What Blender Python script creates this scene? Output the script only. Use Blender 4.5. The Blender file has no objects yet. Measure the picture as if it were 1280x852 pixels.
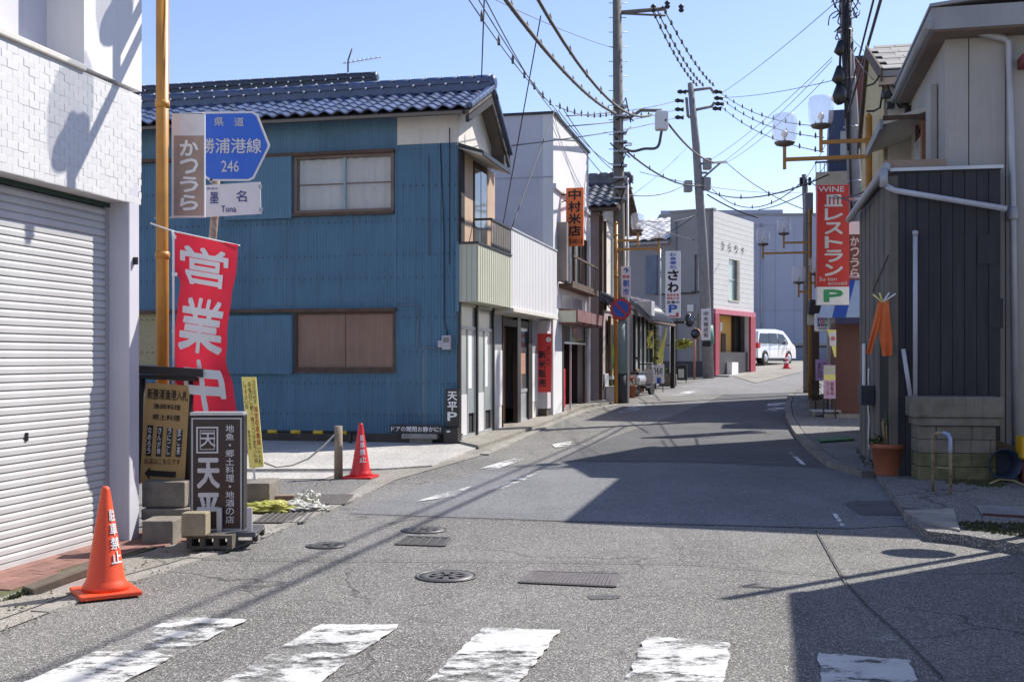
import bpy, bmesh, math, random
from mathutils import Vector, Matrix
random.seed(7)
sc = bpy.context.scene
COL = sc.collection
# ---------------------------------------------------------------- camera, sky, sun, exposure
cam_d = bpy.data.cameras.new('camera'); cam = bpy.data.objects.new('camera', cam_d); COL.objects.link(cam)
cam.location = (0, 0, 1.5); cam.rotation_euler = (math.radians(90), 0, 0)
cam_d.sensor_width = 36; cam_d.lens = 36*1400/1280; cam_d.shift_y = 21/1280
cam_d.clip_start = .05; cam_d.clip_end = 2000
sc.camera = cam
SUN_AZ, SUN_EL = math.radians(55), math.radians(46)
w = bpy.data.worlds.new('World'); sc.world = w; w.use_nodes = True
nt = w.node_tree; bg = nt.nodes['Background']
sky = nt.nodes.new('ShaderNodeTexSky'); sky.sky_type = 'NISHITA'; sky.sun_disc = False
sky.sun_elevation = SUN_EL; sky.sun_rotation = SUN_AZ
sky.air_density = 1.0; sky.dust_density = .35; sky.ozone_density = 3.0
tint = nt.nodes.new('ShaderNodeMix'); tint.data_type = 'RGBA'; tint.blend_type = 'MULTIPLY'; tint.inputs[0].default_value = 1; tint.inputs[7].default_value = (1.03, .925, .98, 1)   # the camera's white balance
nt.links.new(sky.outputs[0], tint.inputs[6]); nt.links.new(tint.outputs[2], bg.inputs[0]); bg.inputs[1].default_value = .12
sd = bpy.data.lights.new('sun', 'SUN'); sd.energy = 4.1; sd.angle = math.radians(.5); sd.color = (1, .95, .87)
sun = bpy.data.objects.new('sun', sd); COL.objects.link(sun)
SD = Vector((math.sin(SUN_AZ)*math.cos(SUN_EL), math.cos(SUN_AZ)*math.cos(SUN_EL), math.sin(SUN_EL)))
sun.rotation_euler = SD.to_track_quat('Z', 'Y').to_euler(); sun.location = SD*60
vs = sc.view_settings; vs.view_transform = 'Standard'; vs.look = 'None'; vs.exposure = .75; vs.gamma = 1
sc.cycles.max_bounces = 6; sc.cycles.transparent_max_bounces = 12

# ---------------------------------------------------------------- measuring helpers
F = 1400.0
GT = [(-60, 0), (20, 0), (25, .06), (28, .11), (32, .2), (36, .3), (40, .42), (45, .58), (50, .75), (60, 1.15), (70, 1.4), (90, 1.6), (500, 1.6)]
def g(Y):
    for (a, b), (c, d) in zip(GT, GT[1:]):
        if Y <= c: return b+(d-b)*(Y-a)/(c-a)
    return 1.6
def at(px, py, Y): return Vector(((px-640)/F*Y, Y, 1.5+(447-py)/F*Y))
def gp(px, py, h=0):
    Y = 1.5
    while Y < 120:
        if 1.5+(447-py)/F*Y <= g(Y)+h: break
        Y += .02
    return Vector(((px-640)/F*Y, Y, g(Y)+h))
class Fr:                       # upright frame: x to the right of the street, y along it, z up
    def __init__(s, ox, oy, deg):
        s.o = Vector((ox, oy, 0)); s.th = math.radians(deg)
        s.n = Vector((math.cos(s.th), -math.sin(s.th), 0)); s.s = Vector((math.sin(s.th), math.cos(s.th), 0))
    def front(s, px, py, y=0):  # where the sight line meets the plane local y
        d = Vector(((px-640)/F, 1, (447-py)/F)); t = (y+s.o.dot(s.s))/d.dot(s.s); p = d*t
        return (p-s.o).dot(s.n), 1.5+p.z
    def side(s, px, py, x=0):
        d = Vector(((px-640)/F, 1, (447-py)/F)); t = (x+s.o.dot(s.n))/d.dot(s.n); p = d*t
        return (p-s.o).dot(s.s), 1.5+p.z
    def w(s, x, y, z): return s.o+s.n*x+s.s*y+Vector((0, 0, z))
    def loc(s, p): q = Vector((p[0], p[1], 0))-s.o; return Vector((q.dot(s.n), q.dot(s.s), p[2]))

# ---------------------------------------------------------------- materials
MATS = {}
def mat(name, col, col2=None, rough=.7, scale=2.5, bump=.0, bscale=60, metal=0, streak=0, rnd=0, alpha=1, trans=0, spec=.5, dirt=0, dcol=(.06, .05, .04), coat=0):
    if name in MATS: return MATS[name]
    m = bpy.data.materials.new(name); m.use_nodes = True; n = m.node_tree.nodes; L = m.node_tree.links
    b = n['Principled BSDF']; b.inputs['Roughness'].default_value = rough; b.inputs['Metallic'].default_value = metal
    b.inputs['Specular IOR Level'].default_value = spec; b.inputs['Alpha'].default_value = alpha
    b.inputs['Transmission Weight'].default_value = trans; b.inputs['Coat Weight'].default_value = coat
    tc = n.new('ShaderNodeTexCoord')
    col2 = col2 or tuple(c*.78 for c in col)
    ns = n.new('ShaderNodeTexNoise'); ns.inputs['Scale'].default_value = scale; ns.inputs['Detail'].default_value = 7; ns.inputs['Roughness'].default_value = .62
    L.new(tc.outputs['Object'], ns.inputs['Vector'])
    cr = n.new('ShaderNodeValToRGB'); cr.color_ramp.elements[0].position = .34; cr.color_ramp.elements[1].position = .66
    cr.color_ramp.elements[0].color = (*col2, 1); cr.color_ramp.elements[1].color = (*col, 1)
    L.new(ns.outputs['Fac'], cr.inputs[0]); out = cr.outputs[0]
    def mix(fac, c, a):
        mx = n.new('ShaderNodeMix'); mx.data_type = 'RGBA'; L.new(a, mx.inputs[6])
        mx.inputs[7].default_value = (*c, 1); L.new(fac, mx.inputs[0]); return mx.outputs[2]
    if streak or dirt:
        mp = n.new('ShaderNodeMapping'); L.new(tc.outputs['Object'], mp.inputs[0])
        mp.inputs['Scale'].default_value = (7, 7, .5) if streak else (1.3, 1.3, 1.3)
        s2 = n.new('ShaderNodeTexNoise'); s2.inputs['Scale'].default_value = 1.6; s2.inputs['Detail'].default_value = 8; s2.inputs['Roughness'].default_value = .7
        L.new(mp.outputs[0], s2.inputs['Vector'])
        r2 = n.new('ShaderNodeMapRange'); r2.inputs[1].default_value = .5; r2.inputs[2].default_value = .78; r2.inputs[3].default_value = 0; r2.inputs[4].default_value = max(streak, dirt)
        L.new(s2.outputs['Fac'], r2.inputs[0]); out = mix(r2.outputs[0], dcol, out)
    if rnd:
        oi = n.new('ShaderNodeObjectInfo'); hs = n.new('ShaderNodeHueSaturation'); L.new(out, hs.inputs['Color'])
        r3 = n.new('ShaderNodeMapRange'); r3.inputs[3].default_value = 1-rnd; r3.inputs[4].default_value = 1+rnd
        L.new(oi.outputs['Random'], r3.inputs[0]); L.new(r3.outputs[0], hs.inputs['Value']); out = hs.outputs[0]
    L.new(out, b.inputs['Base Color'])
    if bump:
        nb = n.new('ShaderNodeTexNoise'); nb.inputs['Scale'].default_value = bscale; nb.inputs['Detail'].default_value = 3; L.new(tc.outputs['Object'], nb.inputs['Vector'])
        bn = n.new('ShaderNodeBump'); bn.inputs['Strength'].default_value = bump; bn.inputs['Distance'].default_value = .01
        L.new(nb.outputs['Fac'], bn.inputs['Height']); L.new(bn.outputs[0], b.inputs['Normal'])
    MATS[name] = m; return m
def asphalt(name, c1, c2, cs=170, crack=.45, patch=.35, light=(.52, .5, .47)):
    m = bpy.data.materials.new(name); m.use_nodes = True; n = m.node_tree.nodes; L = m.node_tree.links; b = n['Principled BSDF']
    b.inputs['Roughness'].default_value = .85; b.inputs['Specular IOR Level'].default_value = .3
    tc = n.new('ShaderNodeTexCoord')
    def noise(s, d, r=.6):
        q = n.new('ShaderNodeTexNoise'); q.inputs['Scale'].default_value = s; q.inputs['Detail'].default_value = d; q.inputs['Roughness'].default_value = r; L.new(tc.outputs['Object'], q.inputs['Vector']); return q.outputs['Fac']
    def mr(f, a, bb, c, d):
        r = n.new('ShaderNodeMapRange'); L.new(f, r.inputs[0])
        for i, v in enumerate((a, bb, c, d)): r.inputs[i+1].default_value = v
        return r.outputs[0]
    def mixc(f, a, bb):
        mx = n.new('ShaderNodeMix'); mx.data_type = 'RGBA'; L.new(f, mx.inputs[0])
        for v, i in ((a, 6), (bb, 7)):
            if isinstance(v, tuple): mx.inputs[i].default_value = (*v, 1)
            else: L.new(v, mx.inputs[i])
        return mx.outputs[2]
    big = mr(noise(.55, 8, .65), .36, .66, 0, 1)
    base = mixc(big, tuple(c*.88 for c in c2), tuple(c*1.06 for c in c1))
    mpl = n.new('ShaderNodeMapping'); mpl.inputs['Rotation'].default_value = (0, 0, math.radians(13)); mpl.inputs['Scale'].default_value = (1.1, .09, 1); L.new(tc.outputs['Object'], mpl.inputs[0])
    nl = n.new('ShaderNodeTexNoise'); nl.inputs['Scale'].default_value = 1.4; nl.inputs['Detail'].default_value = 5; L.new(mpl.outputs[0], nl.inputs['Vector'])
    base = mixc(mr(nl.outputs['Fac'], .48, .68, 0, .55), base, tuple(c*.72 for c in c2))
    base = mixc(mr(noise(6, 9, .8), .5, .72, 0, .5), base, tuple(c*1.25 for c in c1))
    vo = n.new('ShaderNodeTexVoronoi'); vo.inputs['Scale'].default_value = cs; L.new(tc.outputs['Object'], vo.inputs['Vector'])
    sp = n.new('ShaderNodeSeparateColor'); L.new(vo.outputs['Color'], sp.inputs[0])
    base = mixc(mr(sp.outputs[0], .68, .97, 0, 1), base, light)
    base = mixc(mr(sp.outputs[1], .5, .95, 0, .8), base, tuple(c*.3 for c in c2))
    vm = n.new('ShaderNodeTexVoronoi'); vm.inputs['Scale'].default_value = cs*.3; L.new(tc.outputs['Object'], vm.inputs['Vector'])
    sm = n.new('ShaderNodeSeparateColor'); L.new(vm.outputs['Color'], sm.inputs[0])
    base = mixc(mr(sm.outputs[0], .8, 1, 0, .35), base, tuple(c*.4 for c in c2))
    # cracks
    wn = n.new('ShaderNodeTexNoise'); wn.inputs['Scale'].default_value = 1.6; wn.inputs['Detail'].default_value = 5; L.new(tc.outputs['Object'], wn.inputs['Vector'])
    va = n.new('ShaderNodeVectorMath'); va.operation = 'MULTIPLY_ADD'; L.new(wn.outputs['Color'], va.inputs[0]); va.inputs[1].default_value = (1.2, 1.2, 0); L.new(tc.outputs['Object'], va.inputs[2])
    vc = n.new('ShaderNodeTexVoronoi'); vc.feature = 'DISTANCE_TO_EDGE'; vc.inputs['Scale'].default_value = .42; L.new(va.outputs[0], vc.inputs['Vector'])
    ck = mr(vc.outputs['Distance'], 0, .007, min(1, crack*1.8), 0)
    msk = mr(noise(.35, 2), .44, .52, 0, 1)
    mm = n.new('ShaderNodeMath'); mm.operation = 'MULTIPLY'; L.new(ck, mm.inputs[0]); L.new(msk, mm.inputs[1])
    base = mixc(mm.outputs[0], base, tuple(c*.3 for c in c2))
    # tar / oil stains and worn aggregate
    base = mixc(mr(noise(1.7, 9, .75), .62, .75, 0, patch), base, tuple(c*.45 for c in c2))
    L.new(base, b.inputs['Base Color'])
    bn = n.new('ShaderNodeBump'); bn.inputs['Strength'].default_value = .55; bn.inputs['Distance'].default_value = .006
    L.new(vo.outputs['Distance'], bn.inputs['Height']); L.new(bn.outputs[0], b.inputs['Normal'])
    MATS[name] = m; return m
def paint_mat(name, col, lo=.42, hi=.5, sc_=3.0, stretch=(1, 1, 1)):
    m = mat(name, col, tuple(c*.85 for c in col), rough=.6, scale=5, bump=.2, bscale=120)
    n = m.node_tree.nodes; L = m.node_tree.links; b = n['Principled BSDF']
    tc = n.new('ShaderNodeTexCoord'); mp = n.new('ShaderNodeMapping'); mp.inputs['Scale'].default_value = stretch; mp.inputs['Rotation'].default_value = (0, 0, math.radians(13))
    L.new(tc.outputs['Object'], mp.inputs[0])
    a = n.new('ShaderNodeTexNoise'); a.inputs['Scale'].default_value = sc_; a.inputs['Detail'].default_value = 12; a.inputs['Roughness'].default_value = .8
    L.new(mp.outputs[0], a.inputs['Vector'])
    a2 = n.new('ShaderNodeTexNoise'); a2.inputs['Scale'].default_value = .8; a2.inputs['Detail'].default_value = 3; L.new(tc.outputs['Object'], a2.inputs['Vector'])
    am = n.new('ShaderNodeMix'); am.inputs[0].default_value = .35; L.new(a.outputs['Fac'], am.inputs[2]); L.new(a2.outputs['Fac'], am.inputs[3])
    r = n.new('ShaderNodeMapRange'); r.inputs[1].default_value = lo; r.inputs[2].default_value = hi; L.new(am.outputs[0], r.inputs[0]); r.inputs[3].default_value = .1; L.new(r.outputs[0], b.inputs['Alpha'])
    return m
road_m = asphalt('asphalt_road', (.215, .208, .195), (.150, .145, .136), cs=150)
road_new = asphalt('asphalt_patch_fine', (.225, .225, .23), (.175, .175, .18), cs=150, crack=.1, patch=.1, light=(.34, .35, .37))
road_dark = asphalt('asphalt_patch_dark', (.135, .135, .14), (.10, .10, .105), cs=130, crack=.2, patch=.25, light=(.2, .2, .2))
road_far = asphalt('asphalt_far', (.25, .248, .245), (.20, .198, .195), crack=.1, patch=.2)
walk_m = asphalt('concrete_walk', (.37, .345, .30), (.27, .25, .215), cs=140, crack=.5, patch=.35, light=(.48, .46, .42))
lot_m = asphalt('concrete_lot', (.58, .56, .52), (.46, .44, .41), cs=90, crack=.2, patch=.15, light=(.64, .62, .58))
kerb_m = mat('kerb_concrete', (.36, .34, .30), (.22, .21, .19), rough=.9, scale=4, bump=.3, dirt=.5)
sidew_m = asphalt('sidewalk_asphalt', (.2, .195, .19), (.14, .138, .135), cs=120, crack=.6, patch=.3)
white_paint = paint_mat('road_paint', (.60, .60, .58), .455, .505, 3.6, (1.0, 1.6, 1))
worn_paint = paint_mat('road_paint_worn', (.75, .75, .73), .47, .56, 4.0)
white_wall = mat('white_wall', (.74, .73, .73), (.68, .67, .68), rough=.75, scale=1.2, bump=.15, bscale=50, streak=.25, dcol=(.45, .43, .40))
tile_w = mat('white_wall_tile', (.71, .70, .69), (.64, .63, .62), rough=.5, scale=3, rnd=.03, dirt=.35, dcol=(.42, .41, .39), bump=.15, bscale=80)
grout = mat('tile_joint', (.60, .59, .58), rough=.9)
shut_m = mat('shutter_white', (.58, .575, .57), (.50, .495, .49), rough=.42, scale=1.4, rnd=.035, dirt=.35, dcol=(.5, .47, .42))
lav_shade = mat('shade_lavender_plaster', (.60, .59, .64), (.53, .52, .57), rough=.85, scale=1.5, streak=.35, dcol=(.38, .36, .36))  # white plaster with the lavender of shade put into its colour; streaks are stains
brick_m = mat('red_brick', (.28, .145, .115), (.21, .11, .09), rough=.9, scale=8, rnd=.22, bump=.4, bscale=90, dirt=.4, dcol=(.25, .2, .17))
moss = mat('moss_joint', (.13, .13, .06), (.06, .07, .03), rough=1, scale=14, bump=.6, bscale=40)
blue_c = mat('blue_corrugated_steel', (.110, .222, .318), (.092, .19, .275), rough=.5, scale=1.1, streak=.65, dcol=(.07, .11, .13), rnd=.08)
blue_l = mat('blue_corrugated_upper', (.125, .24, .33), (.105, .21, .29), rough=.5, scale=1.1, streak=.4, dcol=(.05, .1, .13), rnd=.06)
brown_w = mat('brown_weathered_wood', (.12, .075, .05), (.07, .045, .035), rough=.8, scale=6, streak=.4)
board_w = mat('brown_plywood', (.27, .165, .11), (.20, .125, .09), rough=.65, scale=1.3, streak=.5, dcol=(.38, .27, .2))
kawara = mat('blue_glazed_tile', (.065, .10, .20), (.038, .06, .13), rough=.38, scale=6, rnd=.3, spec=.8)
kaw_dk = mat('dark_roof_tile', (.035, .045, .075), (.025, .03, .05), rough=.35, scale=6, rnd=.3)
kaw_gr = mat('grey_roof_tile', (.12, .13, .16), (.07, .08, .1), rough=.35, scale=6, rnd=.3)
plaster = mat('cream_plaster', (.70, .67, .61), (.6, .57, .52), rough=.85, scale=2, streak=.45, dcol=(.4, .36, .3))
cream = mat('cream_panel', (.56, .56, .44), (.50, .50, .40), rough=.6, scale=2, streak=.3, dcol=(.4, .37, .28))
black_m = mat('black_metal', (.018, .018, .02), (.012, .012, .013), rough=.4)
black_w = mat('black_stained_wood', (.028, .022, .02), (.018, .015, .014), rough=.6, scale=8)
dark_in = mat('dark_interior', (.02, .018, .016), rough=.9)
glass_m = mat('window_glass', (.10, .115, .12), (.07, .08, .09), rough=.06, spec=.9)
glass_l = mat('frosted_window_glass', (.34, .38, .38), (.28, .31, .32), rough=.25, spec=.7)
curtain_m = mat('curtain', (.78, .76, .71), (.70, .68, .63), rough=.9, scale=3)
alu = mat('aluminium', (.55, .56, .58), (.45, .46, .48), rough=.4, metal=.5)
galv = mat('galvanised_pipe', (.42, .43, .47), (.34, .35, .38), rough=.45, metal=.2, dirt=.3)
amber = mat('amber_painted_steel', (.50, .235, .035), (.40, .18, .028), rough=.45, scale=4, dirt=.35, dcol=(.2, .1, .04))
conc_pole = mat('pole_concrete', (.20, .185, .165), (.15, .14, .125), rough=.9, scale=5, streak=.5, bump=.2)
conc_l = mat('pale_concrete_pole', (.27, .265, .27), (.21, .205, .21), rough=.9, scale=5, streak=.4)
cable = mat('black_cable', (.02, .02, .022), rough=.6)
cable_g = mat('grey_cable', (.10, .095, .10), rough=.6)
cone_m = mat('orange_red_plastic', (.86, .095, .028), (.76, .075, .022), rough=.45, scale=4, dirt=.45, dcol=(.35, .03, .02))
cone_r = mat('red_plastic', (.66, .025, .03), (.55, .02, .024), rough=.4, scale=4, dirt=.2, dcol=(.3, .02, .02))
white_p = mat('white_lettering', (.82, .82, .82), (.76, .76, .76), rough=.6)
black_p = mat('black_lettering', (.012, .012, .012), rough=.6)
red_p = mat('red_lettering', (.6, .03, .03), rough=.6)
blue_p = mat('blue_lettering', (.03, .10, .45), rough=.6)
blue_s = mat('sign_blue', (.012, .11, .60), (.02, .13, .56), rough=.3, scale=3, dirt=.25, dcol=(.06, .2, .6))
sign_w = mat('sign_white', (.72, .72, .74), (.64, .64, .66), rough=.45, scale=3, dirt=.2, dcol=(.45, .45, .45))
block_m = mat('concrete_block', (.26, .235, .20), (.16, .145, .12), rough=.95, scale=9, bump=.6, bscale=70, dirt=.4)
ply_m = mat('tan_wood_board', (.56, .36, .14), (.48, .30, .11), rough=.7, scale=3, streak=.3, dcol=(.25, .15, .07))
shed_m = mat('black_stained_boards', (.036, .037, .043), (.026, .027, .032), rough=.8, scale=1.5, streak=.5, dcol=(.08, .08, .09))
shed_g = mat('weathered_grey_boards', (.17, .155, .135), (.115, .105, .095), rough=.9, scale=2, streak=.6, dcol=(.07, .06, .055))
grey_p = mat('grey_cement_panel', (.40, .38, .35), (.34, .325, .30), rough=.9, scale=1.2, streak=.4, dcol=(.22, .2, .18), bump=.15)
fascia_g = mat('grey_painted_fascia', (.30, .30, .31), (.25, .25, .26), rough=.6, scale=2, streak=.2)
terra = mat('terracotta_plastic', (.38, .13, .065), (.32, .105, .055), rough=.65, scale=4, dirt=.2)
leaf_m = mat('green_leaf', (.07, .13, .03), (.05, .09, .02), rough=.6)
leaf_y = mat('yellow_flower_leaf', (.45, .42, .08), (.2, .24, .05), rough=.7)
yellow_p = mat('yellow_board', (.88, .80, .24), (.82, .74, .2), rough=.5)
maroon = mat('maroon_wall', (.20, .045, .045), (.15, .035, .035), rough=.7, scale=2)
steel_d = mat('grating_steel', (.20, .18, .17), (.13, .115, .11), rough=.6, metal=.4, scale=20)
iron = mat('cast_iron', (.17, .165, .16), (.11, .105, .10), rough=.5, metal=.4, scale=15)

def translucent(m, k=.45):
    n = m.node_tree.nodes; L = m.node_tree.links; b = n['Principled BSDF']; o = n['Material Output']
    t = n.new('ShaderNodeBsdfTranslucent'); mx = n.new('ShaderNodeMixShader'); mx.inputs[0].default_value = k
    src = b.inputs['Base Color'].links[0].from_socket; L.new(src, t.inputs['Color']); L.new(b.outputs[0], mx.inputs[1]); L.new(t.outputs[0], mx.inputs[2]); L.new(mx.outputs[0], o.inputs['Surface']); return m
# ---------------------------------------------------------------- mesh helpers
def smooth(P, k=6):
    P = [Vector(p) for p in P]; Q = [P[0]*2-P[1]]+P+[P[-1]*2-P[-2]]; out = []
    for i in range(1, len(Q)-2):
        a, b, c, d = Q[i-1:i+3]
        for j in range(k): t = j/k; out.append(.5*((2*b)+(c-a)*t+(2*a-5*b+4*c-d)*t*t+(3*b-a-3*c+d)*t**3))
    return out+[P[-1]]
class MB:
    def __init__(s, M=None): s.v = []; s.f = []; s.M = M or Matrix(); s.sm = []
    def add(s, vs, fs, smooth=False):
        k = len(s.v); s.v += [tuple(s.M @ Vector(v)) for v in vs]; s.f += [tuple(i+k for i in f) for f in fs]; s.sm += [smooth]*len(fs); return s
    def box(s, x0, x1, y0, y1, z0, z1):
        return s.add([(x, y, z) for z in (z0, z1) for y in (y0, y1) for x in (x0, x1)], [(0, 2, 3, 1), (4, 5, 7, 6), (0, 1, 5, 4), (2, 6, 7, 3), (0, 4, 6, 2), (1, 3, 7, 5)])
    def bbox(s, x0, x1, y0, y1, z0, z1, b=.01):   # box with chamfered edges
        bm = bmesh.new(); bmesh.ops.create_cube(bm, size=1)
        for v in bm.verts: v.co = Vector(((x0+x1)/2+v.co.x*(x1-x0), (y0+y1)/2+v.co.y*(y1-y0), (z0+z1)/2+v.co.z*(z1-z0)))
        bmesh.ops.bevel(bm, geom=bm.edges[:], offset=b, segments=2, affect='EDGES', profile=.5)
        s.add([v.co.copy() for v in bm.verts], [[v.index for v in f.verts] for f in bm.faces]) if bm.verts.index_update() is None else 0
        bm.free(); return s
    def prism(s, pts, a, b, axis='y'):      # polygon pts extruded between a and b along axis
        n = len(pts)
        def P(p, t): return {'y': (p[0], t, p[1]), 'x': (t, p[0], p[1]), 'z': (p[0], p[1], t)}[axis]
        return s.add([P(p, a) for p in pts]+[P(p, b) for p in pts], [tuple(range(n)), tuple(range(2*n-1, n-1, -1))]+[(i, i+n, (i+1) % n+n, (i+1) % n) for i in range(n)])
    def tube(s, pts, r, n=6, cap=True):
        pts = [Vector(p) for p in pts]; rs = r if isinstance(r, (list, tuple)) else [r]*len(pts); vs = []
        for i, p in enumerate(pts):
            d = (pts[min(i+1, len(pts)-1)]-pts[max(i-1, 0)]).normalized()
            u = d.orthogonal().normalized() if i == 0 else (u-d*u.dot(d)).normalized()
            w_ = d.cross(u)
            vs += [p+(u*math.cos(2*math.pi*k/n)+w_*math.sin(2*math.pi*k/n))*rs[i] for k in range(n)]
        fs = [(i*n+k, i*n+(k+1) % n, (i+1)*n+(k+1) % n, (i+1)*n+k) for i in range(len(pts)-1) for k in range(n)]
        s.add(vs, fs, True)
        if cap: s.f += [tuple(len(s.v)-len(vs)+k for k in reversed(range(n))), tuple(len(s.v)-n+k for k in range(n))]; s.sm += [False, False]
        return s
    def lathe(s, prof, c=(0, 0, 0), n=20, ax='z'):
        vs = []
        for r, z in prof:
            for k in range(n):
                a = 2*math.pi*k/n; x, y = r*math.cos(a), r*math.sin(a)
                vs.append({'z': (c[0]+x, c[1]+y, c[2]+z), 'y': (c[0]+x, c[1]+z, c[2]+y), 'x': (c[0]+z, c[1]+x, c[2]+y)}[ax])
        m = len(prof); s.add(vs, [(i*n+k, i*n+(k+1) % n, (i+1)*n+(k+1) % n, (i+1)*n+k) for i in range(m-1) for k in range(n)], True)
        b = len(s.v)-m*n; s.f += [tuple(b+k for k in reversed(range(n))), tuple(b+(m-1)*n+k for k in range(n))]; s.sm += [False, False]
        return s
    def mesh(s, name, m, fix=True):
        me = bpy.data.meshes.new(name); me.from_pydata(s.v, [], s.f); me.update()
        me.polygons.foreach_set('use_smooth', s.sm); 
        if fix:
            bm = bmesh.new(); bm.from_mesh(me); bmesh.ops.recalc_face_normals(bm, faces=bm.faces); bm.to_mesh(me); bm.free()
        if m: me.materials.append(m)
        return me
    def build(s, name, m, parent=None, **kw):
        o = bpy.data.objects.new(name, s.mesh(name, m)); COL.objects.link(o)
        if parent: o.parent = parent
        for k, v in kw.items(): o[k] = v
        return o
def thing(name, label, cat, loc=(0, 0, 0), deg=0, group=None):
    o = bpy.data.objects.new(name, None); COL.objects.link(o); o.location = loc; o.rotation_euler.z = -math.radians(deg)
    o.empty_display_size = .1; o['label'] = label; o['category'] = cat
    if group: o['group'] = group
    return o
def tag(o, label, cat, group=None):
    o['label'] = label; o['category'] = cat
    if group: o['group'] = group
    return o
def bx(name, m, parent, *a, **kw): return MB().box(*a).build(name, m, parent, **kw)
def inst(me, name, parent, M, **kw):
    o = bpy.data.objects.new(name, me); COL.objects.link(o); o.parent = parent; o.matrix_local = M
    for k, v in kw.items(): o[k] = v
    return o
def copy_tree(o, parent=None):
    c = o.copy(); COL.objects.link(c); c.parent = parent
    for ch in list(o.children): copy_tree(ch, c)
    return c
def holes(x0, x1, z0, z1, hs):          # rectangle minus rectangles -> rectangles
    xs = sorted({x0, x1, *[min(max(v, x0), x1) for h in hs for v in h[:2]]}); out = []
    for a, b in zip(xs, xs[1:]):
        if b-a < 1e-5: continue
        cuts = sorted((max(h[2], z0), min(h[3], z1)) for h in hs if h[0] < (a+b)/2 < h[1]); z = z0
        for c, d in cuts:
            if d <= c: continue
            if c-z > 1e-4: out.append((a, b, z, c))
            z = max(z, d)
        if z1-z > 1e-4: out.append((a, b, z, z1))
    return out
def wallx(name, m, parent, x0, x1, z0, z1, y, t, hs=(), **kw):     # wall facing -y with openings
    b = MB()
    for r in holes(x0, x1, z0, z1, list(hs)): b.box(r[0], r[1], y, y+t, r[2], r[3])
    return b.build(name, m, parent, **kw)
def wally(name, m, parent, y0, y1, z0, z1, x, t, hs=(), **kw):     # wall in the plane x
    b = MB()
    for r in holes(y0, y1, z0, z1, list(hs)): b.box(x, x+t, r[0], r[1], r[2], r[3])
    return b.build(name, m, parent, **kw)
def corr(name, m, parent, x0, x1, z0, z1, y, hs=(), pitch=.058, dep=.014, **kw):
    b = MB()
    for (a, c, d, e) in holes(x0, x1, z0, z1, list(hs)):
        xs = [a]; k = math.floor(a/(pitch/4))+1
        while k*pitch/4 < c-1e-5: xs.append(k*pitch/4); k += 1
        xs.append(c); vs = []
        for x in xs:
            yy = y-dep*max(-.8, min(.8, 1.5*math.sin(2*math.pi*x/pitch))); vs += [(x, yy, d), (x, yy, e)]
        b.add(vs, [(2*i, 2*i+2, 2*i+3, 2*i+1) for i in range(len(xs)-1)])
    return b.build(name, m, parent, **kw)

_tc = {}
def glyphs(s, bold=0.0, lsp=1.0, align='CENTER'):
    key = (s, bold, lsp)
    if key not in _tc:
        c = bpy.data.curves.new('t', 'FONT'); c.body = s; c.offset = bold; c.resolution_u = 2; c.space_line = lsp; c.align_x = align
        o = bpy.data.objects.new('t', c); COL.objects.link(o); dg = bpy.context.evaluated_depsgraph_get(); dg.update()
        me = bpy.data.meshes.new_from_object(o.evaluated_get(dg))
        _tc[key] = ([v.co.copy() for v in me.vertices], [tuple(p.vertices) for p in me.polygons])
        bpy.data.objects.remove(o); bpy.data.curves.remove(c); bpy.data.meshes.remove(me)
    return _tc[key]
def textfit(mb, s, x0, x1, z0, z1, y, bold=.0, fn=None, vert=False, lsp=1.0, d=.0):
    if vert:
        n = len(s); h = (z1-z0)/n
        for i, ch in enumerate(s):
            if ch.strip(): 
                sh = .5 if ch in '・.' else (.14 if ch in '二一ー' else .06)
                sx = .36 if ch in '・.' else .02
                textfit(mb, ch, x0+(x1-x0)*sx, x1-(x1-x0)*sx, z1-(i+1)*h+h*sh*(.7 if ch in '・.' else 1), z1-i*h-h*sh*(.7 if ch in '・.' else 1), y, bold, fn)
        return mb
    if bold > 0:
        e = bold*min(x1-x0, z1-z0)*.9; q = (x0+e, x1-e, z0+e, z1-e)
        for i, (dx, dz) in enumerate(((0, 0), (1, 0), (-1, 0), (0, 1), (0, -1), (.7, .7), (-.7, -.7), (.7, -.7), (-.7, .7))[:5 if bold < .03 else 9]):
            f2 = (lambda k: (lambda x, z: (lambda p: (p[0], p[1]-k*.0004, p[2]))(fn(x, z))))(i) if fn else None
            textfit(mb, s, q[0]+dx*e, q[1]+dx*e, q[2]+dz*e, q[3]+dz*e, y-i*.0004, 0, f2)
        return mb
    vs, fs = glyphs(s, 0, lsp)
    if not vs: return mb
    a, b = min(v.x for v in vs), max(v.x for v in vs); c, e = min(v.y for v in vs), max(v.y for v in vs)
    if fn:      # cut long triangles so that the glyph follows the curved surface
        bm = bmesh.new(); bvs = [bm.verts.new((v.x, v.y, 0)) for v in vs]
        for f in fs:
            try: bm.faces.new([bvs[i] for i in f])
            except ValueError: pass
        for _ in range(3):
            le = [e_ for e_ in bm.edges if e_.calc_length() > (b-a)*.12]
            if not le: break
            bmesh.ops.subdivide_edges(bm, edges=le, cuts=1); bmesh.ops.triangulate(bm, faces=[f for f in bm.faces if len(f.verts) > 3])
        bm.verts.index_update(); vs = [v.co.copy() for v in bm.verts]; fs = [tuple(v.index for v in f.verts) for f in bm.faces]; bm.free()
    out = []
    for v in vs:
        x = x0+(v.x-a)/max(b-a, 1e-6)*(x1-x0); z = z0+(v.y-c)/max(e-c, 1e-6)*(z1-z0)
        out.append(fn(x, z) if fn else (x, y, z))
    k = len(mb.v); mb.v += [tuple(mb.M @ Vector(v)) for v in out]; mb.f += [tuple(i+k for i in f) for f in fs]; mb.sm += [False]*len(fs)
    return mb
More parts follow.
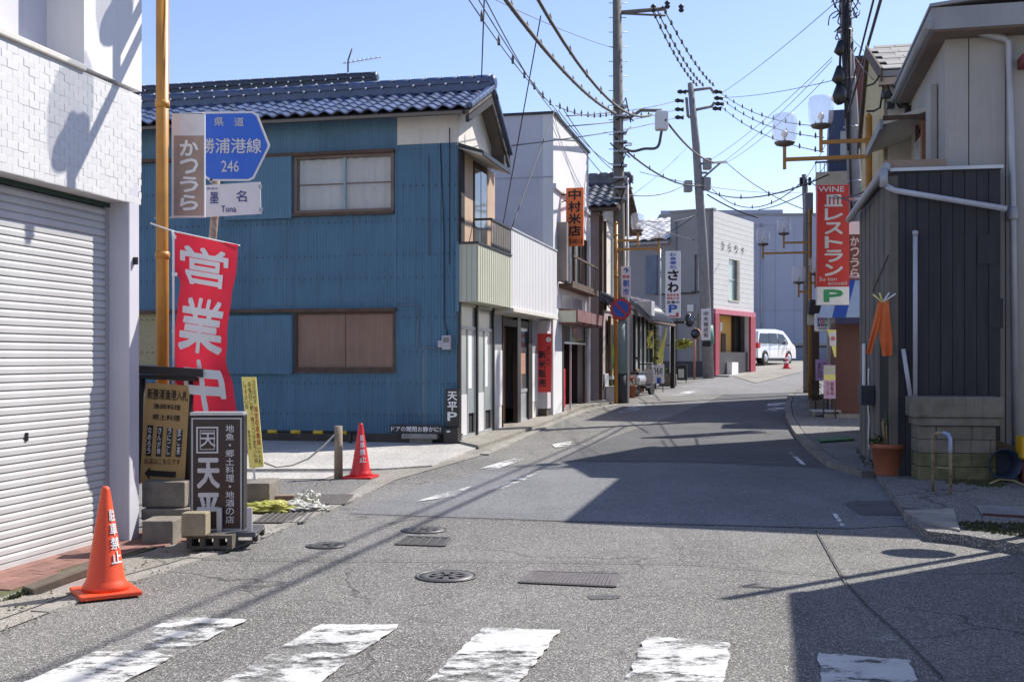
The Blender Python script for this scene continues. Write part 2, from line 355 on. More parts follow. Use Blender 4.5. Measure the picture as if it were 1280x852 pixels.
def letter(parent, m, items, y=-.004, name='lettering', fn=None):
    """items: (text, x0, x1, z0, z1, vert, bold) on the plane y, facing -y"""
    for it in items:
        b = MB(); t, x0, x1, z0, z1 = it[:5]; textfit(b, t, x0, x1, z0, z1, y, it[6] if len(it) > 6 else .01, fn, it[5] if len(it) > 5 else False)
        me = bpy.data.meshes.new(name); me.from_pydata(b.v, [], b.f); me.materials.append(m)
        o = bpy.data.objects.new(name, me); COL.objects.link(o); o.parent = parent
    return o
def drape(name, pts, h, m, skirt=0, parent=None, **kw):
    bm = bmesh.new(); bmv = [bm.verts.new((p[0], p[1], 0)) for p in pts]; bm.faces.new(bmv)
    for Y, _ in GT[1:-1]:
        bmesh.ops.bisect_plane(bm, geom=bm.verts[:]+bm.edges[:]+bm.faces[:], plane_co=(0, Y, 0), plane_no=(0, 1, 0))
    if skirt:
        be = [e for e in bm.edges if len(e.link_faces) == 1]
        r = bmesh.ops.extrude_edge_only(bm, edges=be); low = {v for v in r['geom'] if isinstance(v, bmesh.types.BMVert)}
    else: low = set()
    for v in bm.verts: v.co.z = g(v.co.y)+h-(skirt if v in low else 0)
    bmesh.ops.recalc_face_normals(bm, faces=bm.faces)
    if bm.faces and sum(f.normal.z for f in bm.faces) < 0: bmesh.ops.reverse_faces(bm, faces=bm.faces)
    bmesh.ops.triangulate(bm, faces=[f for f in bm.faces if len(f.verts) > 4])
    me = bpy.data.meshes.new(name); bm.to_mesh(me); bm.free(); me.materials.append(m)
    o = bpy.data.objects.new(name, me); COL.objects.link(o)
    if parent: o.parent = parent
    o['kind'] = 'structure'
    for k, v in kw.items(): o[k] = v
    return o
def PX(*ps, h=0): return [gp(x, y, h) for x, y in ps]
def kerb_run(name, pts, wdt, h, m, length=.6):   # kerb stones one by one along a line
    root = bpy.data.objects.new(name, None); COL.objects.link(root); root['kind'] = 'structure'
    P = [Vector(p[:2]) for p in pts]; seg = [(b-a).length for a, b in zip(P, P[1:])]; tot = sum(seg)
    def pos(t):
        for i, l in enumerate(seg):
            if t <= l or i == len(seg)-1: return P[i]+(P[i+1]-P[i])*(t/l)
            t -= l
    k = 0
    while k*length < tot:
        a, b = pos(k*length+.006), pos(min(tot, (k+1)*length)-.006); k += 1
        if (b-a).length < .05: continue
        d = (b-a).normalized(); nn = Vector((d.y, -d.x))*wdt
        q = [a, b, b+nn, a+nn]; mb = MB(); mb.add([(p.x, p.y, g(p.y)-.1) for p in q]+[(p.x, p.y, g(p.y)+h+random.uniform(-.004, .004)) for p in q],
            [(3, 2, 1, 0), (4, 5, 6, 7), (0, 1, 5, 4), (1, 2, 6, 5), (2, 3, 7, 6), (3, 0, 4, 7)])
        mb.build('kerb_stone', m, root)
    return root

# ================================================================= GROUND
ys = [-15]+[a for a, _ in GT[1:-1]]+[300]
mb = MB(); vs = []
for y in ys: vs += [(-250, y, g(y)), (300, y, g(y))]
mb.add(vs, [(2*i, 2*i+1, 2*i+3, 2*i+2) for i in range(len(ys)-1)])
mb.build('ground', road_m)['kind'] = 'structure'
drape('road_patch', PX((618, 585), (700, 577), (870, 578), (1045, 586), (1098, 590), (1165, 655), (1060, 661), (690, 651), (437, 642), (520, 612)), .004, road_new)
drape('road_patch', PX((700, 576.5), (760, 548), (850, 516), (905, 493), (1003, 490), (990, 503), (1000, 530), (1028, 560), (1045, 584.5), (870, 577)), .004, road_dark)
drape('road_patch', PX((1055, 630), (1070, 626), (1135, 628), (1132, 645), (1075, 644)), .008, road_dark)
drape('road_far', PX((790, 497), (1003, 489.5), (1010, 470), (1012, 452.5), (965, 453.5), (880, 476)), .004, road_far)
# left side: gutter concrete, lot, shop apron
drape('gutter_pavement', PX((-60, 813), (60, 768), (330, 673), (440, 627), (495, 600), (600, 570), (668, 540), (720, 518), (775, 506), (740, 503), (700, 512), (560, 560), (455, 592), (330, 592), (300, 640), (190, 690), (110, 706), (60, 727), (-60, 757)), .008, walk_m)
drape('asphalt_forecourt', PX((170, 600), (420, 600), (470, 596), (430, 622), (385, 640), (300, 640), (170, 660)), .012, road_m)
drape('parking_lot', PX((-60, 545), (572, 556), (585, 553), (600, 560), (540, 584), (480, 588), (-60, 590)), .03, lot_m, skirt=.03)
drape('parking_lot_edge', PX((-60, 592), (430, 592), (405, 600), (-60, 602)), .018, lot_m)
drape('shop_apron', PX((573, 556), (616, 540), (663, 518), (702, 510), (742, 499), (765, 505), (728, 511), (700, 523), (640, 547), (598, 562)), .07, walk_m, skirt=.08)
kerb_run('kerb', PX((600, 569), (640, 551), (668, 538), (700, 525), (730, 513), (768, 506)), .14, .03, kerb_m)
kerb_run('gutter_edge', PX((60, 768), (330, 673), (440, 627), (470, 612)), -.12, .016, kerb_m, .9)
# right sidewalk
RK = [(1007, 480), (994, 492), (989, 505), (992, 520), (1003, 537), (1022, 556), (1050, 577), (1095, 589), (1118, 620), (1138, 648), (1160, 664), (1205, 668), (1290, 682)]
sw = PX(*RK, h=.08)
drape('sidewalk', sw+[Vector((8.5, 7.5, 0)), Vector((14, 14, 0)), Vector((12, 40, 0)), Vector((gp(1012, 476).x, gp(1012, 476).y, 0))], .08, sidew_m, skirt=.1)
kerb_run('kerb', [p+Vector((-.02, 0, 0)) for p in sw[:8]], .16, .086, mat('kerb_dark', (.24, .23, .21), (.15, .145, .13), rough=.95, scale=5, dirt=.5))
drape('ramp_slab', PX((1130, 642), (1192, 640), (1200, 668), (1150, 655), h=.06), .098, kerb_m, skirt=.1)
# verges far left lot of the van
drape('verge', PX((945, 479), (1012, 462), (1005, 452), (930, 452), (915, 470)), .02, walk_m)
def seam(ps, w_=.008, m=None, h=.0125):
    P = PX(*ps)
    for a, b in zip(P, P[1:]):
        d = (b-a).normalized(); n_ = Vector((-d.y, d.x, 0))*w_; drape('road_seam', [a-n_, b-n_, b+n_, a+n_], h, m or road_seal)
road_seal = mat('seam_tar', (.07, .068, .066), rough=.9)
seam([(200, 699), (420, 702), (640, 703), (860, 706), (1060, 722)], .006); seam([(1020, 664), (1040, 700), (1056, 728), (1085, 760), (1130, 800), (1180, 852)], .006); seam([(690, 651.5), (1060, 661)], .008); seam([(437, 643), (690, 652)], .006)
seam([(700, 577.5), (870, 578.5), (1045, 587)], .012, None, .0128); seam([(1098, 590), (1122, 622), (1140, 655)], .01); seam([(0, 777), (150, 722), (330, 673)], .006)
for cx, cy, rr in ((752, 747, .08),):
    p = gp(cx, cy); rn_ = random.Random(cx); drape('road_pit', [Vector((p.x+rr*1.6*rn_.uniform(.6, 1.1)*math.cos(a*.5), p.y+rr*rn_.uniform(.5, 1.1)*math.sin(a*.5), 0)) for a in range(13)], .0035, road_dark)
# crosswalk
S13 = Vector((math.sin(math.radians(13.1)), math.cos(math.radians(13.1)), 0))
for (a, b) in (((218, 774), (311, 777)), ((400, 783), (500, 783)), ((605, 787), (701, 790)), ((808, 798), (913, 806)), ((1022, 819), (1136, 828))):
    p, q = gp(*a), gp(*b); 
    def rag(u, v, n=40, k=.011): return [u.lerp(v, i/n)+Vector((random.uniform(-k, k), random.uniform(-k, k), 0)) for i in range(n)]
    drape('crosswalk_stripe', rag(p, q, 14)+rag(q, q-S13*3)+rag(q-S13*3, p-S13*3, 8)+rag(p-S13*3, p), .013, white_paint)
for ps in ([(520, 628), (545, 620), (590, 608), (570, 621)], [(770, 517), (792, 506), (812, 506), (790, 517)], [(838, 495), (865, 487), (876, 487), (855, 495)], [(960, 505), (985, 503), (982, 507), (958, 509)], [(958, 511), (984, 509), (982, 513), (956, 515)],
           [(985, 566), (1003, 582), (1008, 582), (991, 566)], [(1038, 640), (1052, 660), (1058, 660), (1043, 640)], [(600, 586), (640, 574), (655, 575), (618, 588)], [(690, 556), (715, 552), (712, 557), (694, 560)],
           [(1093, 799), (1115, 797), (1116, 803), (1095, 803)], [(884, 470), (990, 455), (1000, 455), (900, 471)], [(640, 600), (660, 590), (676, 590), (655, 601)], [(612, 612), (636, 603), (650, 603), (622, 614)]):
    drape('lane_line', PX(*ps), .012, worn_paint)

def grating(px, label, bars, mat_=steel_d, h=.014):
    P = PX(*px); c = sum(P, Vector())/4; t = thing('drain_grating', label, 'drain grating', (0, 0, 0), 0, 'steel drain gratings')
    a, b, c_, d = P
    mb = MB(); mb.add([(p.x, p.y, g(p.y)+h) for p in P], [(0, 1, 2, 3)]); mb.build('pit', mat('grating_pit', (.07, .065, .06), rough=.9), t)
    def bar(p, q, r, nm):
        m = MB(); u = (q-p).normalized(); v = Vector((-u.y, u.x, 0))*r
        z = g(p.y)+h+.003
        m.add([(x.x, x.y, z) for x in (p-v, q-v, q+v, p+v)]+[(x.x, x.y, z+.004) for x in (p-v, q-v, q+v, p+v)], [(4, 5, 6, 7), (0, 1, 5, 4), (1, 2, 6, 5), (2, 3, 7, 6), (3, 0, 4, 7)]); m.build(nm, mat_, t)
    for p, q in ((a, b), (b, c_), (c_, d), (d, a)): bar(p, q, .014, 'rim')
    for i in range(1, bars):
        k = i/bars; bar(a.lerp(b, k), d.lerp(c_, k), .011, 'bar')
    return t
grating([(318, 655), (378, 655), (393, 641), (338, 641)], 'rusty brown drain grating beside the plastic bags at the gutter', 8)
grating([(385, 632), (430, 632), (441, 620), (400, 620)], 'grey drain grating behind the plastic bags by the red cone', 12)
grating([(650, 729), (768, 734), (773, 719), (668, 715)], 'wide steel drain grating in the middle of the road', 24, h=.004)
grating([(495, 681), (555, 683), (562, 673), (510, 671)], 'small square iron cover with bars beside the round manhole', 5, iron, .004)
def manhole(px, py, r, label):
    p = gp(px, py); t = thing('manhole_cover', label, 'manhole cover', (p.x, p.y, g(p.y)+.004), 0, 'round manhole covers')
    MB().lathe([(r, 0), (r, .007), (r*.93, .007), (r*.93, .004), (.001, .004)], n=28).build('rim', iron, t)
    m = MB()
    m.lathe([(r*.9, .004), (r*.9, .0065), (r*.6, .0065), (r*.58, .004)], n=28)
    for k in range(8):
        a = k*math.pi/4; m.M = Matrix.Rotation(a, 4, 'Z'); m.box(r*.1, r*.55, -.02, .02, .004, .0066)
    m.build('cover_plate', iron, t)
manhole(558, 721, .21, 'round iron manhole cover in the road nearest the crosswalk')
manhole(530, 663, .2, 'round iron manhole cover directly behind the small square cover')
manhole(408, 682, .16, 'small round iron cover near the gutter on the left')

# brick pavement in front of the shutter shop
A = Fr(-3.30, 9.12, 12)
pav = bpy.data.objects.new('brick_pavement', None); COL.objects.link(pav); pav['kind'] = 'structure'; pav.location = (A.o.x, A.o.y, 0); pav.rotation_euler.z = -A.th
outl = [A.loc(gp(x, y)) for x, y in ((-60, 757), (60, 727), (110, 706), (190, 688))]
bx('joint_bed', moss, pav, -.3, .55, -4.5, .45, -.05, .012)
def edge_x(y):
    P = [(p.y, p.x) for p in outl]
    for (a, b), (c, d) in zip(P, P[1:]):
        if y <= c or (c, d) == P[-1]: return b+(d-b)*(y-a)/(c-a)
bme = MB().bbox(-.0485, .0485, -.0985, .0985, 0, .06, .004).mesh('brick', brick_m)
for i in range(-1, 8):
    for j in range(-20, 4):
        x = .05+i*.1; y = j*.2+(i % 2)*.1
        if -3.3 < y < .42 and x+.05 < edge_x(y)+.03 and x > -.06:
            inst(bme, 'brick', pav, Matrix.Translation((x, y, -.04+random.uniform(-.002, .002))) @ Matrix.Rotation(random.uniform(-.01, .01), 4, 'Z'))

# ================================================================= BUILDING A (white shop with shutter)
bA = thing('white_shop', 'white tiled shop building with a closed roller shutter at the left edge', 'building', A.o, 12)
bx('wall', lav_shade, bA, -6, -.12, -4.6, .6, -.2, 7.5)
ZS = 2.72
slat = MB().prism([(0, 0), (0, .092), (-.018, .092), (-.018, 0), (-.003, 0)], 0, 4.5, 'y')
sl = MB(); sl.add([(x, y, z) for y in (0, 4.5) for x, z in ((-.010, 0), (.004, .004), (.005, .034), (-.002, .050), (-.010, .0535), (-.010, .0595))], [(0, 1, 7, 6), (1, 2, 8, 7), (2, 3, 9, 8), (3, 4, 10, 9), (4, 5, 11, 10)])
sme = sl.mesh('slat', shut_m)
for k in range(47): inst(sme, 'slat', bA, Matrix.Translation((random.uniform(-.0015, .0015), -4.5, .0+k*.0577)))
bx('shutter_backing', dark_in, bA, -.119, -.03, -4.5, 0, -.1, ZS)
bx('shutter_bottom_bar', shut_m, bA, -.012, .014, -4.5, -.01, -.02, .05)
bx('shutter_lock', black_m, bA, .006, .014, -1.06, -1.03, .9, .96)
bx('shutter_rail', mat('shutter_rail_grey', (.45, .44, .46), rough=.5), bA, -.012, .02, -.03, 0, 0, ZS)
bx('shutter_housing', mat('dark_green_strip', (.03, .07, .05), rough=.6), bA, -.05, .03, -4.5, 0, ZS, ZS+.035)
MB().bbox(-.118, .2, .002, .16, -.1, ZS+.3, .012).build('column', lav_shade, bA)
bx('parapet_wall', grout, bA, -.118, .1982, -4.6, -.0, ZS+.036, 3.66)
bx('end_wall', tile_w, bA, -.118, .1985, -.0, .19, ZS+.3, 3.66)
bx('upper_pier', white_wall, bA, -.35, .196, -.62, .2, 3.70, 7.5)
MB().bbox(-.3, .225, -4.6, -.622, 3.662, 3.71, .01).build('ledge', plaster, bA)
wf = bx('window', alu, bA, -.118, -.07, -2.6, -1.3, 4.0, 5.2); bx('pane', glass_m, wf, -.07, -.06, -2.54, -1.36, 4.06, 5.14)
tm = MB().bbox(.188, .2, 0, .112, 0, .056, .003).mesh('wall_tile', tile_w); n = 0; rest = MB()
for r in range(17):
    for c in range(38):
        y = .19-(c+1)*.118; z = ZS+.04+r*.0545
        if z+.056 > 3.665 or y < -4.4: continue
        if r % 2 and c == 0: rest.box(.188, .2, .135, .19, z, z+.05); continue
        if n < 300 and y > -2.1: inst(tm, 'wall_tile', bA, Matrix.Translation((random.uniform(-.0015, .0015), y+(.059 if r % 2 else 0), z))); n += 1
        else: rest.box(.188, .2, y+(.059 if r % 2 else 0), y+.112+(.059 if r % 2 else 0), z, z+.05)
rest.build('wall_tiling', tile_w, bA, kind='stuff')
bx('bracket', black_m, bA, .2, .235, .06, .08, 2.26, 2.32)

# ================================================================= generic pieces
def kaw_mesh(m, wd=.27, ln=.29):
    b = MB(); n = 7; top = []; 
    for i in range(n):
        u = i/(n-1); x = (u-.5)*wd; z = .035*math.sin(2*math.pi*(u-.18))*(.9) ; top.append((x, z))
    vs = []
    for (x, z) in top: vs += [(x, 0, z+.022), (x, ln, z), (x, 0, z-.004)]
    b.add(vs, [(3*i, 3*i+3, 3*i+4, 3*i+1) for i in range(n-1)], True)
    b.add(vs, [(3*i+2, 3*i+5, 3*i+3, 3*i) for i in range(n-1)])
    return b.mesh('roof_tile', m)
def tile_slope(me, parent, x0, x1, y0, z0, y1, z1, wd=.27, pit=.24):
    L_ = math.hypot(y1-y0, z1-z0); a = math.atan2(z1-z0, y1-y0); R = Matrix.Rotation(a, 4, 'X')
    nr = max(1, int(L_/pit)); nc = int((x1-x0)/wd)
    for r in range(nr):
        for c in range(nc):
            t = r/nr; p = Vector((x1-(c+.5)*wd, y0+(y1-y0)*t, z0+(z1-z0)*t+.045))
            inst(me, 'roof_tile', parent, Matrix.Translation(p+Vector((random.uniform(-.004, .004), 0, random.uniform(-.004, .004)))) @ R)
def ridge(parent, m, x0, x1, y, z, wd=.26, h=.2, knob=True):
    b = MB().box(x0, x1, y-wd/2, y+wd/2, z-.05, z+h*.45); b.box(x0, x1, y-wd/2-.03, y+wd/2+.03, z+h*.45, z+h*.55); b.build('ridge_course', m, parent)
    bx('ridge_course', m, parent, x0, x1, y-wd*.36, y+wd*.36, z+h*.55, z+h*.85)
    cm = MB().tube([(0, 0, 0), (.30, 0, 0)], .085, 10).mesh('ridge_tile', m); k = 0
    km = MB().lathe([(.02, -.012), (.02, .02), (.001, .028)], n=8).mesh('mortar_dot', white_p)
    while x1-(k+1)*.31 > x0:
        inst(cm, 'ridge_tile', parent, Matrix.Translation((x1-(k+1)*.31, y, z+h*.85+random.uniform(-.004, .004))))
        if knob:
            inst(km, 'mortar_dot', parent, Matrix.Translation((x1-(k+1)*.31-.005, y-.06, z+h*.85+.06)))
            inst(km, 'mortar_dot', parent, Matrix.Translation((x1-(k+1)*.31+.1, y-wd/2-.03, z+h*.42)) @ Matrix.Rotation(math.pi/2, 4, 'X'))
        k += 1
    MB().lathe([(.13, -.05), (.15, 0), (.13, .05), (.08, .07)], (x1+.02, y, z+.1), 14, 'x').build('ridge_end_tile', m, parent)
def window_front(parent, fr, px0, py0, px1, py1, y, frame_m, pane_m, split=1, name='window', depth=.05, curtain=False, ft=.05):
    x0, z1 = fr.front(px0, py0, y); x1, z0 = fr.front(px1, py1, y)
    wf = MB(); wf.box(x0, x1, y-.02, y+depth, z1-ft, z1); wf.box(x0, x1, y-.03, y+depth, z0, z0+ft*.9); wf.box(x0, x0+ft, y-.02, y+depth, z0+ft*.9, z1-ft); wf.box(x1-ft, x1, y-.02, y+depth, z0+ft*.9, z1-ft)
    w_ = wf.build(name, frame_m, parent); W_ = (x1-x0-2*ft)/split
    for i in range(split):
        bx('pane', pane_m, w_, x0+ft+i*W_+.002, x0+ft+(i+1)*W_-.002, y+.03, y+.04, z0+ft, z1-ft)
    return w_, (x0, x1, z0, z1)

# ================================================================= BUILDING B (blue corrugated house)
B = Fr(-.925, 19.4, 13)
bB = thing('blue_house', 'two-storey house clad in blue corrugated steel with blue tiled roof', 'house', B.o, 13)
def bf(px, py, y=0): return B.front(px, py, y)
EZ = 5.72
w1 = (*[bf(368, 192)[0], bf(493, 192)[0]], bf(430, 266)[1], bf(430, 193)[1])
w2 = (*[bf(369, 390)[0], bf(495, 390)[0]], bf(430, 463)[1], bf(430, 389)[1])
w3 = (bf(150, 390)[0], bf(210, 390)[0], bf(200, 456)[1], bf(200, 390)[1])
zm = bf(300, 196)[1]; wp = (bf(497, 140)[0], .0, bf(530, 180)[1], EZ+.1)
def sheets(m, xa, xb, za, zb, y, hs, wd=.64):
    x = xa
    while x < xb-.01:
        e = min(xb, x+wd)
        yy = y-random.uniform(0, .004)
        for q in holes(x, e, za, zb, hs): corr('cladding_sheet', m, bB, q[0], q[1]+(.015 if e < xb and abs(q[1]-e) < 1e-4 and (q[3]-q[2]) > (zb-za)*.98 else 0), q[2], q[3], yy)
        x = e
sheets(blue_c, -9, 0, .16, 1.75, 0, [w1, w2, w3]); sheets(blue_c, -9, 0, 1.74, zm, -.006, [w1, w2, w3])
sheets(blue_l, -9, wp[0], zm+.004, EZ+.1, -.008, [w1])
nl_ = MB(); nlm = MB()
for zz in (.5, 1.05, 1.6, 2.2, 2.9, 3.3, 3.9, 4.5):
    for k in range(70):
        x = -.06-k*.116
        if any(h[0]-.1 < x < h[1]+.1 and h[2]-.1 < zz < h[3]+.1 for h in (w1, w2)): continue
        nl_.box(x-.008, x+.008, -.034, -.01, zz-.008, zz+.008)
nl_.build('nail_rows', mat('rusty_nail', (.10, .09, .08), (.06, .04, .03), rough=.8), bB, kind='stuff')
corr('wall_cladding', blue_c, bB, wp[0]+.004, 0, zm+.004, wp[2]-.002, 0)
bx('white_panel', plaster, bB, wp[0], wp[1]-.01, -.02, .1, wp[2], EZ+.1)
bx('wall', dark_in, bB, -9, -.05, .3, 2.4, -.2, EZ)
bx('foundation', mat('dark_foundation', (.10, .085, .07), (.06, .05, .045), rough=.9, streak=.4), bB, -9, 0, -.03, .29, -.2, .17)
bx('window_recess', brown_w, bB, -9, 0.0-.06, .15, .17, .3, EZ)
def shutter_panel(px0, px1, py0, py1):
    x0 = bf(px0, 300)[0]; x1 = bf(px1, 300)[0]; z1 = bf(px0, py0)[1]; z0 = bf(px0, py1)[1]
    o = corr('shutter_case', blue_l, bB, x0, x1, z0, z1, -.10); bx('case_side', blue_l, o, x1, x1+.012, -.1, 0, z0, z1); bx('case_base', blue_c, o, x0, x1, -.1, 0, z0-.012, z0)
shutter_panel(283, 366, 200, 275); shutter_panel(283, 367, 395, 466); shutter_panel(160, 172, 200, 275)
bx('rail_board', brown_w, bB, -7.5, bf(494, 193)[0], -.11, .02, w1[3]-.01, w1[3]+.05)
bx('rail_board', brown_w, bB, -7.5, bf(496, 193)[0], -.11, .02, w2[3]-.01, w2[3]+.05)
bx('sill', brown_w, bB, w1[0]-.05, w1[1], -.09, .02, w1[2]-.05, w1[2]+.0); bx('sill', brown_w, bB, w2[0]-.05, w2[1], -.06, .02, w2[2]-.04, w2[2]+.0)
def sash_window(x0, x1, z0, z1, fm, pm, cur=True):
    wd = MB(); t = .06
    wd.box(x0, x1, -.03, .05, z1-t, z1); wd.box(x0, x1, -.04, .05, z0, z0+t); wd.box(x0, x0+t, -.03, .05, z0+t, z1-t); wd.box(x1-t, x1, -.03, .05, z0+t, z1-t)
    wo = wd.build('window', fm, bB); xm = (x0+x1)/2+.02
    bx('mullion', mat('pale_blue_frame', (.30, .42, .48), rough=.5), wo, xm-.02, xm+.02, -.02, .04, z0+t, z1-t)
    for a, b, yy, nm in ((x0+t, xm-.02, .03, pm), (xm+.02, x1-t, .0, pm)):
        bx('pane', nm, wo, a, b, yy, yy+.008, z0+t, z1-t); bx('glazing_bar', fm, wo, a, b, yy-.006, yy, (z0+z1)/2-.012, (z0+z1)/2+.012)
    return wo
cur_g = mat('curtained_glass', (.50, .49, .45), (.38, .37, .34), rough=.2, scale=2, spec=.6)
curt_pane = mat('clear_pane', (.5, .52, .5), rough=.05, alpha=.2, spec=.8)
wo = sash_window(*w1, mat('brown_window_frame', (.22, .16, .12), (.15, .1, .08), rough=.7), curt_pane)
cm_ = MB(); xs = [w1[0]+.07+i*.02 for i in range(int((w1[1]-w1[0]-.14)/.02)+1)]
vs = []
for i, x in enumerate(xs):
    yy = .088+.021*math.sin(i*.62)*(1+.4*math.sin(i*.13))+.006*math.sin(i*2.1); vs += [(x, yy, w1[2]+.06), (x, yy, w1[3]-.06)]
cm_.add(vs, [(2*i, 2*i+2, 2*i+3, 2*i+1) for i in range(len(xs)-1)], True).build('curtain', curtain_m, wo)
w2o = MB(); x0, x1, z0, z1 = w2
for a in ((x0, x1, z1-.05, z1), (x0, x1, z0, z0+.06), (x0, x0+.04, z0+.06, z1-.05), (x1-.05, x1, z0+.06, z1-.05)): w2o.box(a[0], a[1], -.03, .05, a[2], a[3])
w2o = w2o.build('window', brown_w, bB)
bx('board', board_w, w2o, x0+.04, (x0+x1)/2-.006, .02, .04, z0+.06, z1-.05); bx('board', board_w, w2o, (x0+x1)/2+.006, x1-.05, .012, .032, z0+.06, z1-.05); bx('board_batten', board_w, w2o, (x0+x1)/2-.03, (x0+x1)/2+.0, .0, .011, z0+.06, z1-.05)
bx('window_board', mat('yellow_woven_board', (.42, .36, .2), (.33, .28, .16), rough=.8, scale=30), bB, w3[0], w3[1], .02, .04, w3[2], w3[3])
# roof
ry, rz = 1.24, 6.42; by, bz = 2.67, 5.48; ey = -.42
prof = [(ey, EZ-.03), (ry, rz-.03), (by, bz-.03), (by, bz-.09), (ry, rz-.11), (ey, EZ-.1)]
MB().prism(prof, -9.2, .30, 'x').build('roof_deck', mat('roof_underlay', (.12, .10, .09), (.08, .07, .06), rough=.8), bB)
km = kaw_mesh(kawara)
tile_slope(km, bB, -7.5, .28, ey-.04, EZ-.02, ry, rz-.04)
MB().prism([(ry, rz), (by+.03, bz), (by+.03, bz+.03), (ry, rz+.05)], -9.2, .28, 'x').build('back_slope', kaw_dk, bB)
ridge(bB, kawara, -7.6, .28, ry, rz+.02)
vt = MB().bbox(-.05, .05, 0, .28, -.02, .07, .02).mesh('verge_tile', kawara)
for sgn, (ya, za, yb, zb) in ((1, (ey, EZ, ry, rz)), (-1, (by, bz, ry, rz))):
    a = math.atan2(zb-za, yb-ya); L_ = math.hypot(yb-ya, zb-za)
    for i in range(int(L_/.27)+1):
        t = min(i*.27/L_, 1-.27/L_)
        inst(vt, 'verge_tile', bB, Matrix.Translation((.31, ya+(yb-ya)*t, za+(zb-za)*t+.02)) @ Matrix.Rotation(a, 4, 'X'))
MB().prism([(ey, EZ-.13), (ry, rz-.13), (by, bz-.13), (by, bz-.26), (ry, rz-.27), (ey, EZ-.24)], .24, .30, 'x').build('barge_board', black_w, bB)
bx('eaves_board', brown_w, bB, -9.2, .24, ey+.0, ey+.03, EZ-.10, EZ-.03); 
bx('gutter', mat('brown_gutter', (.16, .13, .1), rough=.5), bB, -9.2, .2, ey-.07, ey-.01, EZ-.1, EZ-.05)
bx('beam_end', black_w, bB, -.1, .29, by-.5, by-.38, bz-.3, bz-.1)
MB().prism([(0, wp[2]-.05), (0, EZ-.05), (ry, rz-.12), (by-.35, bz+.1), (by-.35, wp[2]-.5)], -.06, .0, 'x').build('gable_wall', plaster, bB)
# street side
zc = 5.1
MB().prism([(0, .0), (.44, -.13), (.46, -.09), (.46, -.06), (0, .1)], 0, 1, 'y').mesh('x', None)
cn = MB(); cn.add([(x, y, z) for y in (-.02, 2.05) for x, z in ((0, zc+.03), (.43, zc-.12), (.43, zc-.07), (.40, zc-.03), (0, zc+.12))], [(0, 1, 2, 3, 4), (9, 8, 7, 6, 5)]+[(i, i+5, (i+1) % 5+5, (i+1) % 5) for i in range(5)]); cn.build('canopy', mat('canopy_underside', (.62, .58, .50), (.5, .46, .4), rough=.8, streak=.3), bB)
bx('canopy_edge', black_m, bB, .431, .455, -.03, 2.06, zc-.11, zc-.04); MB().prism([(0, zc+.04), (.44, zc-.08), (.44, zc-.03), (0, zc+.12)], -.04, -.021, 'y').build('canopy_top', black_m, bB)
def sw_(px, py, x=0): return B.side(px, py, x)
bx('street_wall', brown_w, bB, -.05, -.0, .0, 2.5, 3.4, zc)
bx('charred_post', mat('charred_bark', (.05, .045, .045), (.015, .014, .014), rough=.9, scale=20, bump=.8, bscale=30), bB, .0, .05, .0, .22, 3.45, zc-.02)
bx('wood_panel', mat('pale_wood', (.55, .40, .28), (.47, .33, .23), rough=.7, scale=3, streak=.3, dcol=(.3, .2, .14)), bB, .0, .03, .24, .85, 3.45, zc-.02)
bx('wood_panel', MATS['pale_wood'], bB, .0, .03, 1.9, 2.5, 3.45, zc-.02)
dr = bx('balcony_door', brown_w, bB, .0, .035, .9, 1.85, 3.45, zc-.05); bx('pane', glass_m, dr, .036, .042, .96, 1.35, 3.5, zc-.15); bx('pane', glass_m, dr, .036, .042, 1.4, 1.8, 3.5, zc-.15)
rl = MB(); rl.box(.33, .37, .9, 2.45, 3.98, 4.02); rl.box(.34, .36, .9, 2.45, 3.55, 3.57)
for k in range(9): rl.box(.345, .355, .92+k*.19, .935+k*.19, 3.48, 3.98)
rl.box(.0, .35, .89, .92, 3.98, 4.02); rl.build('balcony_rail', black_m, bB); bx('balcony_screen', mat('brown_mesh_screen', (.25, .22, .2), rough=.8, alpha=.6), bB, .346, .352, .92, 2.44, 3.58, 3.97)
# cream fascia box: vertical ribs
cbx = MB(); cbx.box(-.01, .355, -.05, 2.5, 2.47, 3.46); cb = cbx.build('fascia_box', cream, bB)
rb = MB().box(0, .008, 0, .012, 2.47, 3.46).mesh('panel_rib', cream)
for k in range(16): inst(rb, 'panel_rib', cb, Matrix.Translation((.355, -.04+k*.16, 0)))
for k in range(4): inst(rb, 'panel_rib', cb, Matrix.Translation((.06+k*.09, -.062, 0)))
bx('fascia_cap', black_m, bB, -.01, .375, -.07, 2.5, 3.462, 3.50)
# shopfront B
bx('soffit', plaster, bB, -.6, .0, .01, 2.5, 2.42, 2.46); bx('shop_back', mat('shop_interior', (.32, .32, .33), rough=.8), bB, -.65, -.6, 0, 2.5, 0, 2.42)
for y in (0.0, 1.17, 2.42): MB().box(-.06, .03, y, y+.08, 0, 2.46).build('post', black_m, bB)
for (a, b, c) in ((.08, 1.17, 0), (1.25, 2.42, 1)):
    fo = MB(); fo.box(-.04, -.0, a, b, 2.0, 2.06); fo.box(-.04, 0, a, b, .08, .14); fo.box(-.04, 0, a, a+.05, .14, 2.0); fo.box(-.04, 0, b-.05, b, .14, 2.0); fo.box(-.04, 0, (a+b)/2-.03, (a+b)/2+.03, .14, 2.0)
    fo = fo.build('glass_door', alu, bB); bx('pane', glass_l, fo, -.025, -.018, a+.05, b-.05, .5, 2.0); bx('kick_panel', sign_w, fo, -.03, -.01, a+.05, (a+b)/2-.03, .14, .85)
    bx('transom_pane', glass_l, bB, -.03, -.02, a, b, 2.06, 2.42); bx('paper_notice', white_p, fo, -.016, -.014, a+.62, a+.85, .95, 1.9)
bx('threshold', kerb_m, bB, -.1, .06, .0, 2.5, -.1, .085)
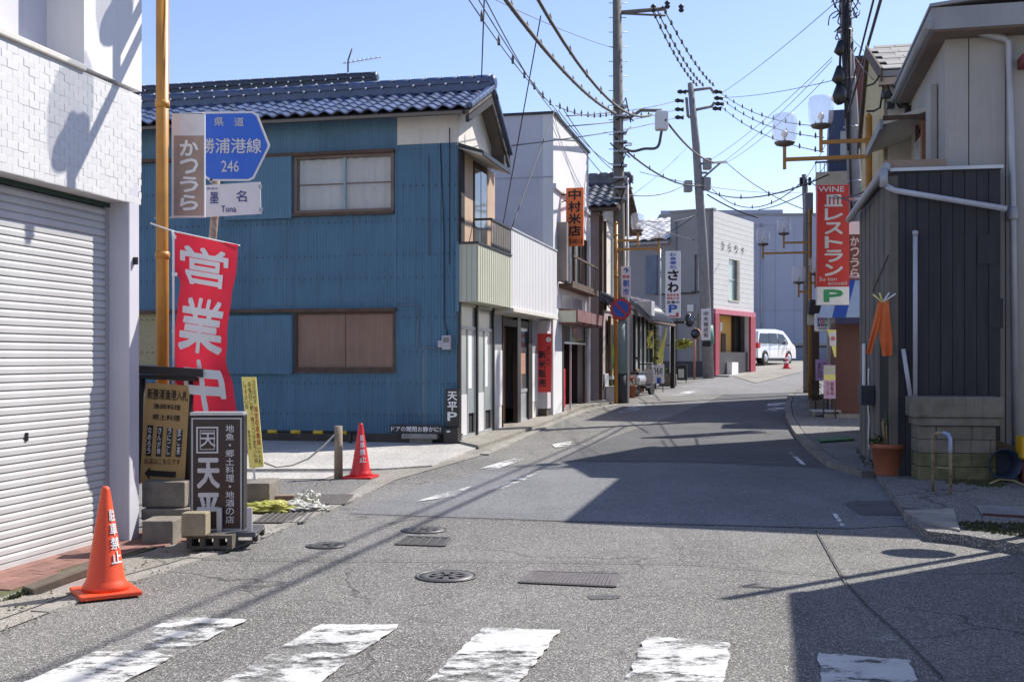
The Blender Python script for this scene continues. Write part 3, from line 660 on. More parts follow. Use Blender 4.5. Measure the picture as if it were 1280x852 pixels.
MB().box(-.02, .02, -.08, 0, 2.3, 3.5).build('corner_trim', blue_c, bB)
# meter box and conduit
mx0, mz1 = bf(551, 419); mx1, mz0 = bf(566, 437)
mb = MB().bbox(mx0+.05, mx1, -.13, -.012, mz0, mz1, .012).build('meter_box', galv, bB); bx('meter_window', glass_m, mb, mx0+.08, mx1-.03, -.134, -.13, (mz0+mz1)/2, mz1-.04)
bx('meter_fitting', galv, bB, mx0-.03, mx0+.04, -.08, -.012, mz0+.04, mz0+.16)
p = [bf(497, 381), bf(522, 381), bf(525, 386), bf(522, 430), bf(530, 434), bf(552, 436)]
MB().tube([(q[0], -.03, q[1]) for q in p], .011, 6).build('conduit', mat('conduit_grey_blue', (.16, .22, .27), rough=.5), bB)
p = [bf(551, 180), bf(556, 300), bf(556, 400), bf(560, 419)]
MB().tube([(q[0], -.03, q[1]) for q in p], .009, 6).build('conduit', cable, bB)
MB().tube([(bf(537, 195)[0], -.03, bf(537, 195)[1]), (bf(538, 300)[0], -.03, bf(537, 320)[1])], .007, 6).build('conduit', cable_g, bB)

# back roof with dark ridge and antenna
R2 = Fr(at(456, 110, 25).x, 25, 13)
bR = thing('back_house', 'dark tiled roof rising behind the blue house', 'house', R2.o, 13)
bx('wall', lav_shade, bR, -10, -.4, .4, 4, 0, 6.6)
MB().prism([(-1.2, 7.0), (.9, 7.85), (3.4, 6.9), (3.4, 6.8), (.9, 7.75), (-1.2, 6.9)], -10, -.1, 'x').build('roof_deck', kaw_dk, bR)
tile_slope(kaw_mesh(kaw_dk), bR, -8, -.1, -.9, 7.15, .8, 7.8, pit=.3)
ridge(bR, kaw_dk, -9.5, -.1, .9, 7.86, knob=True)
an = thing('tv_antenna', 'television aerial on the dark ridge behind the blue house', 'antenna', (R2.w(-.75, .9, 8.05)), 13)
MB().tube([(0, 0, 0), (0, 0, .35), (.1, 0, .62)], .02, 6).build('mast', cable_g, an)
MB().tube([(-.1, -.05, .28), (.85, -.1, .36)], .010, 6).build('boom', alu, an)
for k in range(8): MB().tube([(k*.11-.02, -.22, .28+k*.011), (k*.11+.02, .14, .30+k*.011)], .006, 5).build('element', alu, an)

# ================================================================= BUILDING C (white box shop)
C = Fr(*(B.w(0, 2.52, 0).xy), 13)
bC = thing('white_box_shop', 'low white shop with boxed fascia between the blue house and rice shop', 'building', C.o, 13)
fb = MB().box(-.01, .355, 0, 4.75, 2.47, 4.0).build('fascia_box', white_wall, bC)
rb = MB().box(0, .006, 0, .012, 2.47, 4.0).mesh('panel_rib', white_wall)
for k in range(30): inst(rb, 'panel_rib', fb, Matrix.Translation((.355, .08+k*.157, 0)))
bx('fascia_cap', alu, bC, -.02, .375, -.01, 4.76, 4.003, 4.04); bx('fascia_skirt', plaster, bC, .0, .40, 0, 4.7, 2.40, 2.468)
bx('wall', white_wall, bC, -5, -.9, .02, 4.75, 0, 3.9); bx('return_wall', mat('tan_wall', (.42, .38, .36), rough=.8, streak=.3), bC, -5, -.02, -.02, .0, 3.4, 4.02)
bx('soffit', plaster, bC, -.9, 0, 0, 4.7, 2.36, 2.39)
def cs(px, x=0): return C.side(px, 447, x)[0]
ya = [cs(p) for p in (617, 628, 646, 650, 660, 664.5, 673)]
def flo(y): return g(C.w(0, y, 0).y)
mb = MB(); mb.box(-.08, .0, .05, ya[1], .55, 1.65); mb.build('wall_panel', white_wall, bC); MB().box(-.08, -.01, .05, ya[1], 1.65, 2.36).build('wall_panel', mat('grey_panel', (.34, .34, .36), rough=.8), bC)
MB().box(-.08, -.01, .05, ya[1], 0, .55).build('wall_panel', plaster, bC)
door_w = mat('reddish_wood_door', (.45, .19, .11), (.36, .15, .085), rough=.5, scale=2, streak=.3)
d_ = bx('door', door_w, bC, -.3, -.25, ya[1], ya[2], .08, 2.15); bx('handle', alu, d_, -.25, -.22, ya[1]+.12, ya[1]+.15, 1.0, 1.25)
MB().box(-.6, .01, ya[1], ya[1]+.06, 0, 2.36).build('door_post', black_w, bC); MB().box(-.08, .02, ya[2], ya[3], 0, 2.36).build('door_post', black_m, bC); MB().box(-.08, .02, ya[4], ya[5], 0, 2.36).build('door_post', black_w, bC)
bx('lintel', black_w, bC, -.07, .01, ya[1]+.06, ya[4], 2.15, 2.3)
gd = MB(); gd.box(-.05, -.01, ya[3], ya[4], .1, .16); gd.box(-.05, -.01, ya[3], ya[4], 2.08, 2.15); gd.box(-.05, -.01, ya[3], ya[4], .75, .82); gd = gd.build('glass_door', alu, bC); bx('pane', glass_m, gd, -.04, -.03, ya[3], ya[4], .82, 2.08); bx('panel', alu, gd, -.04, -.03, ya[3], ya[4], .16, .75)
bx('poster', mat('orange_poster', (.5, .26, .16), (.35, .2, .15), rough=.6, scale=12), gd, -.03, -.028, ya[3]+.08, ya[4]-.15, 1.15, 1.6)
MB().box(-.08, .0, ya[5], ya[6], .5, 1.6).build('wall_panel', white_wall, bC); MB().box(-.08, -.01, ya[5], ya[6], 1.6, 2.36).build('wall_panel', MATS['grey_panel'], bC); MB().box(-.08, -.01, ya[5], ya[6], 0, .5).build('wall_panel', plaster, bC)
bx('end_wall', mat('pinkish_white_wall', (.62, .57, .58), (.56, .52, .53), rough=.8, streak=.3), bC, -1.2, .22, 4.3, 4.7, .32, 2.36); bx('end_base', mat('dark_brown_base', (.10, .075, .06), rough=.8), bC, -1.2, .2, 4.31, 4.7, -.1, .315)
# red banner on the end wall
x0, z1 = C.front(672, 417, 4.28); x1, z0 = C.front(690, 490, 4.28)
rbn = thing('red_wall_banner', 'red rice banner with black lettering hung on the pinkish end wall', 'banner', C.w((x0+x1)/2, 4.28, (z0+z1)/2), 13)
cloth_r = mat('red_cloth', (.80, .07, .06), (.7, .05, .05), rough=.7, scale=3)
wv = MB(); W_, H_ = (x1-x0)/2, (z1-z0)/2
def wf_(x, z): return (x*(1-.12*(z < 0)*abs(z)/H_), -.012-.01*math.sin(x*14+z*3), z)
gs = [(i/8-.5, j/12-.5) for j in range(13) for i in range(9)]
wv.add([wf_(a*2*W_, b*2*H_) for a, b in gs], [(j*9+i, j*9+i+1, j*9+i+10, j*9+i+9) for j in range(12) for i in range(8)], True); wv.build('cloth', cloth_r, rbn)
letter(rbn, black_p, [('新米販売', -W_*.9, W_*.2, -H_*.85, H_*.45, True, .03), ('おいしい', W_*.3, W_*.8, -H_*.1, H_*.6, True, .02)], fn=lambda x, z: (wf_(x, z)[0], wf_(x, z)[1]-.006, z))
MB().lathe([(.06, 0), (.06, -.01)], (W_*.55, -.03, H_*.8), 14, 'y').build('emblem', white_p, rbn)

# ================================================================= BUILDING D (rice shop)
D = Fr(*(B.w(.27, 7.27, 0).xy), 13)
bD = thing('rice_shop', 'tall white plastered rice shop with flat parapet and maroon awning', 'building', D.o, 13)
HT = 7.25; DL = 5.25
def ds(px, py, x=0): return D.side(px, py, x)
y0, _ = ds(697, 300); y1, _ = ds(737, 300); zt = ds(710, 262)[1]; zl = ds(737, 345)[1]
hole_w = (ds(696, 300)[0], DL-.35, 3.35, 4.75); hole_d = (ds(703, 450)[0], ds(733, 450)[0], -.2, 2.32)
wally('wall', white_wall, bD, 0, DL, 2.4, HT, -.25, .25, [hole_w]); wallx('side_wall', lav_shade, bD, -8, -.25, 0, HT, 0, .2)
bx('back_wall', lav_shade, bD, -8, -.25, DL-.2, DL, 0, HT); bx('roof', kaw_dk, bD, -8, -.26, .2, DL-.2, HT-.4, HT-.3)
bx('parapet_cap', black_m, bD, -8, .04, -.04, .1, HT, HT+.06); bx('parapet_cap', black_m, bD, -.2, .05, .1, DL+.04, HT, HT+.06)
bx('wall_joint', mat('joint_grey', (.42, .41, .44), rough=.9), bD, -8, -.0, -.006, -.001, 5.75, 5.78); bx('drip_ledge', white_wall, bD, .001, .07, 0, DL, 5.5, 5.62)
wally('ground_wall', white_wall, bD, 0, DL, -.2, 2.395, -.25, .25, [hole_d])
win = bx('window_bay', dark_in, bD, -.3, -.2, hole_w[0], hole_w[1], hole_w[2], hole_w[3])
fo = MB(); a, b, c, d = hole_w
for q in ((a, a+.5, c, d), ): fo.box(-.02, .24, q[0], q[1]-.25, q[2], q[3])
fo.build('shutter_case', mat('brown_grey_case', (.26, .22, .2), (.2, .17, .15), rough=.6), bD)
for k in range(5): 
    yy = a+.35+k*(b-a-.4)/4; bx('window_frame', brown_w, bD, -.05, .02, yy-.03, yy+.03, c, d)
bx('pane', glass_m, bD, -.1, -.09, a, b, c, d)
rl = MB(); rl.box(.3, .34, a+.3, b, 3.95, 4.0); rl.box(.3, .34, a+.3, b, 3.3, 3.36)
for k in range(12): rl.box(.31, .325, a+.32+k*(b-a-.4)/11, a+.34+k*(b-a-.4)/11, 3.36, 3.95)
rl.build('window_rail', brown_w, bD); bx('rail_base', brown_w, bD, .0, .34, a+.25, b+.02, 3.2, 3.3)
for q in range(2):
    m_ = (.25+q*1.3, ); o = bx('lower_window', glass_l, bD, .0, .015, 1.0+q*1.6, 2.45+q*1.6, 2.62, 3.05); bx('frame', alu, o, .015, .03, 1.0+q*1.6, 2.45+q*1.6, 2.57, 2.62)
ab = ds(700, 380)[0]; ae = ds(744, 380, .4)[0]
aw = MB().prism([(.0, 2.33), (.40, 2.33), (.47, 2.38), (.47, 2.66), (.0, 2.70)], .7, 4.95, 'y'); aw.build('awning', mat('maroon_awning', (.24, .11, .10), (.19, .09, .085), rough=.6, streak=.2), bD)
bx('awning_end', cream, bD, -.0, .43, .67, .70, 2.36, 2.64)
for k in range(3): bx('awning_seam', maroon, bD, .0, .474, .7+(k+1)*1.06, .712+(k+1)*1.06, 2.326, 2.665)
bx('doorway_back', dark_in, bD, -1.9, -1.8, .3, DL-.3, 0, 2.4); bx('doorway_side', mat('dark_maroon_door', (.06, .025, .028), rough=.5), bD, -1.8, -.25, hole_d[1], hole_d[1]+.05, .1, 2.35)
bx('door_frame', black_w, bD, -.05, .02, hole_d[0]-.02, hole_d[0]+.1, 0, 2.33); bx('door_frame', MATS['dark_maroon_door'], bD, -.05, .02, hole_d[1]-.35, hole_d[1], 0, 2.33)
bx('door_rail', alu, bD, -.02, .04, hole_d[0]+.1, hole_d[1]-.35, 1.85, 1.9); bx('door_mullion', alu, bD, -.02, .02, hole_d[0]+1.1, hole_d[0]+1.16, .1, 2.3)
bx('transom_pane', glass_m, bD, -.01, .0, hole_d[0]+.1, hole_d[1]-.35, 1.9, 2.3)
bx('corner_pipe', white_wall, bD, .0, .08, DL-.3, DL-.15, .2, 5.4)
rd = thing('red_bin', 'red boxes standing in the dark doorway of the rice shop', 'box', D.w(-.25, 2.1, flo(7)+.1), 13)
MB().bbox(-.2, .15, -.5, .1, 0, 1.0, .03).build('body', cone_r, rd); MB().bbox(-.15, .12, -.35, -.05, 1.0, 1.35, .02).build('top_box', cone_r, rd); bx('label_plate', white_p, rd, -.1, .06, -.506, -.5, .5, .8)
# orange sign
x0, z1 = D.front(707.5, 235, 1.0); x1, z0 = D.front(729, 307, 1.0)
os_ = thing('orange_shop_sign', 'orange projecting sign with black characters on the white rice shop', 'sign', D.w(0, 1.0, 0), 13)
org = mat('orange_panel', (.82, .19, .045), (.74, .16, .04), rough=.45)
MB().bbox(x0, x1, 0, .12, z0, z1, .01).build('panel', org, os_)
letter(os_, black_p, [('中村米店', x0+.05, x1-.05, z0+.22, z1-.02, True, .035), ('73-0013', x0+.02, x1-.02, z0+.05, z0+.17, False, .02)])
MB().tube([(x0-.35, .06, z1-.15), (x0, .06, z1-.15)], .02).tube([(x0-.2, .06, z1-.35), (x0, .06, z1-.3)], .012).build('bracket', black_m, os_)
# round emblem left of pole and wall mirror etc.

# ================================================================= BUILDING E (old tiled house)
E_ = Fr(2.56, 32.3, 15)
bE = thing('pink_wall_house', 'old house with grey tiled roof and pinkish wall beyond the rice shop', 'house', E_.o, 15)
pinkw = mat('pinkish_wall', (.42, .34, .34), (.35, .28, .28), rough=.85, streak=.4)
bx('wall', pinkw, bE, -5, -.05, 0, 4.5, -.2, 5.7); bx('street_wall', plaster, bE, -.049, 0, .5, 4.5, 2.9, 5.6)
MB().prism([(-.5, 5.75), (1.5, 6.75), (3.9, 5.5), (3.9, 5.4), (1.5, 6.62), (-.5, 5.65)], -5, .62, 'x').build('roof_deck', brown_w, bE)
tile_slope(kaw_mesh(kaw_gr), bE, -3.0, .6, -.5, 5.78, 1.5, 6.76, pit=.28); ridge(bE, kaw_gr, -3, .62, 1.5, 6.78, h=.26, knob=False)
MB().prism([(0, 5.5), (1.5, 6.5), (3.5, 5.5)], -.04, .0, 'x').build('gable_wall', plaster, bE); bx('corner_post', brown_w, bE, -.04, .05, -.02, .12, 0, 5.6); bx('downpipe', brown_w, bE, .0, .07, .5, .57, 2.9, 5.5)
wn = bx('window', alu, bE, .0, .06, 1.7, 3.2, 3.3, 5.1); bx('pane', glass_l, wn, .06, .066, 1.76, 3.14, 3.36, 5.04)
MB().prism([(0, 3.15), (.75, 2.75), (.8, 2.83), (0, 3.35)], -.2, 1.1, 'y').build('pent_roof', kaw_gr, bE)
pt = MB().tube([(0, 0, 0), (.8, 0, -.42)], .055, 8).mesh('roof_roll', kaw_gr)
for k in range(6): inst(pt, 'roof_roll', bE, Matrix.Translation((.0, -.12+k*.22, 3.36)))
MB().tube([(.1, -.25, 3.2), (.45, -.3, 2.75), (.85, -.3, 2.66)], .02).build('roof_cable', cable, bE)
for k in range(4): bx('lattice_panel', MATS['pale_wood'], bE, .0, .05, 1.25+k*.7, 1.85+k*.7, .95, 2.7)
for k in range(5): bx('lattice_post', brown_w, bE, .0, .09, 1.15+k*.7, 1.25+k*.7, .2, 2.75)
bx('sill_beam', galv, bE, .0, .1, 1.1, 4.2, .85, .95); bx('low_panel', pinkw, bE, .0, .03, 1.1, 4.2, .1, .85)
bx('ac_pipe_cover', galv, bE, .0, .25, 1.5, 1.9, 1.7, 2.5)

# ================================================================= BUILDING F (dark lattice shop)
Fq = Fr(3.95, 36.6, 20)
bF = thing('dark_lattice_shop', 'low old shop with grey tiled pent roof and black lattice front', 'building', Fq.o, 20)
bx('wall', pinkw, bF, -4, -.1, 0, 3.6, 0, 3.5)
MB().prism([(-.25, 3.42), (.6, 2.62), (.65, 2.7), (-.25, 3.55)], -.1, 3.6, 'y').build('pent_roof', kaw_gr, bF)
pt2 = MB().tube([(0, 0, 0), (.88, 0, -.84)], .06, 8).mesh('roof_roll', kaw_gr)
for k in range(13): inst(pt2, 'roof_roll', bF, Matrix.Translation((-.22, k*.27, 3.53)))
MB().tube([(.66, -.15, 2.64), (.66, 3.6, 2.64)], .05, 8).build('eaves_gutter', brown_w, bF)
bx('front_wall', mat('pale_grey_front', (.45, .45, .46), rough=.7), bF, -.1, -.02, 0, 3.6, .3, 3.3)
for k in range(6): bx('front_post', black_w, bF, -.02, .06, .1+k*.6, .19+k*.6, .3, 2.9)
for k in range(6): bx('front_panel', glass_l if k < 3 else black_w, bF, -.02, .01, .2+k*.6, .68+k*.6, .6, 2.7)
MB().bbox(.15, .62, .0, .5, 2.85, 3.35, .03).build('roof_box', galv, bF)
for k in range(3):
    o = thing('yellow_flag', ('yellow and green flag beside the orange lamp post', 'bright yellow flag waving in front of the black lattice', 'small yellow flag high under the pent roof')[k], 'flag', at((761, 833, 812)[k], (470, 432, 424)[k], (33.5, 37.5, 38)[k]), 15)
    H = (1.9, 1.2, .6)[k]; vs = []
    for j in range(11):
        for i in range(5):
            z = H*(.5-j/10); wdt = (.05+.2*j/10) if k == 1 else (.28 if k == 0 else .16); x = (i/4-.5)*wdt+(-.25*j/10 if k == 1 else .03*math.sin(j)); vs.append((x, .05*math.sin(i*1.6+j*.7), z))
    fs = [(j*5+i, j*5+i+1, j*5+i+6, j*5+i+5) for j in range(10) for i in range(4)]
    MB().add(vs, fs, True).build('cloth', yellow_p if k else mat('green_yellow_cloth', (.04, .35, .2), (.7, .6, .1), rough=.7, scale=2.2), o)
    MB().tube([(-.25 if k == 0 else .12, .02, -.9 if k == 0 else -H*.5-.3), (-.2 if k == 0 else .12, .02, H*.5+.05)], .012).build('staff', white_p, o)
# gate frame in front
pF = gp(841, 485)
gt = thing('black_sign_frame', 'black post and lintel sign frame beside the grey building', 'frame', (at(841, 480, pF.y).x, pF.y, g(pF.y)), 25)
MB().box(-.07, .07, -.07, .07, 0, 2.3).build('post', black_w, gt); MB().box(-1.25, .45, -.12, .12, 2.3, 2.38).build('lintel', black_w, gt); MB().tube([(0, .12, .1), (0, .12, 1.3)], .05).build('pipe', mat('dark_green', (.03, .09, .06), rough=.5), gt)
MB().box(-1.2, -1.06, -.07, .07, 0, 2.3).build('post', black_w, gt)
def bush(name, label, cat, c, r, n, m, seed, sz=.09, grp=None):
    rnd = random.Random(seed); b = MB()
    for i in range(n):
        d = Vector((rnd.gauss(0, 1), rnd.gauss(0, 1), rnd.gauss(0, .8))).normalized()*(rnd.random()**.5); p = Vector((d.x*r[0], d.y*r[1], d.z*r[2]))
        a, t = rnd.random()*6.28, rnd.random()*1.5; u = Vector((math.cos(a), math.sin(a), math.sin(t)*.5))*sz*rnd.uniform(.6, 1.3); v = u.cross(Vector((rnd.random(), rnd.random(), 1))).normalized()*sz*.3
        b.add([p-u, p+v, p+u, p-v], [(0, 1, 2, 3)])
    o = thing(name, label, cat, c, 0, grp); b.build('foliage', m, o, kind='stuff'); return o
o = bush('flowering_plant', 'yellow flowering plant hanging beside the grey wall', 'plant', at(853, 430, 41), (.4, .3, .2), 420, leaf_y, 3); MB().tube([(-.6, .1, -.05), (-.2, .05, .02), (.3, .05, 0)], .02).build('stem', brown_w, o)
o = bush('flowering_plant', 'green and yellow climbing plant on the black lattice front', 'plant', at(815, 432, 39.3), (.3, .4, 1.0), 520, leaf_y, 4); MB().tube([(0, .1, -1.6), (0, .1, .6)], .03).build('stem', brown_w, o)

# ================================================================= BUILDING G (grey building with pink entrance)
Gf = Fr(8.64, 48, 31)
bG = thing('grey_corner_building', 'grey two-storey corner building with pink framed entrance', 'building', Gf.o, 31)
gz = .6; GH = 7.84; GL = 5.2
gw = mat('grey_render', (.33, .32, .325), (.28, .275, .28), rough=.85, scale=.8, streak=.35, dcol=(.2, .19, .19))
sid = mat('white_siding', (.66, .65, .62), (.6, .59, .57), rough=.7, streak=.2)
xs_ = Gf.front(838, 300)[0]; xl = Gf.front(783, 300)[0]-6; zlow = Gf.front(810, 302)[1]
wh = [(Gf.front(822, 318)[0], Gf.front(866, 318)[0], Gf.front(845, 366)[1], Gf.front(845, 318)[1]), (Gf.front(868, 318)[0], Gf.front(874, 318)[0], Gf.front(870, 364)[1], Gf.front(870, 318)[1])]
wallx('wall', gw, bG, xs_, -.02, 0, GH, 0, .25, [h for h in wh if h[0] > xs_]); wallx('lower_wall', gw, bG, xl, xs_-.003, 0, zlow, .02, .25, wh)
for h in wh: o = bx('window', alu, bG, h[0], h[1], .18, .22, h[2], h[3]); bx('pane', glass_m, o, h[0]+.05, (h[0]+h[1])/2-.03, .16, .18, h[2]+.05, h[3]-.05); bx('pane', glass_m, o, (h[0]+h[1])/2+.03, h[1]-.05, .16, .18, h[2]+.05, h[3]-.05); bx('sill', black_m, bG, h[0]-.1, h[1]+.1, -.08, 0, h[2]-.06, h[2])
bx('shutter_case', mat('blue_grey_case', (.16, .2, .26), rough=.6), bG, wh[0][0]-.55, wh[0][0]-.02, -.05, .019, wh[0][2], wh[0][3])
bx('base_band', mat('dark_base', (.09, .085, .09), rough=.8), bG, xl, -.02, -.02, -.001, 0, gz+.75)
bx('parapet_cap', fascia_g, bG, xs_-.05, .03, -.05, .3, GH, GH+.08); bx('roof', fascia_g, bG, xs_, -.25, .25, GL, GH-.3, GH-.2)
bx('back_wall', gw, bG, xl, -.25, GL-.2, GL, 0, GH-.3)
MB().prism([(-.3, zlow-.05), (3.5, zlow+1.35), (3.5, zlow+1.25), (-.3, zlow-.15)], xl, xs_-.01, 'x').build('side_roof', mat('pale_tiles_under', (.4, .39, .38), rough=.7), bG)
wt = mat('white_roof_tile', (.72, .72, .72), (.6, .6, .6), rough=.5, rnd=.15)
tile_slope(kaw_mesh(wt, .42, .45), bG, xs_-3.4, xs_-.02, -.35, zlow+.0, 3.4, zlow+1.4, .42, .42)
def gs_(px, py, x=0): return Gf.side(px, py, x)
ent = (gs_(896.5, 400)[0], gs_(936, 400)[0], 0, gs_(912, 393)[1]); sw1 = (gs_(911, 350)[0], gs_(921, 350)[0], gs_(915, 375)[1], gs_(915, 324)[1])
wally('street_wall', sid, bG, 0, GL, 0, GH, -.2, .2, [ent, sw1])
cl = MB().box(0, .006, 0, GL, 0, .008).mesh('siding_lap', sid)
zpk = gs_(895, 386)[1]
for k in range(18):
    z = zpk+.2+k*.22
    if sw1[2]-.05 < z < sw1[3]+.05:
        MB().box(.0, .006, 0, sw1[0]-.05, z, z+.008).build('siding_lap', sid, bG); MB().box(.0, .006, sw1[1]+.35, GL, z, z+.008).build('siding_lap', sid, bG)
    elif z < GH: inst(cl, 'siding_lap', bG, Matrix.Translation((0, 0, z)))
wn = bx('window', cream, bG, -.02, .03, sw1[0]-.06, sw1[1]+.3, sw1[2]-.06, sw1[2]); bx('pane', mat('mint_glass', (.33, .45, .42), (.4, .5, .47), rough=.15), wn, -.12, -.1, sw1[0], sw1[1], sw1[2], sw1[3]); bx('frame', mat('taupe', (.3, .26, .22), rough=.7), wn, -.1, .03, sw1[1], sw1[1]+.3, sw1[2], sw1[3])
MB().box(-.1, -.06, sw1[0], sw1[1], sw1[2]+.9, sw1[2]+.94).build('glazing_bar', alu, wn)
pink = mat('pink_painted_frame', (.60, .17, .22), (.52, .14, .19), rough=.6)
bx('entrance_beam', pink, bG, .0, .1, -.02, GL, ent[3]-.02, zpk); bx('entrance_post', mat('deep_red_post', (.40, .03, .06), rough=.5), bG, .0, .1, -.02, ent[0], .3, ent[3]-.02); bx('entrance_post', mat('deep_red_post', (.40, .03, .06), rough=.5), bG, .0, .1, ent[1], GL, .3, ent[3]-.02)
bx('entrance_back', mat('ochre_wall', (.7, .38, .09), (.6, .33, .08), rough=.8), bG, -.75, -.65, 0, GL, 0, ent[3]); bx('dark_panel', black_w, bG, -.649, -.5, ent[0]+3.55, ent[0]+4.35, 0, ent[3]); bx('door', brown_w, bG, -.649, -.6, ent[0]+2.2, ent[0]+2.7, .6, 2.6)
bx('low_wall', mat('dark_tile_wall', (.05, .045, .05), rough=.6), bG, -.15, -.05, ent[0], ent[1], 0, 1.75); bx('white_box', white_p, bG, -.04, .2, ent[0]+1.3, ent[0]+2.1, .6, 1.3); bx('step', lot_m, bG, .0, .7, 0, GL, .3, gz+.16)
MB().bbox(-.64, -.58, ent[0]+1.95, ent[0]+2.2, 2.7, 3.1, .02).build('menu_board', white_p, bG)
o = MB(); ya_, zb = gs_(898, 318); yb_, zc_ = gs_(928, 326)
for i, ch in enumerate('ひらりや'):
    a = .9+i*.85; m = MB(Matrix(((0, 0, 0, .03), (1, 0, 0, a), (0, 0, 1, GH-1.65), (0, 0, 0, 1)))); textfit(m, ch, 0, .34, 0, .38, 0, .01); me = bpy.data.meshes.new('lettering'); me.from_pydata(m.v, [], m.f); me.materials.append(black_p); oo = bpy.data.objects.new('lettering', me); COL.objects.link(oo); oo.parent = bG
# restaurant sign on thin pole
sp = at(841, 355, 45); bs = thing('restaurant_pole_sign', 'tall white vertical sign with blue P on a thin pole before the grey building', 'sign', (sp.x, 45, g(45)), 5)
def L5(px, py): return (px-841)/F*45, 1.5+(447-py)/F*45-g(45)
x0, z1 = L5(832, 314); x1, z0 = L5(850.5, 397)
MB().bbox(x0, x1, -.06, .06, z0, z1, .02).build('panel', mat('white_sign_face', (.80, .80, .79), (.76, .76, .75), rough=.5), bs)
px_ = L5(825, 0)[0]; MB().tube([(px_, .05, 0), (px_, .05, z1+.1)], .05, 8).build('pole', galv, bs); 
for zz in (z0+.3, z1-.3): MB().tube([(px_, .05, zz), (x0, .0, zz)], .02).build('bracket', galv, bs)
letter(bs, blue_p, [('お食事処', x0+.15, x1-.15, z1-.72, z1-.05, True, .02)], -.066)
letter(bs, black_p, [('さわ', x0+.07, x1-.07, z0+.98, z1-.72, True, .05)], -.066)
letter(bs, red_p, [('刺身定食', x0+.05, x1-.05, z0+.85, z0+.97, False, .02), ('焼魚天丼', x0+.05, x1-.05, z0+.72, z0+.83, False, .02), ('┛', x0+.12, x1-.08, z0+.03, z0+.2, False, .05)], -.066)
letter(bs, black_p, [('営業中', x0+.05, x1-.05, z0+.55, z0+.68, False, .02)], -.066)
letter(bs, blue_p, [('P', x0+.12, x1-.12, z0+.2, z0+.52, False, .06)], -.066)
# traffic mirrors on orange post
pm = gp(868, 474); tm_ = thing('traffic_mirror', 'round traffic mirrors on an orange post by the grey wall', 'traffic mirror', (pm.x, pm.y, g(pm.y)), 0)
def L6(px, py): return (px-868)/F*pm.y, 1.5+(447-py)/F*pm.y-g(pm.y)
MB().tube([(0, 0, 0), (0, 0, L6(868, 410)[1])], .045, 8).build('post', mat('orange_brown_post', (.45, .2, .11), rough=.5), tm_)
for (px, py, r, dg) in ((862, 400, .28, 40), (869, 417, .22, -35)):
    x, z = L6(px, py); m = MB(Matrix.Translation((x, -.1, z)) @ Matrix.Rotation(math.radians(dg), 4, 'Z')); m.lathe([(r*.9, .06), (r, .04), (r, 0), (r*.94, -.02)], n=20, ax='y'); o = m.build('mirror_housing', black_m if dg > 0 else mat('orange_rim', (.6, .25, .06), rough=.5), tm_)
    m = MB(Matrix.Translation((x, -.1, z)) @ Matrix.Rotation(math.radians(dg), 4, 'Z')); m.lathe([(r*.93, -.021), (r*.5, -.05), (.001, -.06)], n=20, ax='y'); m.build('mirror_face', mat('mirror_glass', (.04, .05, .07), (.03, .035, .05), rough=.12, metal=.6), o)
# black menu board, small dark boxes
pb = gp(848, 478); mbd = thing('black_menu_board', 'black framed menu board with a pale paper beside the grey wall', 'menu board', (pb.x, pb.y, g(pb.y)), 10)
k_ = pb.y/F; MB().bbox(-8*k_, 11*k_, -.1, .1, 3*k_, 22*k_, .03).build('board', black_m, mbd); bx('paper', cream, mbd, 0, 7*k_, -.104, -.1, 6*k_, 17*k_)
for s_ in (-7, 9): bx('leg', black_m, mbd, s_*k_, (s_+1)*k_, -.08, .08, 0, 3*k_)
pb = gp(834, 482); o = thing('stone_planter', 'pale stone planter with greenery next to the black menu board', 'planter', (pb.x, pb.y, g(pb.y)), 10); MB().bbox(-.3, .35, -.2, .2, 0, .42, .03).build('trough', block_m, o); bush('x', 'x', 'x', (0, 0, 0), (.1, .1, .1), 1, leaf_m, 1)
bpy.data.objects.remove(bpy.data.objects['foliage.002']) if 'foliage.002' in bpy.data.objects else 0
[bpy.data.objects.remove(q) for q in list(bpy.data.objects) if q.name == 'x']
def leaves(parent, c, r, n, m, seed, sz):
    t = bush('tmp', 'a', 'a', (0, 0, 0), r, n, m, seed, sz); ch = t.children[0]; ch.parent = parent; ch.location = c; bpy.data.objects.remove(t); return ch
leaves(o, (0, 0, .55), (.35, .2, .25), 160, leaf_m, 5, .07)

# ================================================================= H lavender hall, low wall, van
Hf = Fr(at(940, 440, 74).x, 74, 4)
bH = thing('lavender_hall', 'large windowless lavender grey building at the end of the street', 'building', Hf.o, 4)
hz = 1.5+(447-270)/F*74
lv2 = mat('pale_lavender_metal', (.40, .42, .52), (.36, .38, .47), rough=.7, scale=.3, streak=.2, dcol=(.33, .34, .42))
bx('wall', lv2, bH, -6, 9, 0, 20, 0, hz); bx('roof_edge', fascia_g, bH, -6.1, 9.1, -.1, 20, hz, hz+.15); bx('parapet', lv2, bH, -6, 2.0, -.05, -.001, hz-.6, hz+.4)
for k in range(12): bx('wall_seam', mat('seam_lavender', (.36, .37, .46), rough=.7), bH, -6+k*1.25, -5.97+k*1.25, -.012, 0, 0, hz-.62)
MB().tube([(.6, -.08, 0), (.6, -.08, hz-.5)], .06, 8).build('downpipe', galv, bH)
lw = thing('low_dark_wall', 'low dark wall with pale gates beyond the parked van', 'wall', at(985, 447, 68), 6)
MB().box(-.6, 5, 0, .3, -.6, .75).build('wall', mat('dark_wall', (.10, .10, .12), rough=.9), lw); bx('wall_cap', fascia_g, lw, -.7, 5.1, -.06, .36, .75, .9)
for k in range(3): bx('gate_panel', mat('blue_grey_gate', (.2, .23, .3), rough=.6), lw, .2+k*1.2, 1.1+k*1.2, -.04, -.001, -.2, .6)
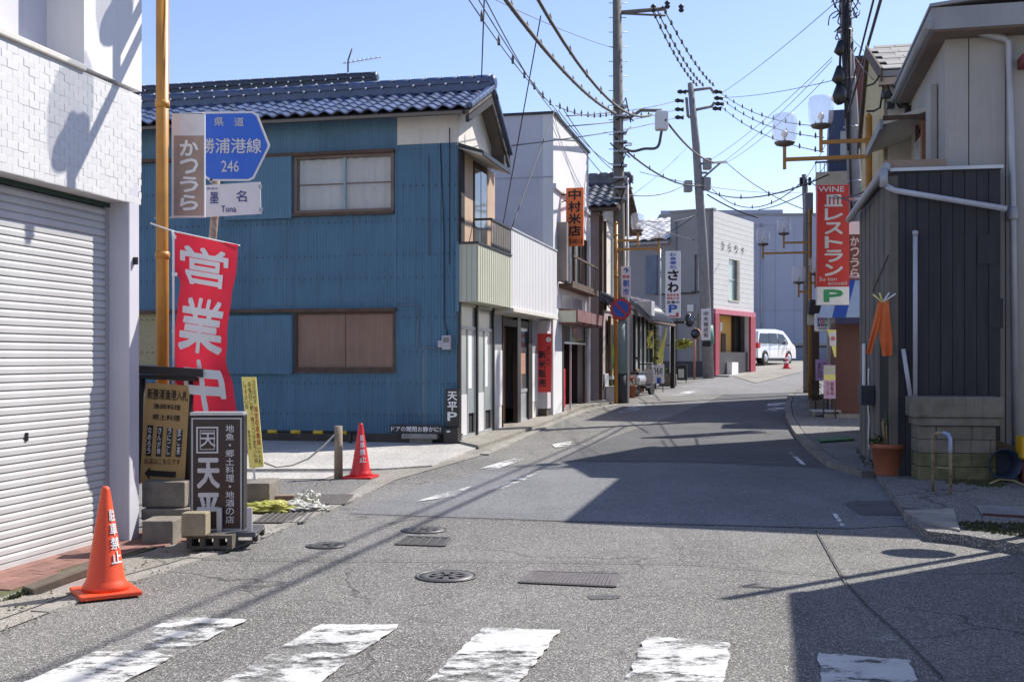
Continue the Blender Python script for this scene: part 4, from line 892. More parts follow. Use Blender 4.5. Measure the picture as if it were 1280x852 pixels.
vp = at(948, 455, 57.5); ph = math.radians(38); fw = Vector((math.sin(ph), math.cos(ph), 0)); rt = Vector((math.cos(ph), -math.sin(ph), 0)); vc = Vector((vp.x, vp.y, 0))+fw*2.3-rt*.86
van = thing('parked_van', 'white minivan parked beside the grey corner building', 'van', (vc.x, vc.y, g(60)-.0), 38)
vw = mat('white_car_paint', (.80, .80, .82), rough=.2, scale=2, coat=.6, col2=(.78, .78, .8)); vg = mat('car_glass', (.012, .015, .02), rough=.12, spec=.35)
prof = [(-2.3, .35), (-2.32, .9), (-2.22, 1.35), (-2.05, 1.72), (-1.7, 1.84), (0, 1.86), (.95, 1.78), (1.5, 1.42), (1.85, 1.12), (2.2, .98), (2.32, .75), (2.32, .32)]
bm = bmesh.new(); rows = []
for x, sc_ in ((-.86, 1), (-.82, 1.0), (.82, 1.0), (.86, 1)):
    rows.append([bm.verts.new((x*(1 if z < 1.1 else 1-.16*(z-1.1)/.76), y, z)) for y, z in prof])
for r in (0, 1, 2):
    for i in range(len(prof)): j = (i+1) % len(prof); bm.faces.new((rows[r][i], rows[r][j], rows[r+1][j], rows[r+1][i]))
bm.faces.new(rows[0]); bm.faces.new(rows[3][::-1]); bmesh.ops.recalc_face_normals(bm, faces=bm.faces); me = bpy.data.meshes.new('body'); bm.to_mesh(me); bm.free(); me.materials.append(vw)
bo = bpy.data.objects.new('body', me); COL.objects.link(bo); bo.parent = van
def sx_(z): return .86*(1 if z < 1.1 else 1-.16*(z-1.1)/.76)+.004
for pts in ([(-2.1, 1.12), (-1.0, 1.10), (-1.0, 1.62), (-1.95, 1.62)], [(-.95, 1.10), (.1, 1.08), (.1, 1.64), (-.95, 1.64)], [(.16, 1.08), (1.35, 1.06), (1.25, 1.3), (.85, 1.6), (.16, 1.64)]):
    for sg in (1, -1): MB().add([(sg*sx_(z), y, z) for y, z in pts], [tuple(range(len(pts)))]).build('side_window', vg, van)
MB().add([(x, -2.325+.0*z-(-.27*(z-1.1)/.6 if z > 1.1 else 0), z) for x, z in ((-.65, 1.15), (.65, 1.15), (.6, 1.6), (-.6, 1.6))], [(0, 1, 2, 3)]).build('rear_window', vg, van)
MB().add([(-.7, 1.56, 1.4), (.7, 1.56, 1.4), (.64, 1.0, 1.775), (-.64, 1.0, 1.775)], [(0, 1, 2, 3)]).build('windscreen', vg, van)
for sg in (1, -1):
    bx('tail_light', red_p, van, sg*.70 if sg > 0 else -.875, .875 if sg > 0 else -.70, -2.34, -2.1, .85, 1.12)
    for y in (-1.5, 1.4):
        MB().lathe([(.31, -.11), (.33, -.08), (.33, .08), (.31, .11)], (sg*.78, y, .33), 20, 'x').build('tyre', mat('tyre_rubber', (.02, .02, .02), rough=.8), van); MB().lathe([(.2, -.02), (.21, .0), (.19, .02), (.05, .04)] if sg > 0 else [(.05, -.04), (.19, -.02), (.21, 0), (.2, .02)], (sg*.89, y, .33), 14, 'x').build('rim', alu, van)
        MB().lathe([(.39, -.003), (.39, .003)], (sg*.862, y, .36), 20, 'x').build('wheel_arch', black_m, van)
bx('side_mirror', vw, van, .86, 1.02, .95, 1.1, 1.05, 1.2); bx('body_crease', galv, van, .862, .868, -2.0, 1.9, .83, .84); bx('sill_trim', black_m, van, .80, .868, -1.1, 1.05, .26, .34); bx('rear_bumper', vw, van, -.8, .8, -2.4, -2.3, .4, .62)

# ================================================================= cones
def cone(name, label, px, py, hpx, m, deg, letters=True, wh=False):
    p = gp(px, py); H = hpx*p.y/F; t = thing(name, label, 'traffic cone', (p.x, p.y, g(p.y)+.012), deg, 'plastic traffic cones')
    s = H/.7
    b = MB(); b.lathe([(.15*s, .03*s), (.142*s, .06*s), (.128*s, .085*s), (.12*s, .10*s), (.028*s, H*.965), (.024*s, H*.985), (.012*s, H)], n=32); b.build('body', m, t)
    q = .19*s; MB().bbox(-q, q, -q, q, 0, .03*s, .008).build('base', m, t)
    if letters:
        def fn(u, z):
            r = .12*s+(.028-.12)*s*(z-.1*s)/(H*.965-.1*s)+.0015; a = u/r if r > 0 else 0; a = .6+max(-1.4, min(1.4, u/(.075*s))); return (r*math.sin(a), -r*math.cos(a), z)
        letter(t, white_p, [('駐車禁止', -.035*s, .035*s, .2*s, .56*s, True, .03)], fn=fn)
    if wh:
        for k in (0, 1): z0 = H*(.35+k*.25); r0 = (.12+(.028-.12)*(.35+k*.25))*s; MB().lathe([(r0*1.12, z0), (r0*.98, z0+H*.12)], n=20).build('stripe', white_p, t)
    return t
cone('traffic_cone', 'large orange cone standing in front of the shutter', 132, 744, 134, cone_m, -32)
cone('traffic_cone', 'red cone standing beside the wooden post in front of the blue house', 451, 598, 68, cone_r, 10)
cone('traffic_cone', 'small red and white striped cone in front of the van', 983, 461, 20, cone_r, 0, False, True)
# wooden ramp planks
pw = gp(85, 735); o = thing('timber_ramp', 'broken timber step lying on the bricks beside the orange cone', 'timber', (pw.x, pw.y, .0), -50)
MB(Matrix.Rotation(-.2, 4, 'Y')).bbox(-.26, .26, -.07, .07, .05, .10, .006).build('plank', mat('wet_timber', (.20, .165, .12), (.11, .09, .07), rough=.9, scale=6, streak=.5), o); MB(Matrix.Translation((.02, .03, 0)) @ Matrix.Rotation(-.05, 4, 'Y')).bbox(-.2, .28, -.03, .09, .0, .035, .006).build('plank', brown_w, o)
MB(Matrix.Rotation(-.16, 4, 'Y')).bbox(-.22, .26, -.068, -.05, -.03, .05, .004).build('plank', plaster, o)

# ================================================================= amber lamp posts
lamp_glass = mat('lamp_glass', (.95, .95, .97), (.9, .9, .95), rough=.12, alpha=.30, spec=.9)
bulb_m = mat('lamp_bulb', (.9, .85, .78), rough=.3)
def lamp_post(label, X, Y, z0, top, deg, arms, low=0, r=.055, grp='amber street lamp posts'):
    t = thing('lamp_post', label, 'street lamp', (X, Y, z0), deg, grp)
    MB().tube([(0, 0, 0), (0, 0, top-.05)], r, 14).build('pole', amber, t); MB().lathe([(r*1.02, 0), (r*.9, .05), (.01, .1)], (0, 0, top-.05), 14).build('finial', amber, t)
    for zc in (top*.985-.3, top*.7, top*.45): MB().lathe([(r+.006, 0), (r+.008, .03), (r+.006, .06)], (0, 0, zc), 14).build('collar', amber, t)
    for (L_, z) in arms:
        a = MB(); sg = 1 if L_ > 0 else -1
        a.box(min(0, L_), max(0, L_), -.03, .03, z-.03, z+.03); a.box(L_-.028, L_+.028, -.028, .028, z-.16, z+.24); a.build('arm', amber, t)
        c = (L_, 0, z+.24)
        MB().lathe([(.03, -.03), (.14, .0), (.17, .035), (.165, .05)], c, 16).build('lamp_base', mat('lamp_base_grey', (.16, .13, .11), rough=.5), t)
        MB().lathe([(.15, .05), (.185, .09), (.2, .2), (.2, .43), (.185, .5), (.12, .52)], c, 8).build('lamp_shade', lamp_glass, t)
        MB().lathe([(.02, .05), (.02, .12), (.055, .17), (.055, .2), (.02, .25)], c, 12).build('bulb', bulb_m, t)
    return t
lamp_post('amber lamp post rising behind the menu sign in the left foreground', (203-640)/F*9.75, 9.75, 0, 5.25, 13, [(1.42, 4.85), (.85, 5.08)])
PR = at(1086, 447, 18.2)
lamp_post('amber lamp post with two glass lamps in front of the cream house', PR.x, PR.y, .1, 5.33, 13, [(-1.33, 4.67), (-.75, 4.93)])
PL = at(770, 447, 31.6)
lamp_post('amber lamp post standing against the tall concrete pole', PL.x, PL.y, .2, 5.1, 13, [(1.2, 4.35), (.62, 4.6)])
PD = at(1012.5, 447, 33)
lamp_post('distant amber lamp post with three lamps behind the red restaurant sign', PD.x, PD.y, .25, 5.6, 13, [(-1.35, 4.35), (-.75, 4.65), (-.32, 3.2), (.15, 3.45)])
# off-frame pole whose shadow crosses the road, with a round sign
o = lamp_post('dark street pole standing outside the frame by the near building', 5.22, 9.7, .05, 4.85, 13, [], r=.045, grp='street poles outside the frame')
MB().tube([(0, 0, 4.3), (-.28, 0, 4.3), (-.28, 0, 4.15)], .02).build('hook', amber, o)
m = MB(Matrix.Translation((-.28, .14, 2.3)) @ Matrix.Rotation(math.radians(-25), 4, 'Z')); m.lathe([(.24, -.02), (.25, 0), (.24, .02)], n=24, ax='y').build('round_plate', galv, o)

# ================================================================= SIGNS LEFT
# beige banner board
X0, Y0 = (203-640)/F*10, 9.94
bn = thing('vertical_town_sign', 'beige and white vertical board with white hiragana beside the amber pole', 'sign', (0, 9.94, 0), 0)
def L7(px, py, Y=9.94): return (px-640)/F*Y, 1.5+(447-py)/F*Y
x0, z1 = L7(215, 143); x1, z0 = L7(256.5, 272); xs, zs = L7(217, 170)
MB().bbox(x0, x1, -.012, .012, z0, z1, .003).build('panel', sign_w, bn); bx('picture', mat('faded_brown_print', (.42, .30, .24), (.30, .22, .19), rough=.6, scale=3, streak=.3, dcol=(.5, .42, .37)), bn, x0+.02, x1-.01, -.0145, -.0125, z0+.015, zs)
letter(bn, white_p, [('かつうら', x0+.07, x1-.05, z0+.05, zs-.03, True, .045)], -.018)
bx('faded_emblem', mat('faded_print', (.6, .6, .62), (.72, .72, .74), rough=.6, scale=12), bn, x0+.08, x1-.08, -.0145, -.0125, zs+.04, z1-.06)
for zz in (z1, z0): MB().tube([(X0-.06, .03, zz), (x1-.01, .0, zz+.01)], .008).build('bracket', galv, bn)
# hexagon route sign
YS = 10.6
hx = thing('route_sign', 'blue hexagonal route sign with number 246 on a bent white pole', 'road sign', ((290-640)/F*YS, YS, 0), 0)
def L8(px, py): return (px-290)/F*YS, 1.5+(447-py)/F*YS
def rpoly(P, off=0):
    c = Vector((sum(p[0] for p in P)/len(P), sum(p[1] for p in P)/len(P))); return [tuple(c+(Vector(p)-c)*(1-off)) for p in P]
hp = [L8(*q) for q in ((254, 140), (316, 139), (322, 143), (337, 181), (336, 185), (317, 223), (311, 226), (262, 226), (256, 222), (240, 184), (240, 179))]
MB().prism(rpoly(hp), -.0, .012).build('panel', sign_w, hx); MB().prism(rpoly(hp, .055), -.003, -.0005).build('face', blue_s, hx)
a = L8(268, 139); 
tx = [('県', *[L8(268, 0)[0], L8(280, 0)[0]], L8(0, 158)[1], L8(0, 147)[1]), ('道', L8(293, 0)[0], L8(305, 0)[0], L8(0, 158)[1], L8(0, 147)[1]), ('勝浦港線', L8(250, 0)[0], L8(327, 0)[0], L8(0, 192)[1], L8(0, 173)[1], False, .015), ('246', L8(277, 0)[0], L8(299, 0)[0], L8(0, 215)[1], L8(0, 201)[1])]
letter(hx, mat('grey_white_lettering', (.62, .64, .68), rough=.6), tx, -.007)
pl = MB().prism([L8(245, 232), L8(325, 227), L8(326, 267), L8(245, 272)], .01, .022).build('name_plate', sign_w, hx)
letter(hx, mat('navy_lettering', (.03, .06, .25), rough=.6), [('墨', L8(262, 0)[0], L8(273, 0)[0], L8(0, 254)[1], L8(0, 240)[1]), ('名', L8(295, 0)[0], L8(308, 0)[0], L8(0, 252)[1], L8(0, 238)[1]), ('Tona', L8(276, 0)[0], L8(295, 0)[0], L8(0, 265)[1], L8(0, 257)[1], False, .01), ('勝浦市', L8(258, 0)[0], L8(272, 0)[0], L8(0, 237)[1], L8(0, 234)[1], False, 0)], .006)
for q in ((264, 226), (325, 233), (326, 262)): MB().bbox(*[v+d for v, d in zip((L8(*q)[0],)*2, (-.015, .015))], .0, .012, L8(*q)[1]-.02, L8(*q)[1]+.02, .003).build('clip', galv, hx)
rust = mat('white_pole_with_rust', (.62, .60, .56), (.22, .11, .06), rough=.6, scale=7)
pp = [L8(233, 640), L8(232, 400), L8(232, 340), L8(240, 325), L8(256, 310), L8(264, 296), L8(266, 270), L8(268, 220), L8(268, 150)]
MB().tube([(q[0], .06, max(0, q[1])) for q in pp], .038, 12).build('pole', rust, hx)
# red banner
YB = 9.6; nb = thing('red_banner', 'tall red cloth banner with large white characters on a white pole', 'banner', ((217-640)/F*YB, YB, 0), 0)
def L9(px, py): return (px-217)/F*YB, 1.5+(447-py)/F*YB
MB().tube([(0, 0, 0), (0, 0, L9(0, 300)[1]), (-.01, 0, L9(0, 288)[1])], .011, 8).build('staff', white_p, nb)
MB().tube([(*[L9(188, 279)[0]], 0, L9(0, 279)[1]), (0, 0, L9(0, 289)[1]), (L9(300, 0)[0], -.0, L9(0, 307)[1])], .006, 6).build('cross_bar', white_p, nb)
def ban(u, v):  # u 0..1 across, v 0..1 downward
    lp = [(0, 219), (.097, 217), (.145, 217), (.2, 224), (.306, 220), (.4, 217), (.58, 219), (1, 234)]; rp = [(0, 298), (.1, 297), (.22, 293), (.4, 287), (.5, 283), (.6, 289), (1, 303)]
    def it(P):
        for p, q in zip(P, P[1:]):
            if v <= q[0]: k = max(0, (v-p[0])/(q[0]-p[0])); k = k*k*(3-2*k); return p[1]+(q[1]-p[1])*k
        return P[-1][1]
    px = it(lp)+(it(rp)-it(lp))*u; py = 290+16*u*(1-v)+310*v
    x, z = L9(px, py); return (x, .08*math.sin(v*7+u*2.6)*min(1, v*3+.2)*(.3+u)+.03*math.sin(u*5+v*3), z)
nu, nv = 16, 48
MB().add([ban(i/nu, j/nv) for j in range(nv+1) for i in range(nu+1)], [(j*(nu+1)+i, j*(nu+1)+i+1, (j+1)*(nu+1)+i+1, (j+1)*(nu+1)+i) for j in range(nv) for i in range(nu)], True).build('cloth', translucent(mat('banner_red', (.76, .035, .07), (.66, .028, .055), rough=.7, scale=2), .3), nb)
def bfn(x, z):
    p = ban(x, z); return (p[0], p[1]-.012, p[2])
letter(nb, white_p, [('営', .10, .86, .20, .04, False, .035), ('業', .08, .92, .475, .25, False, .035), ('中', .2, .86, .715, .50, False, .06)], fn=bfn)
for v in (.02, .17, .4, .62, .8): q = ban(0, v); MB().box(-.012, q[0]+.01, -.006, .006, q[2]-.015, q[2]+.015).build('loop', white_p, nb)

# tan menu sign with black roof
YM = 9.55; ms = thing('menu_sign', 'tan wooden menu board in a black roofed frame beside the white column', 'sign', ((208-640)/F*YM, YM, 0), 0)
def L10(px, py): return (px-208)/F*YM, 1.5+(447-py)/F*YM
bp = [L10(183, 478), L10(238, 482), L10(231, 604), L10(175, 603)]
MB().prism(bp[::-1], -.01, .012).build('board', ply_m, ms)
for a, b in (((178, 470), (172, 604)), ((240, 470), (234, 604))):
    p, q = L10(*a), L10(*b); MB().tube([(p[0], .01, p[1]), (q[0], .01, q[1])], .028, 4).build('post', black_w, ms)
p, q = L10(168, 456), L10(256, 461)
MB().prism([p, q, (q[0], q[1]-.07), (p[0], p[1]-.07)], -.09, .09).build('roof_beam', black_w, ms); p2, q2 = L10(176, 468), L10(248, 471); MB().prism([p2, q2, (q2[0], q2[1]-.035), (p2[0], p2[1]-.035)], -.05, .05).build('cross_beam', black_w, ms)
def tfn(x, z):   # board coordinates 0..1
    a, b, c, d = [Vector(v) for v in bp]; t = a.lerp(b, x); s = d.lerp(c, x); w_ = s.lerp(t, z); return (w_.x, -.015, w_.y)
letter(ms, black_p, [('新勝浦漁港入札', .05, .97, .84, .95, False, .02), ('漁師料理', .2, .82, .745, .80, False, .02), ('郷土料理', .2, .82, .635, .695, False, .02), ('お店はこちらです', .08, .88, .19, .25, False, .01)], fn=tfn)
ar = MB(); P = [(.10, .10), (.22, .165), (.22, .13), (.80, .12), (.80, .06), (.22, .07), (.22, .035)]; ar.add([tfn(*q) for q in P], [tuple(range(7))]); ar.build('arrow', black_p, ms)
for i, (tt) in enumerate(('なめろう', 'さんが焼', 'うにごし', 'まご茶')):
    x0 = .10+i*.222; s_ = MB(); s_.add([tuple(Vector(tfn(*q))+Vector((0, .0, 0))) for q in ((x0, .58-.01*i), (x0+.13, .58-.01*i), (x0+.12, .27), (x0, .27))]+[tuple(Vector(tfn(*q))+Vector((0, .004, 0))) for q in ((x0, .58-.01*i), (x0+.13, .58-.01*i), (x0+.12, .27), (x0, .27))], [(0, 1, 2, 3), (4, 5, 1, 0), (5, 6, 2, 1), (6, 7, 3, 2), (7, 4, 0, 3)]); s_ = s_.build('strip_label', black_m, ms)
    letter(ms, white_p, [(tt, x0+.02, x0+.105, .29, .565, True, .02)], fn=lambda x, z: (tfn(x, z)[0], -.019, tfn(x, z)[2]))
# concrete blocks under
def blockthing(label, px0, px1, py0, py1, Y, d, m=block_m, deg=0, hol=False, name='concrete_block', cat='concrete block'):
    x = (px0+px1)/2; p = at(x, py1, Y); W_ = (px1-px0)/F*Y/2; H_ = (py1-py0)/F*Y; z0 = max(p.z, 0)
    t = thing(name, label, cat, (p.x, Y+d/2, z0), deg, 'concrete blocks under the signs')
    if not hol: MB().bbox(-W_, W_, -d/2, d/2, 0, H_, .012).build('body', m, t)
    else:
        b = MB(); xs = [-W_, -W_*.78, -W_*.42, -W_*.18, W_*.18, W_*.42, W_*.78, W_]
        for r in holes(-W_, W_, 0, H_, [(xs[1], xs[2], H_*.22, H_*.78), (xs[3], xs[4], H_*.22, H_*.78), (xs[5], xs[6], H_*.22, H_*.78)]): b.box(r[0], r[1], -d/2, d/2, r[2], r[3])
        b.build('body', m, t)
    return t
blockthing('pale concrete block topmost of the pile under the menu board', 177, 231, 602, 634, 9.35, .22)
blockthing('mossy dark concrete block in the middle of the pile under the menu board', 176, 238, 636, 650, 9.3, .25)
blockthing('rough broken block on the ground lowest of the pile under the menu board', 177, 216, 651, 682, 8.95, .3)
blockthing('greyish block on the ground behind the lowest broken block', 200, 232, 650, 678, 9.25, .2)
# tenpei sign
YT = 8.85; tp = thing('restaurant_stand_sign', 'black framed stand sign with big white characters on metal brackets', 'sign', ((272-640)/F*YT, YT, 0), -3)
def L11(px, py): return (px-272)/F*YT, 1.5+(447-py)/F*YT
x0, z1 = L11(238, 519); x1, z0 = L11(304, 665)
MB().bbox(x0, x1, 0, .16, z0, z1, .008).build('cabinet', black_m, tp); bx('face', mat('dark_brown_face', (.035, .018, .016), (.028, .014, .013), rough=.35), tp, x0+.02, x1-.02, -.004, -.001, z0+.02, z1-.02)
fr = MB()
for q in ((x0+.012, x1-.012, z1-.03, z1-.018), (x0+.012, x1-.012, z0+.018, z0+.03), (x0+.012, x0+.024, z0+.03, z1-.03), (x1-.024, x1-.012, z0+.03, z1-.03)): fr.box(q[0], q[1], -.007, -.0045, q[2], q[3])
fr.build('border_line', mat('silver_line', (.5, .5, .5), rough=.5), tp); MB().bbox(x0, x1, -.01, .16, z1, z1+.025, .004).build('top_trim', alu, tp)
letter(tp, mat('silver_white_lettering', (.66, .65, .66), rough=.5), [('天', L11(251, 0)[0], L11(270, 0)[0], L11(0, 558)[1], L11(0, 540)[1], False, .02), ('天平', L11(246, 0)[0], L11(276, 0)[0], L11(0, 656)[1], L11(0, 569)[1], True, .05), ('地魚・郷土料理・地酒の店', L11(282, 0)[0], L11(293, 0)[0], L11(0, 654)[1], L11(0, 530)[1], True, .02)], -.009)
sq = MB()
for (a, b, t_) in ((0, 0, .012), (.028, 0, .005)):
    xa, za = L11(246, 566); xb, zb = L11(273, 533); xa += a; za += a; xb -= a; zb -= a
    sq.box(xa, xb, -.009, -.0045, zb-t_, zb).box(xa, xb, -.009, -.0045, za, za+t_).box(xa, xa+t_, -.009, -.0045, za+t_, zb-t_).box(xb-t_, xb, -.009, -.0045, za+t_, zb-t_)
sq.build('emblem_square', MATS['silver_white_lettering'], tp)
for px in (276, 313): x, z = L11(px, 660); MB().bbox(x-.02, x+.02, -.07, -.03, z-.02, z+.17, .003).build('bracket', alu, tp)
MB().bbox(L11(232, 0)[0], L11(322, 0)[0], -.12, .3, .1, .14, .005).build('base_board', mat('dark_grey_board', (.10, .10, .11), rough=.6), tp)
for k in range(2): MB().lathe([(.03, -.02), (.04, 0), (.03, .02)], (L11(320, 0)[0], -.05+k*.3, .09), 12, 'x').build('castor', black_m, tp)
blockthing('hollow concrete block with three holes under the black stand sign', 233, 290, 669, 686, 8.6, .2, mat('dark_block', (.12, .105, .085), (.07, .06, .05), rough=.95, scale=9, bump=.5), hol=True)
blockthing('small tan concrete cube resting before the black stand sign', 226, 257, 641, 670, 8.5, .15, mat('tan_block', (.33, .28, .19), (.25, .21, .14), rough=.95, scale=9, bump=.5))
# yellow notice board
YY = 12.0; yn = thing('yellow_notice', 'tilted tall yellow notice board with small vertical writing on a white post', 'sign', ((318-640)/F*YY, YY, 0), 0)
def L12(px, py): return (px-318)/F*YY, 1.5+(447-py)/F*YY
bp2 = [L12(302, 471), L12(320, 471), L12(330, 583), L12(312, 585)]
MB().prism(bp2[::-1], -.008, .006).build('board', yellow_p, yn)
def yfn(x, z): a, b, c, d = [Vector(v) for v in bp2]; t = a.lerp(b, x); s = d.lerp(c, x); w_ = s.lerp(t, z); return (w_.x, -.012, w_.y)
letter(yn, black_p, [('ゴミは必ず', .68, .92, .70, .97, True, 0), ('に入れ', .68, .92, .03, .22, True, 0), ('収集日に朝八時三〇分までに出', .40, .62, .05, .95, True, 0), ('して下さい。', .08, .3, .65, .95, True, 0), ('勝浦市役所', .1, .26, .2, .42, True, 0)], fn=yfn)
letter(yn, red_p, [('指定の収集袋', .68, .92, .24, .68, True, .01)], fn=yfn)
MB().tube([(L12(318, 0)[0], .02, L12(0, 606)[1]), (L12(314, 0)[0], .02, L12(0, 540)[1])], .014).build('post', white_p, yn)
o = blockthing('weathered concrete base block holding the white post of the yellow notice', 308, 337, 604, 640, 10.9, .5); 
# bags
def blob(parent, c, r, m, seed, name='bag'):
    bm = bmesh.new(); bmesh.ops.create_icosphere(bm, subdivisions=5, radius=1); rn = random.Random(seed); off = Vector((rn.random()*9, rn.random()*9, rn.random()*9))
    from mathutils import noise
    for v in bm.verts:
        k = 1+.38*noise.noise(v.co*2.2+off)+.22*noise.noise(v.co*5+off)+.14*abs(noise.noise(v.co*13+off)); v.co = Vector((c[0]+v.co.x*r[0]*k, c[1]+v.co.y*r[1]*k, max(.0, c[2]+v.co.z*r[2]*k)))
    me = bpy.data.meshes.new(name); bm.to_mesh(me); bm.free(); me.materials.append(m); o = bpy.data.objects.new(name, me); COL.objects.link(o)
    if parent: o.parent = parent
    return o
pb = gp(352, 640); rub = thing('plastic_bags', 'pile of crumpled white and yellow plastic bags on the gutter', 'plastic bags', (pb.x, pb.y, .02), 0)
ybag = mat('yellow_green_bag', (.50, .50, .12), (.38, .39, .09), rough=.35, scale=6); wbag = mat('white_bag', (.55, .55, .48), (.45, .45, .38), rough=.35, scale=6)
blob(rub, (-.12, -.04, .02), (.27, .14, .07), ybag, 1); blob(rub, (.1, .02, .02), (.2, .12, .06), wbag, 2); blob(rub, (.2, .25, .06), (.12, .1, .09), wbag, 3, 'bag')
blob(rub, (.3, .02, .01), (.16, .1, .04), wbag, 5)
o = thing('old_brick', 'brown brick block lying behind the plastic bags', 'brick', (pb.x-.02, pb.y+.3, .02), -8); MB().bbox(-.2, .16, -.06, .06, 0, .11, .008).build('body', mat('brown_block', (.28, .19, .14), (.2, .14, .1), rough=.9, scale=8), o)
# wooden post and rope
pp_ = gp(423, 599); wp_ = thing('wooden_post', 'weathered round wooden post with a rope left of the red cone', 'post', (pp_.x, pp_.y, 0), 0)
H = 1.5+(447-532)/F*pp_.y; MB().tube([(0, 0, 0), (0, 0, H)], [.055, .05], 14).build('post', mat('grey_tan_wood', (.36, .29, .21), (.22, .18, .13), rough=.85, streak=.5), wp_)
pts = [at(418, 543, pp_.y-.05), at(405, 557, pp_.y), at(385, 573, pp_.y-.1), at(365, 581, pp_.y-.2), at(345, 583, pp_.y-.3), at(331, 578, pp_.y-.5)]
tag(MB().tube(pts, .014, 6).build('rope', mat('white_rope', (.6, .58, .52), rough=.9)), 'pale rope sagging from the wooden post towards the yellow notice', 'rope')
# yellow/black bar
yb = thing('striped_bar', 'yellow and black parking bar along the blue wall', 'parking bar', B.w(0, -.5, 0), 13)
zz = B.front(400, 540, -.5)[1]; MB().tube([(-4.2, 0, zz), (B.front(447, 538, -.5)[0], 0, zz+.01)], .022, 8).build('bar', black_m, yb)
for px in (341, 370, 398, 428): x = B.front(px, 540, -.5)[0]; MB().tube([(x-.09, 0, zz), (x+.09, 0, zz)], .034, 8).build('sleeve', mat('yellow_sleeve', (.75, .5, .03), rough=.5), yb)
for x in (-4.1, -1.8): bx('foot', black_m, yb, x-.03, x+.03, -.03, .03, 0, zz)
# signs at blue corner
tpP = thing('parking_sign', 'black vertical sign with white characters and P leaning on the blue wall corner', 'sign', B.w(0, -.14, 0), 13)
x0, z1 = B.front(557, 486, -.14); x1, z0 = B.front(574, 534, -.14)
MB().bbox(x0, x1, 0, .06, z0, z1, .005).build('panel', black_m, tpP); letter(tpP, white_p, [('天平P', x0+.03, x1-.03, z0+.1, z1-.03, True, .04)])
MB().bbox(x0-.01, x1+.0, -.1, .06, 0, B.front(560, 534, -.14)[1], .01).build('stand', black_m, tpP); bx('stand_mark', white_p, tpP, x0+.05, x0+.11, -.104, -.1, z0-.08, z0-.05)
qs = thing('door_notice', 'small black horizontal notice with white lettering on a concrete stand', 'sign', B.w(0, -.25, 0), 13)
x0, z1 = B.front(487, 530, -.25); x1, z0 = B.front(553, 542, -.25)
MB().bbox(x0, x1, 0, .02, z0, z1, .003).build('board', black_m, qs); letter(qs, white_p, [('ドアの開閉お静かに!', x0+.03, x1-.03, z0+.03, z1-.03, False, .02)])
x2, x3 = B.front(502, 540, -.3)[0], B.front(546, 540, -.3)[0]; MB().bbox(x2, x3, -.06, .12, z0-.09, z0-.003, .008).build('stone_slab', kerb_m, qs); MB().bbox(x2+.13, x3-.1, -.03, .1, 0, z0-.092, .008).build('stone_base', block_m, qs)
# pole sign: no parking + market arrow
P1 = at(777, 447, 32.2)
pole1 = thing('utility_pole', 'tall dark concrete utility pole standing behind the round no parking sign', 'utility pole', (P1.x, 32.2, .15), 0)
def L13(px, py, Y=32.2): return (px-777)/F*Y, 1.5+(447-py)/F*Y-.15
MB().tube([(0, 0, 0), (-.06, 0, 4), (-.14, 0, 12.6)], [.19, .17, .12], 14).build('shaft', conc_pole, pole1)
MB().tube([(0, 0, .02), (0, 0, .9)], .197, 14).build('wrap', mat('dark_slate_wrap', (.06, .065, .07), rough=.7), pole1); MB().tube([(-.005, 0, .9), (-.03, 0, 2.4)], .195, 14).build('wrap', mat('pale_teal_wrap', (.22, .32, .31), (.18, .27, .26), rough=.6), pole1)
MB().tube([(.18, -.1, 0), (.16, -.1, 6.5)], .035, 8).build('riser_pipe', white_wall, pole1)
for k in range(14):
    z = 6.5+k*.42; MB().tube([(-.1-.27, 0, z), (-.1+.27, 0, z)], .012, 5).build('step_bolt', galv, pole1)
x, z = L13(832, 11); MB().tube([(-.1, 0, z-.12), (x, 0, z)], .06, 8).build('crossarm', conc_pole, pole1); MB().tube([(-.12, 0, L13(0, 17)[1]), (x, 0, z-.2)], .03, 6).build('brace', conc_pole, pole1)
for k in range(3): MB().lathe([(.05, 0), (.09, .06), (.05, .1), (.09, .16), (.04, .22)], (x-.35+k*.4, 0, z-.1+.1*(k % 2)), 10).build('insulator', black_m, pole1)
x, z = L13(827, 149); MB().bbox(x-.18, x+.18, -.18, .18, z-.32, z+.22, .05).build('transformer', sign_w, pole1)
MB().tube([(0, 0, L13(0, 147)[1]), (x-.9, 0, L13(0, 147)[1]), (x-.6, 0, L13(0, 138)[1]), (x, 0, L13(0, 138)[1])], .05, 8).build('crossarm', conc_pole, pole1)
MB().tube(smooth([(x, 0, z-.35), (x-.12, 0, z-.8), (x-.5, 0, L13(0, 186)[1]), (x-.85, 0, L13(0, 189)[1]), (-.05, 0, L13(0, 183)[1])]), .04, 8).build('jumper_cable', cable_g, pole1)
rn = random.Random(3)
for k in range(9): 
    z = L13(0, 135+k*14+rn.uniform(-4, 4))[1]; MB().tube([(-.25+rn.uniform(-.1, .1), -.15, z+rn.uniform(-.3, .3)), (-.05, -.22, z-.1), (.1, -.18, z+rn.uniform(-.1, .4)), (.15+rn.uniform(0, .2), .1, z+rn.uniform(-.5, .3))], .02, 6).build('cable_loop', cable, pole1)
    bx('clamp', galv, pole1, -.24, .14, -.22, .1, z-.05, z)
ms2 = thing('market_arrow_sign', 'narrow white sign with blue arrow on the dark concrete pole', 'sign', (P1.x, 31.9, .15), 0)
x0, z1 = L13(775, 333, 31.9); x1, z0 = L13(787, 371, 31.9); MB().bbox(x0, x1, -.02, .0, z0, z1, .004).build('panel', sign_w, ms2)
